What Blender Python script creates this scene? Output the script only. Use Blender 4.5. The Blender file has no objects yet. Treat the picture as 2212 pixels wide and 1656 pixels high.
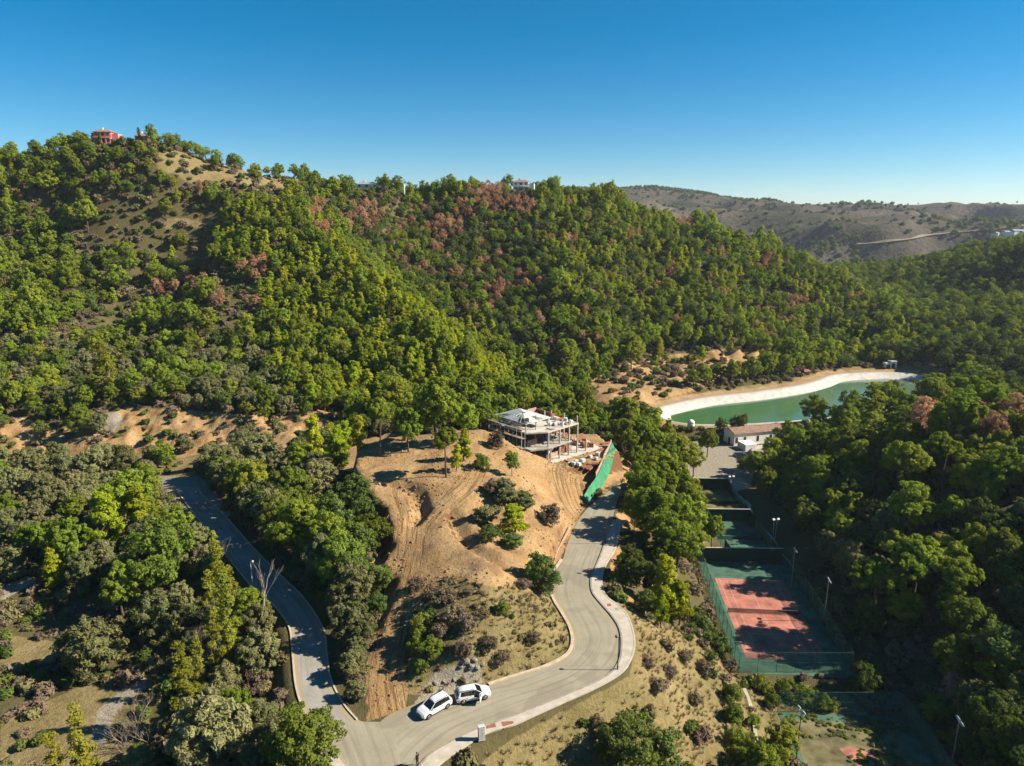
import bpy, bmesh, math, random
import numpy as np
from mathutils import Vector, Matrix

random.seed(7)
rng = np.random.default_rng(11)
S = bpy.context.scene
COL = S.collection

# ------------------------------------------------------------------ camera
PITCH = math.radians(13.5)
CAMZ = 58.0
FPX = 1495.0                      # focal length in pixels of a 2212 px wide picture
CW, CH = 2212.0, 1656.0
cam = bpy.data.cameras.new('camera')
cam_ob = bpy.data.objects.new('camera', cam)
COL.objects.link(cam_ob)
cam.sensor_width = 36.0
cam.lens = 36.0 * FPX / CW
cam.clip_start = 0.5
cam.clip_end = 12000
cam_ob.location = (0, 0, CAMZ)
cam_ob.rotation_euler = (math.pi / 2 - PITCH, 0, 0)
S.camera = cam_ob

# ------------------------------------------------------------------ sky, sun, exposure
SUN_EL = math.radians(35)
SUN_AZ = math.radians(91)         # clockwise from +Y (the view direction)
world = bpy.data.worlds.new('World')
S.world = world
world.use_nodes = True
wn = world.node_tree
wn.nodes.clear()
sky = wn.nodes.new('ShaderNodeTexSky')
sky.sky_type = 'NISHITA'
sky.sun_disc = False
sky.sun_elevation = SUN_EL
sky.sun_rotation = SUN_AZ
sky.altitude = 1300
sky.air_density = 1.0
sky.dust_density = 0.0
sky.ozone_density = 5.0
bg = wn.nodes.new('ShaderNodeBackground')
bg.inputs['Strength'].default_value = 0.05
wo = wn.nodes.new('ShaderNodeOutputWorld')
hs = wn.nodes.new('ShaderNodeHueSaturation')
hs.inputs['Hue'].default_value = 0.489
hs.inputs['Saturation'].default_value = 1.40
hs.inputs['Value'].default_value = 0.94
wn.links.new(sky.outputs[0], hs.inputs['Color'])
wn.links.new(hs.outputs[0], bg.inputs[0])
wn.links.new(bg.outputs[0], wo.inputs[0])

sun = bpy.data.lights.new('sun', 'SUN')
sun.energy = 5.0
sun.angle = math.radians(0.53)
sun.color = (1.0, 0.91, 0.76)
sun_ob = bpy.data.objects.new('sun', sun)
COL.objects.link(sun_ob)
sdir = Vector((math.sin(SUN_AZ) * math.cos(SUN_EL), math.cos(SUN_AZ) * math.cos(SUN_EL), math.sin(SUN_EL)))
sun_ob.rotation_euler = sdir.to_track_quat('Z', 'Y').to_euler()
sun_ob.location = (300, 60, 300)

S.view_settings.view_transform = 'Standard'
S.view_settings.look = 'None'
S.view_settings.exposure = 1.35
S.view_settings.gamma = 1.0
S.view_settings.use_curve_mapping = False
S.cycles.max_bounces = 5
S.cycles.diffuse_bounces = 3
S.cycles.glossy_bounces = 2
S.cycles.transmission_bounces = 3
S.cycles.transparent_max_bounces = 6
S.cycles.use_denoising = True
S.cycles.caustics_reflective = False
S.cycles.caustics_refractive = False

# ------------------------------------------------------------------ photograph pixel -> place
CP, SP = math.cos(PITCH), math.sin(PITCH)

def ray(vx, vy):
    u = (vx - CW / 2) / FPX
    v = (vy - CH / 2) / FPX
    return np.array([u, CP - v * SP, -SP - v * CP])

def W(vx, vy, z=0.0):                    # the point at height z that shows at this pixel
    d = ray(vx, vy)
    t = (z - CAMZ) / d[2]
    return (d[0] * t, d[1] * t, z)

def WY(vx, vy, y, dz=0.0):               # the point at distance y that shows at this pixel, lowered by dz
    d = ray(vx, vy)
    t = y / d[1]
    return (d[0] * t, y, CAMZ + d[2] * t - dz)

def project(x, y, z):
    zc = z - CAMZ
    dep = y * CP - zc * SP
    dn = -(y * SP + zc * CP)
    dep = np.maximum(dep, 0.01)
    return CW / 2 + FPX * x / dep, CH / 2 + FPX * dn / dep, dep

# ------------------------------------------------------------------ numeric helpers
_perm = np.random.default_rng(3).random((256, 256))

def vnoise(x, y):
    xi = np.floor(x).astype(int)
    yi = np.floor(y).astype(int)
    fx = x - xi
    fy = y - yi
    fx = fx * fx * (3 - 2 * fx)
    fy = fy * fy * (3 - 2 * fy)
    a = _perm[xi % 256, yi % 256]
    b = _perm[(xi + 1) % 256, yi % 256]
    c = _perm[xi % 256, (yi + 1) % 256]
    d = _perm[(xi + 1) % 256, (yi + 1) % 256]
    return (a * (1 - fx) + b * fx) * (1 - fy) + (c * (1 - fx) + d * fx) * fy

def fbm(x, y, octaves=4):
    s = 0
    amp = 0.5
    for k in range(octaves):
        s = s + amp * (vnoise(x * 2 ** k + 17.3 * k, y * 2 ** k + 5.1 * k) - 0.5)
        amp *= 0.5
    return s * 2

def smooth(t):
    t = np.clip(t, 0, 1)
    return t * t * (3 - 2 * t)

def rbf_fit(pts, c=6.0):
    P = np.array(pts, float)
    xy = P[:, :2]
    z = P[:, 2]
    n = len(P)
    D = np.sqrt(((xy[:, None] - xy[None]) ** 2).sum(-1) + c * c)
    A = np.zeros((n + 3, n + 3))
    A[:n, :n] = -D + np.eye(n) * 0.6
    A[:n, n] = 1
    A[:n, n + 1:] = xy / 100
    A[n, :n] = 1
    A[n + 1:, :n] = xy.T / 100
    w = np.linalg.solve(A, np.concatenate([z, np.zeros(3)]))

    def f(x, y):
        sh = np.shape(x)
        x = np.ravel(x)
        y = np.ravel(y)
        out = np.empty(len(x))
        for i in range(0, len(x), 40000):
            xx = x[i:i + 40000]
            yy = y[i:i + 40000]
            d = np.sqrt((xx[:, None] - xy[None, :, 0]) ** 2 + (yy[:, None] - xy[None, :, 1]) ** 2 + c * c)
            out[i:i + 40000] = -d @ w[:n] + w[n] + (xx * w[n + 1] + yy * w[n + 2]) / 100
        return out.reshape(sh)
    return f

def poly_sd(x, y, poly):
    """signed distance to a polygon, negative inside"""
    P = np.array(poly, float)[:, :2]
    sh = np.shape(x)
    x = np.ravel(x)
    y = np.ravel(y)
    best = np.full(len(x), 1e9)
    inside = np.zeros(len(x), bool)
    n = len(P)
    for i in range(n):
        a = P[i]
        b = P[(i + 1) % n]
        e = b - a
        wx = x - a[0]
        wy = y - a[1]
        t = np.clip((wx * e[0] + wy * e[1]) / max(e @ e, 1e-9), 0, 1)
        d2 = (wx - t * e[0]) ** 2 + (wy - t * e[1]) ** 2
        best = np.minimum(best, d2)
        c1 = (a[1] <= y) & (b[1] > y)
        c2 = (a[1] > y) & (b[1] <= y)
        cr = e[0] * wy - e[1] * wx
        inside ^= (c1 & (cr > 0)) | (c2 & (cr < 0))
    d = np.sqrt(best)
    d[inside] *= -1
    return d.reshape(sh)

def line_dist(x, y, line):
    """distance to a polyline, arc length of the foot, signed offset"""
    P = np.array(line, float)[:, :2]
    sh = np.shape(x)
    x = np.ravel(x)
    y = np.ravel(y)
    best = np.full(len(x), 1e9)
    arc = np.zeros(len(x))
    sgn = np.zeros(len(x))
    s0 = 0.0
    for i in range(len(P) - 1):
        a, b = P[i], P[i + 1]
        e = b - a
        L = math.sqrt(e @ e)
        wx = x - a[0]
        wy = y - a[1]
        t = np.clip((wx * e[0] + wy * e[1]) / (L * L), 0, 1)
        d2 = (wx - t * e[0]) ** 2 + (wy - t * e[1]) ** 2
        m = d2 < best
        best[m] = d2[m]
        arc[m] = (s0 + t * L)[m]
        sgn[m] = np.sign(e[0] * wy - e[1] * wx)[m]
        s0 += L
    d = np.sqrt(best)
    return d.reshape(sh), arc.reshape(sh), (d * sgn).reshape(sh)

def resample(line, step):
    """Catmull-Rom smoothed polyline with even steps"""
    P = [np.array(p, float)[:2] for p in line]
    pts = []
    for i in range(len(P) - 1):
        p0 = P[max(i - 1, 0)]
        p1, p2 = P[i], P[i + 1]
        p3 = P[min(i + 2, len(P) - 1)]
        for k in range(12):
            t = k / 12
            pts.append(0.5 * ((2 * p1) + (-p0 + p2) * t + (2 * p0 - 5 * p1 + 4 * p2 - p3) * t * t + (-p0 + 3 * p1 - 3 * p2 + p3) * t ** 3))
    pts.append(P[-1])
    pts = np.array(pts)
    seg = np.sqrt((np.diff(pts[:, :2], axis=0) ** 2).sum(1))
    s = np.concatenate([[0], np.cumsum(seg)])
    n = max(2, int(s[-1] / step) + 1)
    q = np.linspace(0, s[-1], n)
    return np.stack([np.interp(q, s, pts[:, k]) for k in range(pts.shape[1])], 1)

# ------------------------------------------------------------------ outlines of the place
COURT_Z = -13.0
WATER_Z = -12.6

def A8(cx, cy, z=0.0):                   # reading frame of the road close-up
    return W(691.3 + cx * 0.35157, 1166.5 + cy * 0.35157, z)

road_right = [W(1345, 1040), W(1335, 1075), W(1322, 1125)] + [A8(*p) for p in
    [(1735, 60), (1700, 150), (1665, 230), (1670, 320), (1720, 390), (1790, 470), (1838, 550), (1850, 650), (1830, 760), (1740, 850),
     (1490, 962), (1180, 1085), (960, 1165), (800, 1242), (680, 1315), (610, 1391), (540, 1500), (480, 1640)]]
road_left = [W(1275, 1092), W(1252, 1120), W(1229, 1166), W(1215, 1210)] + [A8(*p) for p in
    [(1425, 230), (1420, 300), (1450, 380), (1500, 460), (1543, 540), (1560, 620), (1540, 690), (1480, 740), (1380, 787), (1250, 828), (1100, 875), (1040, 897)]]
walk_outer = [W(1352, 1125), W(1338, 1150)] + [A8(*p) for p in
    [(1812, 60), (1770, 130), (1738, 200), (1732, 280), (1760, 350), (1830, 405), (1890, 470), (1925, 570), (1932, 660), (1905, 745), (1850, 820),
     (1700, 910), (1500, 1000), (1300, 1090), (1190, 1140), (1020, 1192), (905, 1262), (800, 1332), (725, 1391), (640, 1480), (570, 1620)]]
walk_inner = road_right[2:]

left_road_l = [W(*p) for p in [(376, 1052), (405, 1095), (446, 1146), (489, 1204), (548, 1274), (580, 1300), (605, 1328), (624, 1360), (630, 1413), (637, 1483), (655, 1540), (690, 1610), (735, 1656), (780, 1720)]]
left_road_r = [W(*p) for p in [(424, 1052), (449, 1080), (486, 1113), (541, 1176), (600, 1236), (660, 1295), (700, 1360), (708, 1413), (716, 1465), (742, 1518), (773, 1555), (850, 1580)]]

junction = [W(*p) for p in [(742, 1518), (773, 1556), (810, 1562), (885, 1530), (960, 1505), (1057, 1482)]]
# ------------------------------------------------------------------ terrain heights
ctl = []
F = 4.0                                    # canopy depth taken off where only tree tops show
for vx, vy, y in [(-300, 330, 350), (0, 330, 345), (110, 318, 338), (220, 318, 332), (340, 322, 332), (420, 342, 340), (500, 356, 354), (650, 372, 374), (840, 402, 400), (1000, 404, 420), (560, 408, 345), (660, 420, 358),
                  (1130, 405, 430), (1300, 425, 430), (1400, 462, 425), (1550, 500, 425), (1700, 550, 420), (1850, 612, 425), (1960, 670, 410),
                  (700, 520, 300), (600, 450, 325), (850, 640, 262), (950, 780, 228), (985, 865, 205),
                  (870, 490, 395), (960, 640, 335), (1060, 735, 292), (1180, 835, 245),
                  (1150, 455, 405), (1180, 560, 368), (1230, 640, 335), (1300, 720, 305), (1300, 600, 352), (1450, 640, 350), (1600, 660, 368), (1750, 700, 375),
                  (200, 600, 288), (350, 540, 310), (450, 700, 250), (250, 800, 218), (550, 800, 220), (100, 480, 315), (0, 650, 268), (0, 840, 205), (750, 870, 198),
                  (200, 720, 240), (330, 640, 275), (-300, 600, 290), (-300, 850, 200)]:
    x, yy, z = WY(vx, vy, y, F)
    ctl.append((x, yy, z))
    if vy < 430 and y > 325:              # the far side falls away
        ctl.append((x * 1.18, yy + 90, z - 26))
        ctl.append((x * 1.4, yy + 220, z - 55))
for vx, vy, y in [(1300, 790, 292), (1450, 770, 312), (1550, 765, 322), (1650, 755, 335), (1250, 870, 225), (1120, 880, 205), (1350, 850, 245), (1450, 820, 272), (1750, 780, 325), (1850, 765, 340)]:
    x, yy, z = WY(vx, vy, y, 1.0)
    ctl.append((x, yy, z))
# left valley floor and the cut bank
for vx, vy, z in [(-200, 968, -2.5), (0, 968, -2.5), (120, 965, -2.5), (300, 968, -2.5), (420, 965, -2), (0, 1080, -3), (150, 1080, -3), (300, 1040, -2), (0, 1200, -4), (150, 1200, -4),
                  (0, 1350, -5), (200, 1350, -5), (0, 1500, -5), (200, 1500, -5), (100, 1620, -5), (350, 1450, -4.5), (400, 1600, -4.5), (350, 1250, -3.5), (550, 1500, -3.5), (550, 1600, -2.5), (300, 1640, -5),
                  (540, 1330, -2.2), (560, 1420, -2.8), (450, 1240, -2.0), (480, 1050, 0), (560, 1010, 0.5), (640, 975, 1), (560, 1130, 0.6), (640, 1210, 0.8), (720, 1330, 0.7), (750, 1450, 0.5), (700, 1100, 2.5), (620, 1080, 1.5), (720, 1220, 2.0)]:
    ctl.append(W(vx, vy, z))
for vx, vy in [(-200, 890), (0, 888), (60, 890), (200, 888), (300, 884), (400, 886), (520, 892), (600, 900), (680, 890), (740, 900)]:
    ctl.append(WY(vx, vy, 188, 0.5))
for vx, vy in [(520, 955), (600, 950), (700, 955)]:
    ctl.append(WY(vx, vy, 176, 0.5))
# main road, its slope down to the courts
for p in road_right[2::2] + road_left[::2] + left_road_l[::2] + left_road_r[::2]:
    ctl.append((p[0], p[1], 0.0))
for p in walk_outer[1::2]:
    ctl.append((p[0] + 0.6, p[1] - 0.3, 0.0))
for vx, vy, z in [(1480, 1500, -7.5), (1420, 1450, -3.5), (1540, 1440, -9), (1470, 1380, -6), (1520, 1600, -10), (1400, 1560, -6), (1300, 1620, -4.5), (1200, 1600, -2.5), (1100, 1640, -2.0), (1420, 1330, -5), (1400, 1250, -4),
                  (1450, 1200, -7), (1400, 1160, -3), (1460, 1110, -8), (1400, 1080, -4), (1480, 1020, -11), (1420, 1010, -8), (1380, 960, -9), (1340, 1010, -2), (1480, 950, -13), (1420, 900, -11.5),
                  (1370, 1620, -6.5), (1250, 1690, -6), (1500, 1680, -11)]:
    ctl.append(W(vx, vy, z))
for x, y, z in [(36, 97, -13), (39, 134, -13), (46, 150, -13), (46, 172, -13), (56, 97, -13), (58, 134, -13), (60, 172, -13), (36, 75, -14), (55, 75, -14), (35, 55, -14), (53, 50, -14), (60, 205, -13), (80, 205, -13), (60, 190, -13),
                (68, 50, -7), (72, 70, -6.5), (74, 100, -6), (76, 130, -5), (80, 160, -6), (86, 180, -9), (100, 205, -12.5),
                (85, 50, 2), (88, 75, 3), (90, 105, 4), (94, 135, 5), (98, 158, 4), (104, 178, -1), (115, 195, -7),
                (110, 45, 12), (110, 80, 13), (114, 115, 13), (120, 145, 12), (128, 168, 8), (135, 190, 0), (145, 210, -6),
                (150, 50, 22), (150, 90, 23), (155, 130, 20), (165, 160, 15), (175, 190, 6), (185, 220, -1),
                (230, 60, 32), (240, 120, 30), (240, 180, 18), (235, 240, 8), (220, 290, 2),
                (100, 220, -11), (60, 222, -11), (175, 245, -10), (190, 275, -9), (180, 305, -8), (140, 312, -8), (100, 300, -8.5),
                (230, 330, 4), (200, 350, 0), (260, 380, 8), (240, 300, 5), (330, 380, 8), (296, 430, 6), (340, 450, 38), (390, 470, 44), (450, 480, 50), (275, 480, 5), (300, 540, 15), (360, 560, 28), (350, 300, 18), (420, 380, 30),
                (240, 430, 4), (230, 500, 3), (200, 560, 4), (250, 620, 4), (400, 650, 10), (120, 560, 10), (0, 600, 12), (-200, 620, 12), (520, 560, 30), (560, 400, 40), (500, 200, 40), (560, 0, 45), (350, 0, 42), (200, 0, 25),
                (0, 20, -6), (0, 45, -5), (30, 40, -12), (-40, 30, -6), (-110, 60, -6), (-110, 20, -8), (-200, 60, -4), (-200, 140, 0), (-330, 100, 6), (-500, 160, 25), (-420, 300, 70), (-500, 420, 60), (60, 0, -14), (0, -30, -8),
                (4, 152, 3), (14, 156, 3), (0, 165, 2), (15, 170, 0), (22, 165, -1), (-10, 162, 4), (-14, 175, 3), (26, 150, -1.5), (22, 158, 1.0)]:
    ctl.append((x, y, z))
base_f = rbf_fit(ctl, 5.0)

mound = [(796, 1552, 0.1), (790, 1450, 0.8), (812, 1350, 1.8), (835, 1262, 3.0), (806, 1222, 3.8), (834, 1180, 4.6), (818, 1105, 6.8), (780, 1072, 8.2), (748, 1015, 9.2), (760, 962, 10.2), (830, 941, 10.2),
         (930, 944, 10.2), (1000, 926, 11.5), (1040, 920, 12.2), (1120, 950, 9.8), (1200, 992, 6.2), (1268, 1030, 3.2), (1262, 1085, 0.4), (1246, 1122, 0.2), (1228, 1160, 0.2), (1211, 1210, 0.15), (1192, 1250, 0.15), (1190, 1275, 0.15), (1201, 1300, 0.15),
         (1234, 1362, 0.15), (1240, 1385, 0.15), (1232, 1412, 0.15), (1208, 1432, 0.15), (1128, 1461, 0.15), (1060, 1480, 0.15), (950, 1502, 0.15), (880, 1528, 0.1), (815, 1560, 0.05)]
mound_in = [(855, 1480, 0.5), (845, 1430, 0.9), (870, 1380, 1.5), (880, 1300, 3.0), (880, 1240, 4.0), (900, 1190, 5.0), (960, 1150, 6.2), (900, 1085, 7.2), (1000, 1062, 8.3), (950, 1022, 9.5), (860, 1000, 9.6), (830, 1050, 8.9), (900, 1040, 9.0),
            (1020, 1200, 6.6), (1050, 1250, 6.2), (1000, 1300, 6.0), (965, 1380, 4.2), (912, 1370, 2.6), (925, 1300, 3.9), (920, 1430, 2.2), (1020, 1420, 3.4), (1080, 1350, 4.6), (1150, 1300, 3.2), (1100, 1420, 1.9), (1180, 1380, 1.6), (1150, 1200, 4.4),
            (1100, 1130, 4.6), (1180, 1120, 3.0), (1060, 1110, 5.6), (1000, 1130, 7.0), (1060, 1205, 6.6), (1100, 1190, 4.4), (1130, 1050, 6.8), (1200, 1060, 3.0), (1060, 980, 9.8), (1150, 1000, 7.6), (1200, 1180, 1.5), (960, 1460, 1.6), (1210, 1030, 4.6), (910, 1500, 0.5)]
mound_poly = [W(*p) for p in mound]
mound_f = rbf_fit([W(*p) for p in mound + mound_in], 2.0)

# steep scarp that cuts the upper plateau of the mound
scarp = [W(*p) for p in [(842, 1042, 9), (878, 1046, 9), (905, 1062, 8.5), (912, 1090, 8), (895, 1110, 7.5)]]

scarp2 = [W(*p) for p in [(968, 1118, 6.6), (985, 1150, 6.6), (1020, 1185, 6.6), (1075, 1222, 5.8)]]

# flat terraces: outline, height, width of the batter
tennis = [(36.3, 97.0), (54.4, 97.0), (57.6, 134.0), (39.5, 134.0)]
tennis_low = [(37.0, 48.0), (55.0, 48.0), (57.6, 88.5), (39.4, 88.5)]
padel_area = [(46.0, 134.0), (57.0, 134.0), (58.0, 175.0), (47.0, 175.0)]
yard = [(52, 176), (66, 176), (74, 200), (100, 205), (102, 216), (66, 216), (56, 205), (50, 190)]
flats = [(tennis, COURT_Z, 3.0), (tennis_low, COURT_Z - 0.5, 3.0), (padel_area, COURT_Z, 2.5), (yard, COURT_Z, 5.0)]

def A3(cx, cy, z):
    return W(1434.4 + cx * 0.36527, 345.6 + cy * 0.36527, z)
shore_far = [A3(cx, cy, WATER_Z) for cx, cy in [(40, 1520), (70, 1505), (300, 1455), (600, 1420), (850, 1380), (980, 1345), (1070, 1312), (1250, 1300), (1370, 1300), (1450, 1306)]]
shore_near = [(177, 290, WATER_Z), (168, 274, WATER_Z), (152, 259, WATER_Z), (130, 246, WATER_Z), (106, 237, WATER_Z), (82, 231, WATER_Z), (64, 230, WATER_Z), (57.5, 234, WATER_Z)]
shore = resample(shore_far + shore_near + [shore_far[0]], 1.5)[:-1]
LINER_Z = -10.5

def offset_poly(P, d):
    P = np.array(P, float)[:, :2]
    prv = np.roll(P, 1, 0)
    nxt = np.roll(P, -1, 0)
    t = nxt - prv
    t /= np.maximum(np.sqrt((t ** 2).sum(1))[:, None], 1e-9)
    area = 0.5 * np.sum(P[:, 0] * nxt[:, 1] - nxt[:, 0] * P[:, 1])
    n = np.stack([t[:, 1], -t[:, 0]], 1) * (1 if area > 0 else -1)
    return P + n * d
liner_top = offset_poly(shore, 4.7)

road_core = road_left + [W(960, 1500), W(885, 1530), W(812, 1562), W(773, 1556)] + [W(742, 1518)] + [W(760, 1700), W(690, 1800)] + road_right[::-1][0:] + []
road_area = [p[:2] for p in road_left] + [W(960, 1500)[:2], W(885, 1530)[:2], W(812, 1562)[:2], W(773, 1556)[:2], W(742, 1518)[:2], W(690, 1610)[:2], W(735, 1656)[:2], W(790, 1740)[:2], A8(440, 1720)[:2]] + [p[:2] for p in road_right[::-1]]
left_area = [p[:2] for p in left_road_l] + [p[:2] for p in left_road_r[::-1]]
walk_area = [p[:2] for p in walk_outer] + [p[:2] for p in walk_inner[::-1]]
bld_pad = [(-5, 152), (3, 144), (9, 146), (20, 150), (25, 158), (22, 172), (6, 172)]

spur_a = [WY(*q)[:2] for q in [(520, 400, 345), (600, 455, 322), (700, 525, 298), (850, 640, 262), (930, 740, 238), (975, 840, 212)]]
spur_b = [WY(*q)[:2] for q in [(1150, 440, 412), (1190, 560, 368), (1240, 650, 335), (1300, 730, 305)]]
gully_a = [(p[0] + 34, p[1] + 26) for p in spur_a[1:]]
gully_l = [WY(*q)[:2] for q in [(430, 470, 318), (400, 560, 295), (340, 640, 270), (290, 720, 245), (250, 790, 222)]]
gully_b = [WY(*q)[:2] for q in [(1420, 560, 380), (1400, 650, 345), (1390, 740, 312)]]
spur_c = [WY(*q)[:2] for q in [(1550, 520, 410), (1560, 620, 372), (1570, 720, 335)]]

def height(x, y):
    x = np.asarray(x, float)
    y = np.asarray(y, float)
    z = base_f(x, y)
    # hillside relief
    hill = smooth((z - 4) / 14) * smooth((y - 165) / 40)
    z = z + hill * (fbm(x / 42, y / 42, 4) * 8.0) * (1 - 0.75 * smooth((y - 285) / 45))
    z = z + fbm(x / 9, y / 9, 3) * 0.5 * smooth((np.abs(z) + 2) / 6)
    for ln, amp, sg in ((spur_a, 5.0, 15.0), (gully_a, -8.0, 17.0), (spur_b, 5.0, 15.0), (gully_l, -6.0, 16.0), (gully_b, -6.0, 14.0), (spur_c, 4.0, 14.0)):
        L0 = np.array(ln)
        sel = (x > L0[:, 0].min() - 50) & (x < L0[:, 0].max() + 50) & (y > L0[:, 1].min() - 50) & (y < L0[:, 1].max() + 50)
        if sel.any():
            d, _, _ = line_dist(x[sel], y[sel], ln)
            z[sel] += amp * np.exp(-(d / sg) ** 2)
    # rilled cut bank left of the mound
    xb = x
    bank = smooth((y - 172) / 5) * (1 - smooth((y - 189) / 5)) * smooth((-20 - x) / 12)
    z = z + bank * (np.abs(fbm(x / 9, y / 11, 5)) * 3.2 + fbm(x / 2.6, y / 2.6, 4) * 1.1 - 0.9)
    # bare slopes over the reservoir
    bare = smooth((y - 215) / 15) * (1 - smooth((y - 320) / 20)) * smooth((x - 25) / 20) * (1 - smooth((x - 150) / 40)) * smooth((z + 9) / 4)
    z = z + bare * (np.abs(fbm(x / 13, y / 18, 4)) * 5.0 - 1.6)
    # mound
    sd = poly_sd(x, y, mound_poly)
    near = sd < 6
    if near.any():
        m = np.zeros_like(z)
        xm, ym = x[near], y[near]
        zm = mound_f(xm, ym)
        d, arc, off = line_dist(xm, ym, scarp)
        zm = zm - 1.35 * smooth((2.2 - d) / 2.0) * (off > -2.2)
        d2, _, off2 = line_dist(xm, ym, scarp2)
        zm = zm - 1.3 * smooth((3.4 - d2) / 3.0) * smooth((off2 + 0.6) / 0.8)
        rough = (fbm(xm / 4.0, ym / 4.0, 5) * 0.6 + np.abs(fbm(xm / 1.7 + 9, ym / 1.7, 3)) * 0.3) * smooth((zm - 0.4) / 2)
        zm = zm + rough
        k = smooth((0.8 - sd[near]) / 2.6)
        edge = np.abs(fbm(xm / 1.9, ym / 1.9, 4)) * 2.2 * smooth(1 - np.abs(sd[near]) / 2.5) * smooth((zm - z[near]) / 3)
        z[near] = z[near] * (1 - k) + zm * k - edge
    # terraces
    for poly, pz, wd in flats:
        bb = np.array(poly)
        sel = (x > bb[:, 0].min() - wd - 1) & (x < bb[:, 0].max() + wd + 1) & (y > bb[:, 1].min() - wd - 1) & (y < bb[:, 1].max() + wd + 1)
        if sel.any():
            s = poly_sd(x[sel], y[sel], poly)
            k = 1 - smooth((s - 0.6) / wd)
            z[sel] = z[sel] * (1 - k) + pz * k
    # building pad
    sel = (x > -12) & (x < 32) & (y > 138) & (y < 178)
    if sel.any():
        s = poly_sd(x[sel], y[sel], bld_pad)
        k = 1 - smooth((s - 0.2) / 2.0)
        tz = 4.0 - smooth((y[sel] - 150) / 20) * 1.0
        z[sel] = z[sel] * (1 - k) + tz * k
    # reservoir
    sel = (x > 40) & (x < 205) & (y > 215) & (y < 330)
    if sel.any():
        s = poly_sd(x[sel], y[sel], liner_top)
        k = 1 - smooth((s - 3.0) / 7.0)
        zz = z[sel] * (1 - k) + (LINER_Z - 0.05) * k
        zz = np.where(s < 0.1, LINER_Z - 0.35 - np.minimum(-s, 7.5) * 0.5, zz)
        z[sel] = zz
    # roads and pavement
    for poly, wd, pz in ((road_area, 2.2, -0.06), (left_area, 2.5, -0.06), (walk_area, 1.2, -0.02)):
        bb = np.array(poly)
        sel = (x > bb[:, 0].min() - 4) & (x < bb[:, 0].max() + 4) & (y > bb[:, 1].min() - 4) & (y < bb[:, 1].max() + 4)
        if sel.any():
            s = poly_sd(x[sel], y[sel], poly)
            k = 1 - smooth((s - 0.35) / wd)
            z[sel] = z[sel] * (1 - k) + pz * k
    return z

def axis(parts):
    out = []
    for a, b, st in parts:
        n = max(1, int(round((b - a) / st)))
        out += list(np.linspace(a, b, n, endpoint=False))
    out.append(parts[-1][1])
    return np.array(out)

gx = axis([(-560, -200, 7), (-200, -150, 2.5), (-150, -110, 1.0), (-110, 110, 0.62), (110, 190, 1.6), (190, 640, 7)])
gy = axis([(-40, 44, 3), (44, 135, 0.55), (135, 200, 0.7), (200, 330, 1.5), (330, 460, 3.5), (460, 700, 8)])
GX, GY = np.meshgrid(gx, gy)
GZ = height(GX, GY)

def ground_z(x, y):
    """height of the built sheet (bilinear)"""
    x = np.asarray(x, float)
    y = np.asarray(y, float)
    i = np.clip(np.searchsorted(gx, x) - 1, 0, len(gx) - 2)
    j = np.clip(np.searchsorted(gy, y) - 1, 0, len(gy) - 2)
    fx = np.clip((x - gx[i]) / (gx[i + 1] - gx[i]), 0, 1)
    fy = np.clip((y - gy[j]) / (gy[j + 1] - gy[j]), 0, 1)
    return (GZ[j, i] * (1 - fx) + GZ[j, i + 1] * fx) * (1 - fy) + (GZ[j + 1, i] * (1 - fx) + GZ[j + 1, i + 1] * fx) * fy

def gz(x, y):
    return float(ground_z(np.array([x]), np.array([y]))[0])

def hit(vx, vy, h=0.0, tmin=40.0, tmax=900.0):
    """where the ray through this pixel comes within h metres of the ground"""
    d = ray(vx, vy)
    t = np.arange(tmin, tmax, 0.25)
    X, Y, Z = d[0] * t, d[1] * t, CAMZ + d[2] * t
    g = ground_z(X, Y)
    k = np.nonzero(Z - g <= h)[0]
    if len(k) == 0:
        return None
    k = k[0]
    return X[k], Y[k], g[k]
# ------------------------------------------------------------------ materials
MATS = {}

def new_mat(name):
    m = bpy.data.materials.new(name)
    m.use_nodes = True
    nt = m.node_tree
    b = nt.nodes['Principled BSDF']
    b.inputs['Specular IOR Level'].default_value = 0.25
    MATS[name] = m
    return m, nt, b

def nd(nt, t, **kw):
    n = nt.nodes.new(t)
    for k, v in kw.items():
        setattr(n, k, v)
    return n

def noise(nt, scale, detail=4, rough=0.55, vec=None, dist=0.0):
    n = nd(nt, 'ShaderNodeTexNoise')
    n.inputs['Scale'].default_value = scale
    n.inputs['Detail'].default_value = detail
    n.inputs['Roughness'].default_value = rough
    n.inputs['Distortion'].default_value = dist
    if vec is not None:
        nt.links.new(vec, n.inputs['Vector'])
    return n.outputs['Fac']

def ramp(nt, fac, stops, interp='LINEAR'):
    r = nd(nt, 'ShaderNodeValToRGB')
    r.color_ramp.interpolation = interp
    el = r.color_ramp.elements
    while len(el) < len(stops):
        el.new(0.5)
    for e, (p, c) in zip(el, stops):
        e.position = p
        e.color = c if len(c) == 4 else (*c, 1)
    nt.links.new(fac, r.inputs['Fac'])
    return r.outputs['Color']

def mix(nt, fac, a, b, mode='MIX'):
    m = nd(nt, 'ShaderNodeMix', data_type='RGBA', blend_type=mode)
    for sock, v in ((m.inputs[0], fac), (m.inputs[6], a), (m.inputs[7], b)):
        if isinstance(v, (int, float)):
            sock.default_value = v
        elif isinstance(v, tuple):
            sock.default_value = v if len(v) == 4 else (*v, 1)
        else:
            nt.links.new(v, sock)
    return m.outputs[2]

def maths(nt, op, a, b=None, c=None):
    m = nd(nt, 'ShaderNodeMath', operation=op)
    for k, v in enumerate((a, b, c)):
        if v is None:
            continue
        if isinstance(v, (int, float)):
            m.inputs[k].default_value = v
        else:
            nt.links.new(v, m.inputs[k])
    return m.outputs[0]

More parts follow.
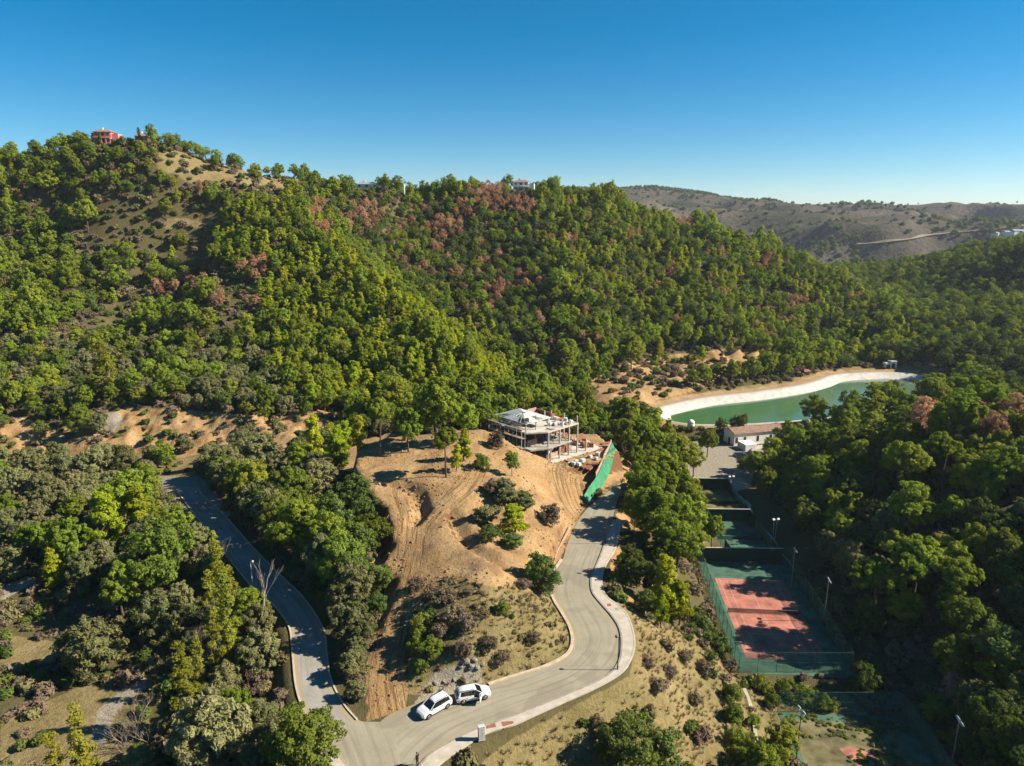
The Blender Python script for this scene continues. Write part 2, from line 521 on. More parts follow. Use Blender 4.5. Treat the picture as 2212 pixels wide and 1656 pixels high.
def attr(nt, name, typ='GEOMETRY'):
    a = nd(nt, 'ShaderNodeAttribute', attribute_name=name, attribute_type=typ)
    return a

def bump(nt, bsdf, h, strength=0.5, dist=0.1):
    b = nd(nt, 'ShaderNodeBump')
    b.inputs['Strength'].default_value = strength
    b.inputs['Distance'].default_value = dist
    nt.links.new(h, b.inputs['Height'])
    nt.links.new(b.outputs[0], bsdf.inputs['Normal'])

def geo_pos(nt):
    return nd(nt, 'ShaderNodeNewGeometry').outputs['Position']

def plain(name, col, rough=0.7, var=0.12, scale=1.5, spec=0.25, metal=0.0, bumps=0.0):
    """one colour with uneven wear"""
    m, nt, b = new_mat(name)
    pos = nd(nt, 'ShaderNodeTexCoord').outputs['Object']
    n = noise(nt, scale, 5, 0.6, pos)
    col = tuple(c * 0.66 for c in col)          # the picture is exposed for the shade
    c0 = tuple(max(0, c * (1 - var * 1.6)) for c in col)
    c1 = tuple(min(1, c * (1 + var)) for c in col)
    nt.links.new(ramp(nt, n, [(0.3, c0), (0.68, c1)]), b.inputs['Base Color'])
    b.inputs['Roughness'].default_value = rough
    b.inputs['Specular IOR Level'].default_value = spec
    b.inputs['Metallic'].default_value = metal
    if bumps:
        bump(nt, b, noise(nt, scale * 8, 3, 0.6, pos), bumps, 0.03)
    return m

def make_ground_mat():
    m, nt, b = new_mat('ground')
    pos = geo_pos(nt)
    L = nt.links
    n_big = noise(nt, 0.035, 4, 0.6, pos)
    n_mid = noise(nt, 0.22, 5, 0.65, pos)
    n_fin = noise(nt, 1.7, 5, 0.7, pos)
    n_grit = noise(nt, 6.0, 3, 0.7, pos)
    # forest floor: dry brush, soil and litter
    forest = mix(nt, n_mid, (0.07, 0.07, 0.028, 1), (0.22, 0.175, 0.09, 1))
    forest = mix(nt, ramp(nt, n_fin, [(0.42, (0, 0, 0)), (0.62, (1, 1, 1))]), forest, (0.13, 0.12, 0.05, 1))
    # dry grass slopes
    grass = ramp(nt, n_mid, [(0.25, (0.20, 0.16, 0.07)), (0.5, (0.33, 0.26, 0.125)), (0.75, (0.43, 0.345, 0.18))])
    grass = mix(nt, ramp(nt, n_fin, [(0.45, (0, 0, 0)), (0.7, (1, 1, 1))]), grass, (0.19, 0.155, 0.065, 1))
    grass = mix(nt, ramp(nt, n_big, [(0.45, (0, 0, 0)), (0.65, (0.55, 0.55, 0.55))]), grass, (0.17, 0.165, 0.06, 1))
    # fresh tan earth
    dirt = ramp(nt, n_mid, [(0.22, (0.36, 0.215, 0.095)), (0.45, (0.47, 0.30, 0.14)), (0.62, (0.53, 0.37, 0.19)), (0.8, (0.58, 0.44, 0.25))])
    dirt = mix(nt, ramp(nt, n_fin, [(0.50, (0, 0, 0)), (0.72, (0.75, 0.75, 0.75))]), dirt, (0.24, 0.135, 0.062, 1))
    dirt = mix(nt, ramp(nt, n_grit, [(0.58, (0, 0, 0)), (0.75, (0.6, 0.6, 0.6))]), dirt, (0.50, 0.40, 0.25, 1))
    # ochre to red bank earth
    red = ramp(nt, n_mid, [(0.25, (0.30, 0.16, 0.075)), (0.42, (0.46, 0.28, 0.12)), (0.6, (0.54, 0.37, 0.19)), (0.8, (0.60, 0.47, 0.30))])
    red = mix(nt, ramp(nt, n_fin, [(0.48, (0, 0, 0)), (0.68, (0.7, 0.7, 0.7))]), red, (0.19, 0.135, 0.07, 1))
    # pale gravel
    grav = ramp(nt, n_fin, [(0.3, (0.30, 0.265, 0.205)), (0.7, (0.46, 0.42, 0.34))])
    # wheel and blade marks: streaks drawn out along the way the machines drove
    tr = attr(nt, 'track').outputs['Fac']
    ta = attr(nt, 'tracka').outputs['Fac']
    tw = attr(nt, 'trackw').outputs['Fac']
    cv = nd(nt, 'ShaderNodeCombineXYZ')
    L.new(maths(nt, 'MULTIPLY', tr, 1.9), cv.inputs[0])
    L.new(maths(nt, 'MULTIPLY', ta, 0.10), cv.inputs[1])
    st = noise(nt, 1.0, 5, 0.7, cv.outputs[0])
    sm = nd(nt, 'ShaderNodeMapRange', interpolation_type='SMOOTHSTEP')
    L.new(st, sm.inputs[0])
    sm.inputs[1].default_value = 0.48
    sm.inputs[2].default_value = 0.62
    rut = maths(nt, 'MULTIPLY', sm.outputs[0], tw)
    dirt = mix(nt, maths(nt, 'MULTIPLY', rut, 0.88), dirt, (0.21, 0.12, 0.054, 1))
    # bulldozed patches of darker subsoil
    n_pat = noise(nt, 0.10, 5, 0.62, pos, 0.8)
    dirt = mix(nt, ramp(nt, n_pat, [(0.52, (0, 0, 0)), (0.66, (0.7, 0.7, 0.7))]), dirt, (0.27, 0.175, 0.10, 1))
    sl = nd(nt, 'ShaderNodeSeparateXYZ')
    L.new(nd(nt, 'ShaderNodeNewGeometry').outputs['True Normal'], sl.inputs[0])
    steep = ramp(nt, maths(nt, 'ADD', sl.outputs[2], maths(nt, 'MULTIPLY', maths(nt, 'SUBTRACT', n_fin, 0.5), 0.25)), [(0.50, (1, 1, 1)), (0.68, (0, 0, 0))])
    dirt = mix(nt, steep, dirt, (0.21, 0.115, 0.055, 1))

    def mask(name, lo=0.35, hi=0.65, w=0.55):
        a = attr(nt, name).outputs['Fac']
        k = maths(nt, 'ADD', a, maths(nt, 'MULTIPLY', maths(nt, 'SUBTRACT', n_fin, 0.5), w))
        k = maths(nt, 'ADD', k, maths(nt, 'MULTIPLY', maths(nt, 'SUBTRACT', n_mid, 0.5), w))
        mr = nd(nt, 'ShaderNodeMapRange', interpolation_type='SMOOTHSTEP')
        L.new(k, mr.inputs[0])
        mr.inputs[1].default_value = lo
        mr.inputs[2].default_value = hi
        return mr.outputs[0]
    c = mix(nt, mask('grass'), forest, grass)
    c = mix(nt, mask('red'), c, red)
    c = mix(nt, mask('dirt'), c, dirt)
    c = mix(nt, mask('gravel', w=0.9), c, grav)
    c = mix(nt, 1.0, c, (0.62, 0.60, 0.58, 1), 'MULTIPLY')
    L.new(c, b.inputs['Base Color'])
    b.inputs['Roughness'].default_value = 0.95
    b.inputs['Specular IOR Level'].default_value = 0.08
    h = maths(nt, 'ADD', maths(nt, 'MULTIPLY', n_fin, 0.9), maths(nt, 'MULTIPLY', n_grit, 0.35))
    h = maths(nt, 'SUBTRACT', h, maths(nt, 'MULTIPLY', rut, 0.28))
    bump(nt, b, h, 0.9, 0.35)
    return m

def make_asphalt(name, c0, c1, dust):
    m, nt, b = new_mat(name)
    pos = geo_pos(nt)
    n1 = noise(nt, 0.25, 5, 0.65, pos)
    n2 = noise(nt, 3.0, 4, 0.7, pos)
    c = ramp(nt, n1, [(0.3, c0), (0.7, c1)])
    c = mix(nt, ramp(nt, n2, [(0.45, (0, 0, 0)), (0.75, (0.5, 0.5, 0.5))]), c, dust)
    # tyre marks swept along the lane
    u = attr(nt, 'across').outputs['Fac']
    s = attr(nt, 'along').outputs['Fac']
    cx = nd(nt, 'ShaderNodeCombineXYZ')
    nt.links.new(maths(nt, 'MULTIPLY', u, 1.2), cx.inputs[0])
    nt.links.new(maths(nt, 'MULTIPLY', s, 0.05), cx.inputs[1])
    n3 = noise(nt, 1.0, 4, 0.6, cx.outputs[0])
    c = mix(nt, ramp(nt, n3, [(0.48, (0, 0, 0)), (0.66, (0.6, 0.6, 0.6))]), c, tuple(k * 0.68 for k in c0))
    ed = attr(nt, 'edge').outputs['Fac']
    ek = maths(nt, 'SUBTRACT', ed, maths(nt, 'MULTIPLY', noise(nt, 0.6, 5, 0.7, pos), 1.9))
    em = nd(nt, 'ShaderNodeMapRange', interpolation_type='SMOOTHSTEP')
    nt.links.new(ek, em.inputs[0])
    em.inputs[1].default_value = 0.15
    em.inputs[2].default_value = -0.65
    c = mix(nt, maths(nt, 'MULTIPLY', em.outputs[0], 0.75), c, (0.27, 0.205, 0.12, 1))
    n5 = noise(nt, 0.11, 3, 0.5, pos)
    c = mix(nt, ramp(nt, n5, [(0.54, (0, 0, 0)), (0.58, (0.5, 0.5, 0.5))]), c, tuple(k * 0.8 for k in c0))
    # patched cracks
    v = nd(nt, 'ShaderNodeTexVoronoi', feature='DISTANCE_TO_EDGE')
    v.inputs['Scale'].default_value = 0.22
    nt.links.new(pos, v.inputs['Vector'])
    crack = ramp(nt, v.outputs['Distance'], [(0.0, (0.10, 0.10, 0.10)), (0.008, (0, 0, 0))])
    c = mix(nt, crack, c, tuple(k * 0.45 for k in c0))
    nt.links.new(c, b.inputs['Base Color'])
    b.inputs['Roughness'].default_value = 0.92
    b.inputs['Specular IOR Level'].default_value = 0.12
    bump(nt, b, n2, 0.35, 0.04)
    return m

def make_leaf(name, dark, light, trans=0.28, randw=0.5, tintw=0.55):
    m = bpy.data.materials.new(name)
    m.use_nodes = True
    MATS[name] = m
    nt = m.node_tree
    nt.nodes.clear()
    out = nd(nt, 'ShaderNodeOutputMaterial')
    oi = nd(nt, 'ShaderNodeObjectInfo').outputs['Random']
    t = attr(nt, 'tint').outputs['Fac']
    f = maths(nt, 'ADD', maths(nt, 'MULTIPLY', oi, randw), maths(nt, 'MULTIPLY', t, tintw))
    c = ramp(nt, f, [(0.0, dark), (0.95, light)])
    # brightness differs a little from tree to tree
    oi2 = maths(nt, 'FRACT', maths(nt, 'MULTIPLY', oi, 7.31))
    hsv = nd(nt, 'ShaderNodeHueSaturation')
    nt.links.new(maths(nt, 'ADD', maths(nt, 'MULTIPLY', oi2, 0.035), 0.4825), hsv.inputs['Hue'])
    nt.links.new(maths(nt, 'ADD', maths(nt, 'MULTIPLY', maths(nt, 'FRACT', maths(nt, 'MULTIPLY', oi, 13.7)), 0.35), 0.85), hsv.inputs['Value'])
    nt.links.new(c, hsv.inputs['Color'])
    d = nd(nt, 'ShaderNodeBsdfDiffuse')
    tr = nd(nt, 'ShaderNodeBsdfTranslucent')
    nt.links.new(hsv.outputs[0], d.inputs[0])
    nt.links.new(hsv.outputs[0], tr.inputs[0])
    mx = nd(nt, 'ShaderNodeMixShader')
    mx.inputs[0].default_value = trans
    nt.links.new(d.outputs[0], mx.inputs[1])
    nt.links.new(tr.outputs[0], mx.inputs[2])
    nt.links.new(mx.outputs[0], out.inputs[0])
    return m

ground_mat = make_ground_mat()
road_mat = make_asphalt('road_surface', (0.205, 0.185, 0.135), (0.27, 0.245, 0.185), (0.29, 0.245, 0.165, 1))
left_mat = make_asphalt('lower_road_surface', (0.20, 0.19, 0.165), (0.28, 0.265, 0.235), (0.31, 0.27, 0.215, 1))
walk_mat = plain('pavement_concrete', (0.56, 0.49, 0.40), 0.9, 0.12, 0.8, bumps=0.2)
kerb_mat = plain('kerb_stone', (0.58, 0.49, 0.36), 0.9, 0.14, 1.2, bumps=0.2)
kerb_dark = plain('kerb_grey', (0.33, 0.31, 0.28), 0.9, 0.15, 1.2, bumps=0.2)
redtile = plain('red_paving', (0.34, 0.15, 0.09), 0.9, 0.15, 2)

# ------------------------------------------------------------------ object helpers
def link(o):
    COL.objects.link(o)
    return o

def tag(o, label=None, cat=None, group=None, kind=None):
    if label:
        o['label'] = label
    if cat:
        o['category'] = cat
    if group:
        o['group'] = group
    if kind:
        o['kind'] = kind
    return o

def from_arrays(name, V, Fc, mat, attrs=None, smooth_shade=False, parent=None):
    me = bpy.data.meshes.new(name)
    me.from_pydata([tuple(map(float, v)) for v in V], [], [tuple(map(int, f)) for f in Fc])
    me.materials.append(mat)
    if attrs:
        for k, v in attrs.items():
            a = me.attributes.new(k, 'FLOAT', 'POINT')
            a.data.foreach_set('value', np.asarray(v, np.float32).ravel())
    if smooth_shade:
        me.polygons.foreach_set('use_smooth', [True] * len(me.polygons))
    me.update()
    o = link(bpy.data.objects.new(name, me))
    if parent:
        o.parent = parent
    return o

def fast_quads(name, V, Q, mat, attrs=None, smooth_shade=True):
    me = bpy.data.meshes.new(name)
    k = Q.shape[1]
    me.vertices.add(len(V))
    me.vertices.foreach_set('co', np.asarray(V, np.float32).ravel())
    me.loops.add(len(Q) * k)
    me.loops.foreach_set('vertex_index', np.asarray(Q, np.int32).ravel())
    me.polygons.add(len(Q))
    me.polygons.foreach_set('loop_start', np.arange(0, len(Q) * k, k, dtype=np.int32))
    me.polygons.foreach_set('loop_total', np.full(len(Q), k, np.int32))
    if smooth_shade:
        me.polygons.foreach_set('use_smooth', np.ones(len(Q), bool))
    if attrs:
        for kk, v in attrs.items():
            a = me.attributes.new(kk, 'FLOAT', 'POINT')
            a.data.foreach_set('value', np.asarray(v, np.float32).ravel())
    me.materials.append(mat)
    me.update(calc_edges=True)
    return me

# ------------------------------------------------------------------ ground sheet
def in_px(polys, x, y, z, soft=8.0):
    """soft mask of places whose picture position falls in one of these outlines"""
    px, py, dep = project(x, y, z)
    r = np.zeros(np.shape(x))
    for poly in polys:
        r = np.maximum(r, smooth(0.5 - poly_sd(px, py, poly) / soft))
    return r

dirt_px = [[(795, 1560), (790, 1450), (812, 1350), (835, 1262), (800, 1215), (834, 1180), (815, 1105), (778, 1072), (742, 1015), (760, 958), (830, 938), (930, 940), (1000, 922), (1040, 918), (1120, 947),
            (1200, 988), (1268, 1026), (1275, 1085), (1252, 1112), (1228, 1160), (1208, 1215), (1190, 1262), (1150, 1268), (1120, 1275), (1050, 1265), (960, 1250), (915, 1290), (885, 1330), (872, 1400), (880, 1500), (880, 1530)],
           [(1255, 1110), (1232, 1160), (1208, 1215), (1160, 1250), (1120, 1200), (1180, 1150)],
           [(1320, 1190), (1345, 1170), (1335, 1250), (1380, 1300), (1345, 1305), (1318, 1260)],
           [(1345, 985), (1372, 1000), (1368, 1040), (1330, 1070), (1300, 1075), (1335, 1010)]]
red_px = [[(0, 900), (60, 905), (140, 925), (200, 890), (300, 882), (400, 886), (500, 895), (600, 900), (690, 885), (752, 900), (745, 925), (690, 935), (640, 945), (620, 985), (570, 985), (480, 965), (400, 990), (250, 975), (150, 985), (0, 975)],
          [(0, 790), (30, 810), (45, 870), (0, 872)],
          [(1240, 850), (1300, 800), (1400, 775), (1500, 760), (1640, 750), (1660, 780), (1560, 830), (1480, 850), (1400, 870), (1330, 880), (1260, 880)],
          [(1660, 755), (1690, 760), (1690, 790), (1665, 790)],
          [(1330, 1110), (1400, 1100), (1405, 1140), (1340, 1150)], [(745, 970), (800, 965), (800, 1060), (760, 1050)]]
grass_px = [[(885, 1330), (960, 1250), (1050, 1265), (1170, 1270), (1200, 1300), (1240, 1390), (1200, 1430), (1050, 1482), (960, 1505), (880, 1500)],
            [(1330, 1300), (1440, 1340), (1500, 1360), (1570, 1440), (1600, 1480), (1640, 1656), (900, 1760), (1100, 1600), (1360, 1460), (1370, 1400)],
            [(0, 1560), (180, 1480), (260, 1480), (330, 1560), (260, 1656), (0, 1656)], [(0, 1370), (140, 1390), (90, 1445), (0, 1455)], [(0, 1090), (110, 1070), (130, 1110), (0, 1155)],
            [(320, 305), (440, 340), (520, 360), (655, 380), (665, 412), (600, 420), (500, 408), (400, 390), (340, 365)], [(0, 330), (95, 318), (110, 345), (0, 370)],
            [(335, 480), (380, 471), (440, 475), (472, 486), (430, 493), (360, 495)], [(1500, 1100), (1580, 1090), (1590, 1180), (1510, 1190)],
            [(0, 980), (450, 975), (480, 1050), (0, 1080)], [(1330, 890), (1450, 860), (1700, 820), (1850, 790), (2030, 790), (2060, 830), (1400, 930)], [(1620, 1490), (1700, 1470), (1830, 1500), (1990, 1656), (1640, 1656)]]
grav_px = [[(195, 1610), (212, 1535), (258, 1492), (330, 1452), (345, 1465), (282, 1512), (242, 1552), (228, 1612)], [(0, 1270), (60, 1245), (80, 1258), (0, 1300)], [(340, 1030), (430, 1030), (470, 1070), (500, 1110), (440, 1150), (360, 1060)], [(222, 892), (262, 890), (268, 915), (240, 935), (212, 925)], [(930, 1465), (1010, 1420), (1040, 1440), (1040, 1490), (960, 1505), (890, 1530)]]

def wide(P, scale=1.0):
    return P
m_dirt = in_px(dirt_px, GX, GY, GZ, 8)
m_red = in_px(red_px, GX, GY, GZ, 14)
m_grass = in_px(grass_px, GX, GY, GZ, 16)
m_grav = in_px(grav_px, GX, GY, GZ, 14)
# scraped earth beside the reservoir and round the yard
sres = poly_sd(GX, GY, liner_top)
m_red = np.maximum(m_red, smooth(1 - np.abs(sres - 4) / 4.0) * 0.75)
m_grav = np.maximum(m_grav, smooth(1 - np.abs(sres - 1.5) / 2.2))
m_grav = np.maximum(m_grav, smooth(0.5 - poly_sd(GX, GY, [(48, 174.5), (64, 174.5), (74, 198), (101, 203), (100, 210), (70, 210), (60, 214), (44, 214), (40, 196), (46, 186)]) / 2))
m_dirt[GY > 178] = 0
m_dirt = np.maximum(m_dirt, smooth(0.5 - (poly_sd(GX, GY, bld_pad) - 3.5) / 3) * (GX > 2))
m_red = np.maximum(m_red, smooth(0.5 - (poly_sd(GX, GY, [(20, 136), (25, 142), (29, 156), (24, 158), (19, 145)]) - 1) / 2))
m_red[(GY > 330)] = 0
tracks = [resample([W(835, 1540, 0.2), W(825, 1460, 0.7), (W(845, 1360, 1.8)), W(870, 1260, 3.6), W(885, 1180, 5.0), W(890, 1120, 6.5), W(870, 1070, 7.6)], 1.0),
          resample([W(890, 1160, 5.4), W(940, 1110, 6.8), W(1000, 1060, 8.2), W(1025, 1020, 9)], 1.0),
          resample([W(1262, 1100, 0.2), W(1240, 1060, 1.8), W(1238, 1030, 3.6), W(1255, 1015, 4.0)], 1.0)]
trk = np.zeros_like(GX)
trw = np.zeros_like(GX)
tra = np.zeros_like(GX)
for ln, half in zip(tracks, (3.4, 3.0, 6.5)):
    sel = (GX > ln[:, 0].min() - 7) & (GX < ln[:, 0].max() + 7) & (GY > ln[:, 1].min() - 7) & (GY < ln[:, 1].max() + 7)
    d, arc, off = line_dist(GX[sel], GY[sel], ln)
    wgt = smooth((half - d) / 1.0)
    better = wgt > trw[sel]
    t1, t2, t3 = trk[sel], trw[sel], tra[sel]
    t3[better] = arc[better]
    tra[sel] = t3
    t1[better] = off[better]
    t2[better] = wgt[better]
    trk[sel], trw[sel] = t1, t2

nx, ny = len(gx), len(gy)
ids = np.arange(nx * ny).reshape(ny, nx)
Q = np.stack([ids[:-1, :-1], ids[:-1, 1:], ids[1:, 1:], ids[1:, :-1]], -1).reshape(-1, 4)
V = np.stack([GX, GY, GZ], -1).reshape(-1, 3)
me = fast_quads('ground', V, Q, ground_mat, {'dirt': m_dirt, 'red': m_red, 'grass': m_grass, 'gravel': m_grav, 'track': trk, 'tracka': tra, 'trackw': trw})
ground = link(bpy.data.objects.new('ground', me))
tag(ground, 'hilly ground of dry grass, soil and scraped tan earth', kind='structure')
# ------------------------------------------------------------------ roads, pavement, kerbs
def strip_mesh(name, lineA, lineB, mat, z, n=None, kind='structure', parent=None, cols=6, dusty=True):
    """sheet between two smoothed edge lines; z is a number"""
    A = resample(lineA, 0.5)
    B = resample(lineB, 0.5)
    n = n or max(len(A), len(B))

    def even(P):
        s = np.concatenate([[0], np.cumsum(np.sqrt((np.diff(P[:, :2], axis=0) ** 2).sum(1)))])
        q = np.linspace(0, s[-1], n)
        return np.stack([np.interp(q, s, P[:, 0]), np.interp(q, s, P[:, 1])], 1), q
    A, qa = even(A)
    B, qb = even(B)
    Vv, acr, alo, edg = [], [], [], []
    for i in range(n):
        w = np.hypot(*(B[i] - A[i]))
        for k in range(cols + 1):
            t = k / cols
            p = A[i] * (1 - t) + B[i] * t
            Vv.append((p[0], p[1], z))
            acr.append((t - 0.5) * w)
            alo.append(qa[i])
            edg.append(min(t, 1 - t) * w if dusty else 9.0)
    Fq = []
    c1 = cols + 1
    for i in range(n - 1):
        for k in range(cols):
            Fq.append((i * c1 + k, i * c1 + k + 1, (i + 1) * c1 + k + 1, (i + 1) * c1 + k))
    o = from_arrays(name, Vv, Fq, mat, {'across': acr, 'along': alo, 'edge': edg}, parent=parent)
    me = o.data
    bm = bmesh.new()
    bm.from_mesh(me)
    bmesh.ops.recalc_face_normals(bm, faces=bm.faces)
    if bm.faces[0].normal.z < 0:
        bmesh.ops.reverse_faces(bm, faces=bm.faces)
    bm.to_mesh(me)
    bm.free()
    if kind and not parent:
        o['kind'] = kind
    return o

def offset_line(P, d):
    P = np.array([p[:2] for p in P], float)
    t = np.gradient(P, axis=0)
    t /= np.maximum(np.sqrt((t ** 2).sum(1))[:, None], 1e-9)
    return P + np.stack([-t[:, 1], t[:, 0]], 1) * d

def band(name, line, d0, d1, z0, z1, mat, kind='structure', closed_ends=True, parent=None):
    """solid band between two offsets of a line, from z0 up to z1"""
    P = resample(line, 0.5)
    a = offset_line(P, d0)
    b = offset_line(P, d1)
    n = len(P)
    Vv = []
    for i in range(n):
        Vv += [(a[i][0], a[i][1], z0), (a[i][0], a[i][1], z1), (b[i][0], b[i][1], z1), (b[i][0], b[i][1], z0)]
    Fq = []
    for i in range(n - 1):
        k, m = i * 4, i * 4 + 4
        for e in range(3):
            Fq.append((k + e, k + e + 1, m + e + 1, m + e))
    Fq.append((0, 1, 2, 3))
    e = (n - 1) * 4
    Fq.append((e + 3, e + 2, e + 1, e))
    o = from_arrays(name, Vv, Fq, mat, parent=parent)
    if kind and not parent:
        o['kind'] = kind
    return o

# main carriageway: one continuous sheet between its kerbs, widening into the junction
road_L_full = [p[:2] for p in road_left] + [W(980, 1492)[:2], W(900, 1520)[:2], W(835, 1548)[:2], W(800, 1590)[:2], W(770, 1640)[:2], W(745, 1700)[:2]]
road_R_full = [p[:2] for p in road_right]
road = strip_mesh('main_road', road_L_full, road_R_full, road_mat, 0.0, n=260, cols=8)
tag(road, 'pale dusty concrete road curving round the dirt knoll')
lroad = strip_mesh('lower_road', left_road_l, left_road_r + [W(850, 1640)[:2]], left_mat, 0.006, n=230, cols=6)
tag(lroad, 'narrow grey road running down the left valley')
for p, q in ((W(700, 1560), W(905, 1560)),):
    apron_line_a = [W(690, 1560)[:2], W(715, 1620)[:2], W(750, 1700)[:2]]
    apron_line_b = [W(840, 1560)[:2], W(860, 1620)[:2], W(880, 1700)[:2]]
    apron = strip_mesh('junction_surface', apron_line_a, apron_line_b, road_mat, 0.011, n=40, cols=6, dusty=False)
    tag(apron, 'dusty apron where the two roads meet')
walk = strip_mesh('pavement', [p[:2] for p in walk_inner], [p[:2] for p in walk_outer], walk_mat, 0.13, n=240, cols=3)
tag(walk, 'pale concrete pavement along the outside of the bend')
k1 = band('pavement_kerb', [p[:2] for p in walk_inner], -0.06, 0.2, -0.05, 0.142, kerb_dark)
k1.name = 'kerb'
k2 = band('kerb', [p[:2] for p in walk_outer], -0.12, 0.12, -0.6, 0.16, walk_mat)
k3 = band('kerb', [p[:2] for p in road_left[3:]], -0.42, 0.0, -0.1, 0.16, kerb_mat)
k4 = band('kerb', left_road_l[:-2], 0.0, 0.22, -0.1, 0.14, kerb_mat)
k5 = band('kerb', left_road_r[:-1], -0.22, 0.0, -0.1, 0.14, kerb_mat)
k6 = band('kerb', [W(690, 1612)[:2], W(712, 1642)[:2], W(745, 1690)[:2]], -0.3, 0.9, -0.1, 0.18, walk_mat)

def slab(name, pts, z0, z1, mat, parent=None, kind=None):
    n = len(pts)
    Vv = [(p[0], p[1], z0) for p in pts] + [(p[0], p[1], z1) for p in pts]
    Fq = [tuple(range(n, 2 * n))] + [(i, (i + 1) % n, n + (i + 1) % n, n + i) for i in range(n)] + [tuple(range(n - 1, -1, -1))]
    o = from_arrays(name, Vv, Fq, mat, parent=parent)
    bm = bmesh.new()
    bm.from_mesh(o.data)
    bmesh.ops.recalc_face_normals(bm, faces=bm.faces)
    bm.to_mesh(o.data)
    bm.free()
    if kind:
        o['kind'] = kind
    return o
slab('red_paving', [A8(1022, 1143), A8(1075, 1132), A8(1083, 1156), A8(1020, 1168)], 0.1, 0.137, redtile, walk)
slab('red_paving', [A8(1112, 1124), A8(1185, 1120), A8(1198, 1140), A8(1130, 1170)], 0.1, 0.137, redtile, walk)
slab('red_paving', [A8(1762, 398), A8(1785, 396), A8(1790, 412), A8(1765, 414)], 0.1, 0.137, redtile, walk)
slab('manhole_cover', [A8(1810, 425), A8(1832, 425), A8(1836, 437), A8(1815, 438)], 0.1, 0.137, kerb_dark, walk)

# ------------------------------------------------------------------ reservoir
def make_water():
    m, nt, b = new_mat('reservoir_water')
    pos = geo_pos(nt)
    n = noise(nt, 0.028, 3, 0.5, pos, 0.6)
    sx = nd(nt, 'ShaderNodeSeparateXYZ')
    nt.links.new(pos, sx.inputs[0])
    k = maths(nt, 'ADD', maths(nt, 'MULTIPLY', maths(nt, 'SUBTRACT', sx.outputs[0], 60), 0.0042), maths(nt, 'MULTIPLY', n, 0.62))
    c = ramp(nt, k, [(0.1, (0.032, 0.092, 0.026)), (0.4, (0.045, 0.112, 0.048)), (0.75, (0.078, 0.128, 0.084))])
    nt.links.new(c, b.inputs['Base Color'])
    b.inputs['Roughness'].default_value = 0.09
    b.inputs['Specular IOR Level'].default_value = 0.5
    b.inputs['IOR'].default_value = 1.33
    cxy = noise(nt, 1.3, 3, 0.6, pos)
    bump(nt, b, cxy, 0.12, 0.05)
    return m
water_mat = make_water()

def make_liner():
    m, nt, b = new_mat('reservoir_liner')
    pos = geo_pos(nt)
    n = noise(nt, 0.5, 5, 0.65, pos)
    n2 = noise(nt, 3.0, 3, 0.6, pos)
    c = ramp(nt, n, [(0.3, (0.28, 0.265, 0.24)), (0.55, (0.40, 0.38, 0.35)), (0.8, (0.46, 0.44, 0.41))])
    edge = attr(nt, 'up').outputs['Fac']
    c = mix(nt, ramp(nt, maths(nt, 'ADD', edge, maths(nt, 'MULTIPLY', maths(nt, 'SUBTRACT', n2, 0.5), 0.5)), [(0.8, (0, 0, 0)), (1.0, (0.6, 0.6, 0.6))]), c, (0.26, 0.21, 0.145, 1))
    c = mix(nt, ramp(nt, edge, [(0.0, (0.7, 0.7, 0.7)), (0.10, (0, 0, 0))]), c, (0.16, 0.20, 0.10, 1))
    nt.links.new(c, b.inputs['Base Color'])
    b.inputs['Roughness'].default_value = 0.75
    bump(nt, b, n2, 0.4, 0.08)
    return m
liner_mat = make_liner()
sh = np.array(shore)[:, :2]
rw = offset_poly(shore, 0.6)
o = from_arrays('reservoir_water', [(p[0], p[1], WATER_Z) for p in rw], [tuple(range(len(rw)))], water_mat)
if o.data.polygons[0].normal.z < 0:
    o.data.flip_normals()
tag(o, 'green water of the irrigation reservoir', kind='structure')
rings, ups = [], []
for d, z, u in ((-2.2, WATER_Z - 1.1, -0.2), (0.0, WATER_Z, 0.0), (2.3, WATER_Z + 1.05, 0.5), (4.6, LINER_Z + 0.04, 0.95), (5.4, LINER_Z + 0.1, 1.0), (6.0, LINER_Z - 0.25, 1.1)):
    P = offset_poly(shore, d)
    rings.append([(p[0], p[1], z) for p in P])
    ups += [u] * len(P)
n = len(sh)
Vv = [p for r in rings for p in r]
Fq = [(r * n + i, r * n + (i + 1) % n, (r + 1) * n + (i + 1) % n, (r + 1) * n + i) for r in range(len(rings) - 1) for i in range(n)]
o = from_arrays('reservoir_bank', Vv, Fq, liner_mat, {'up': ups}, smooth_shade=True)
bm = bmesh.new(); bm.from_mesh(o.data); bmesh.ops.recalc_face_normals(bm, faces=bm.faces)
if sum(f.normal.z for f in bm.faces) < 0:
    bmesh.ops.reverse_faces(bm, faces=bm.faces)
bm.to_mesh(o.data); bm.free()
tag(o, 'whitish lined bank sloping down to the reservoir water', kind='structure')
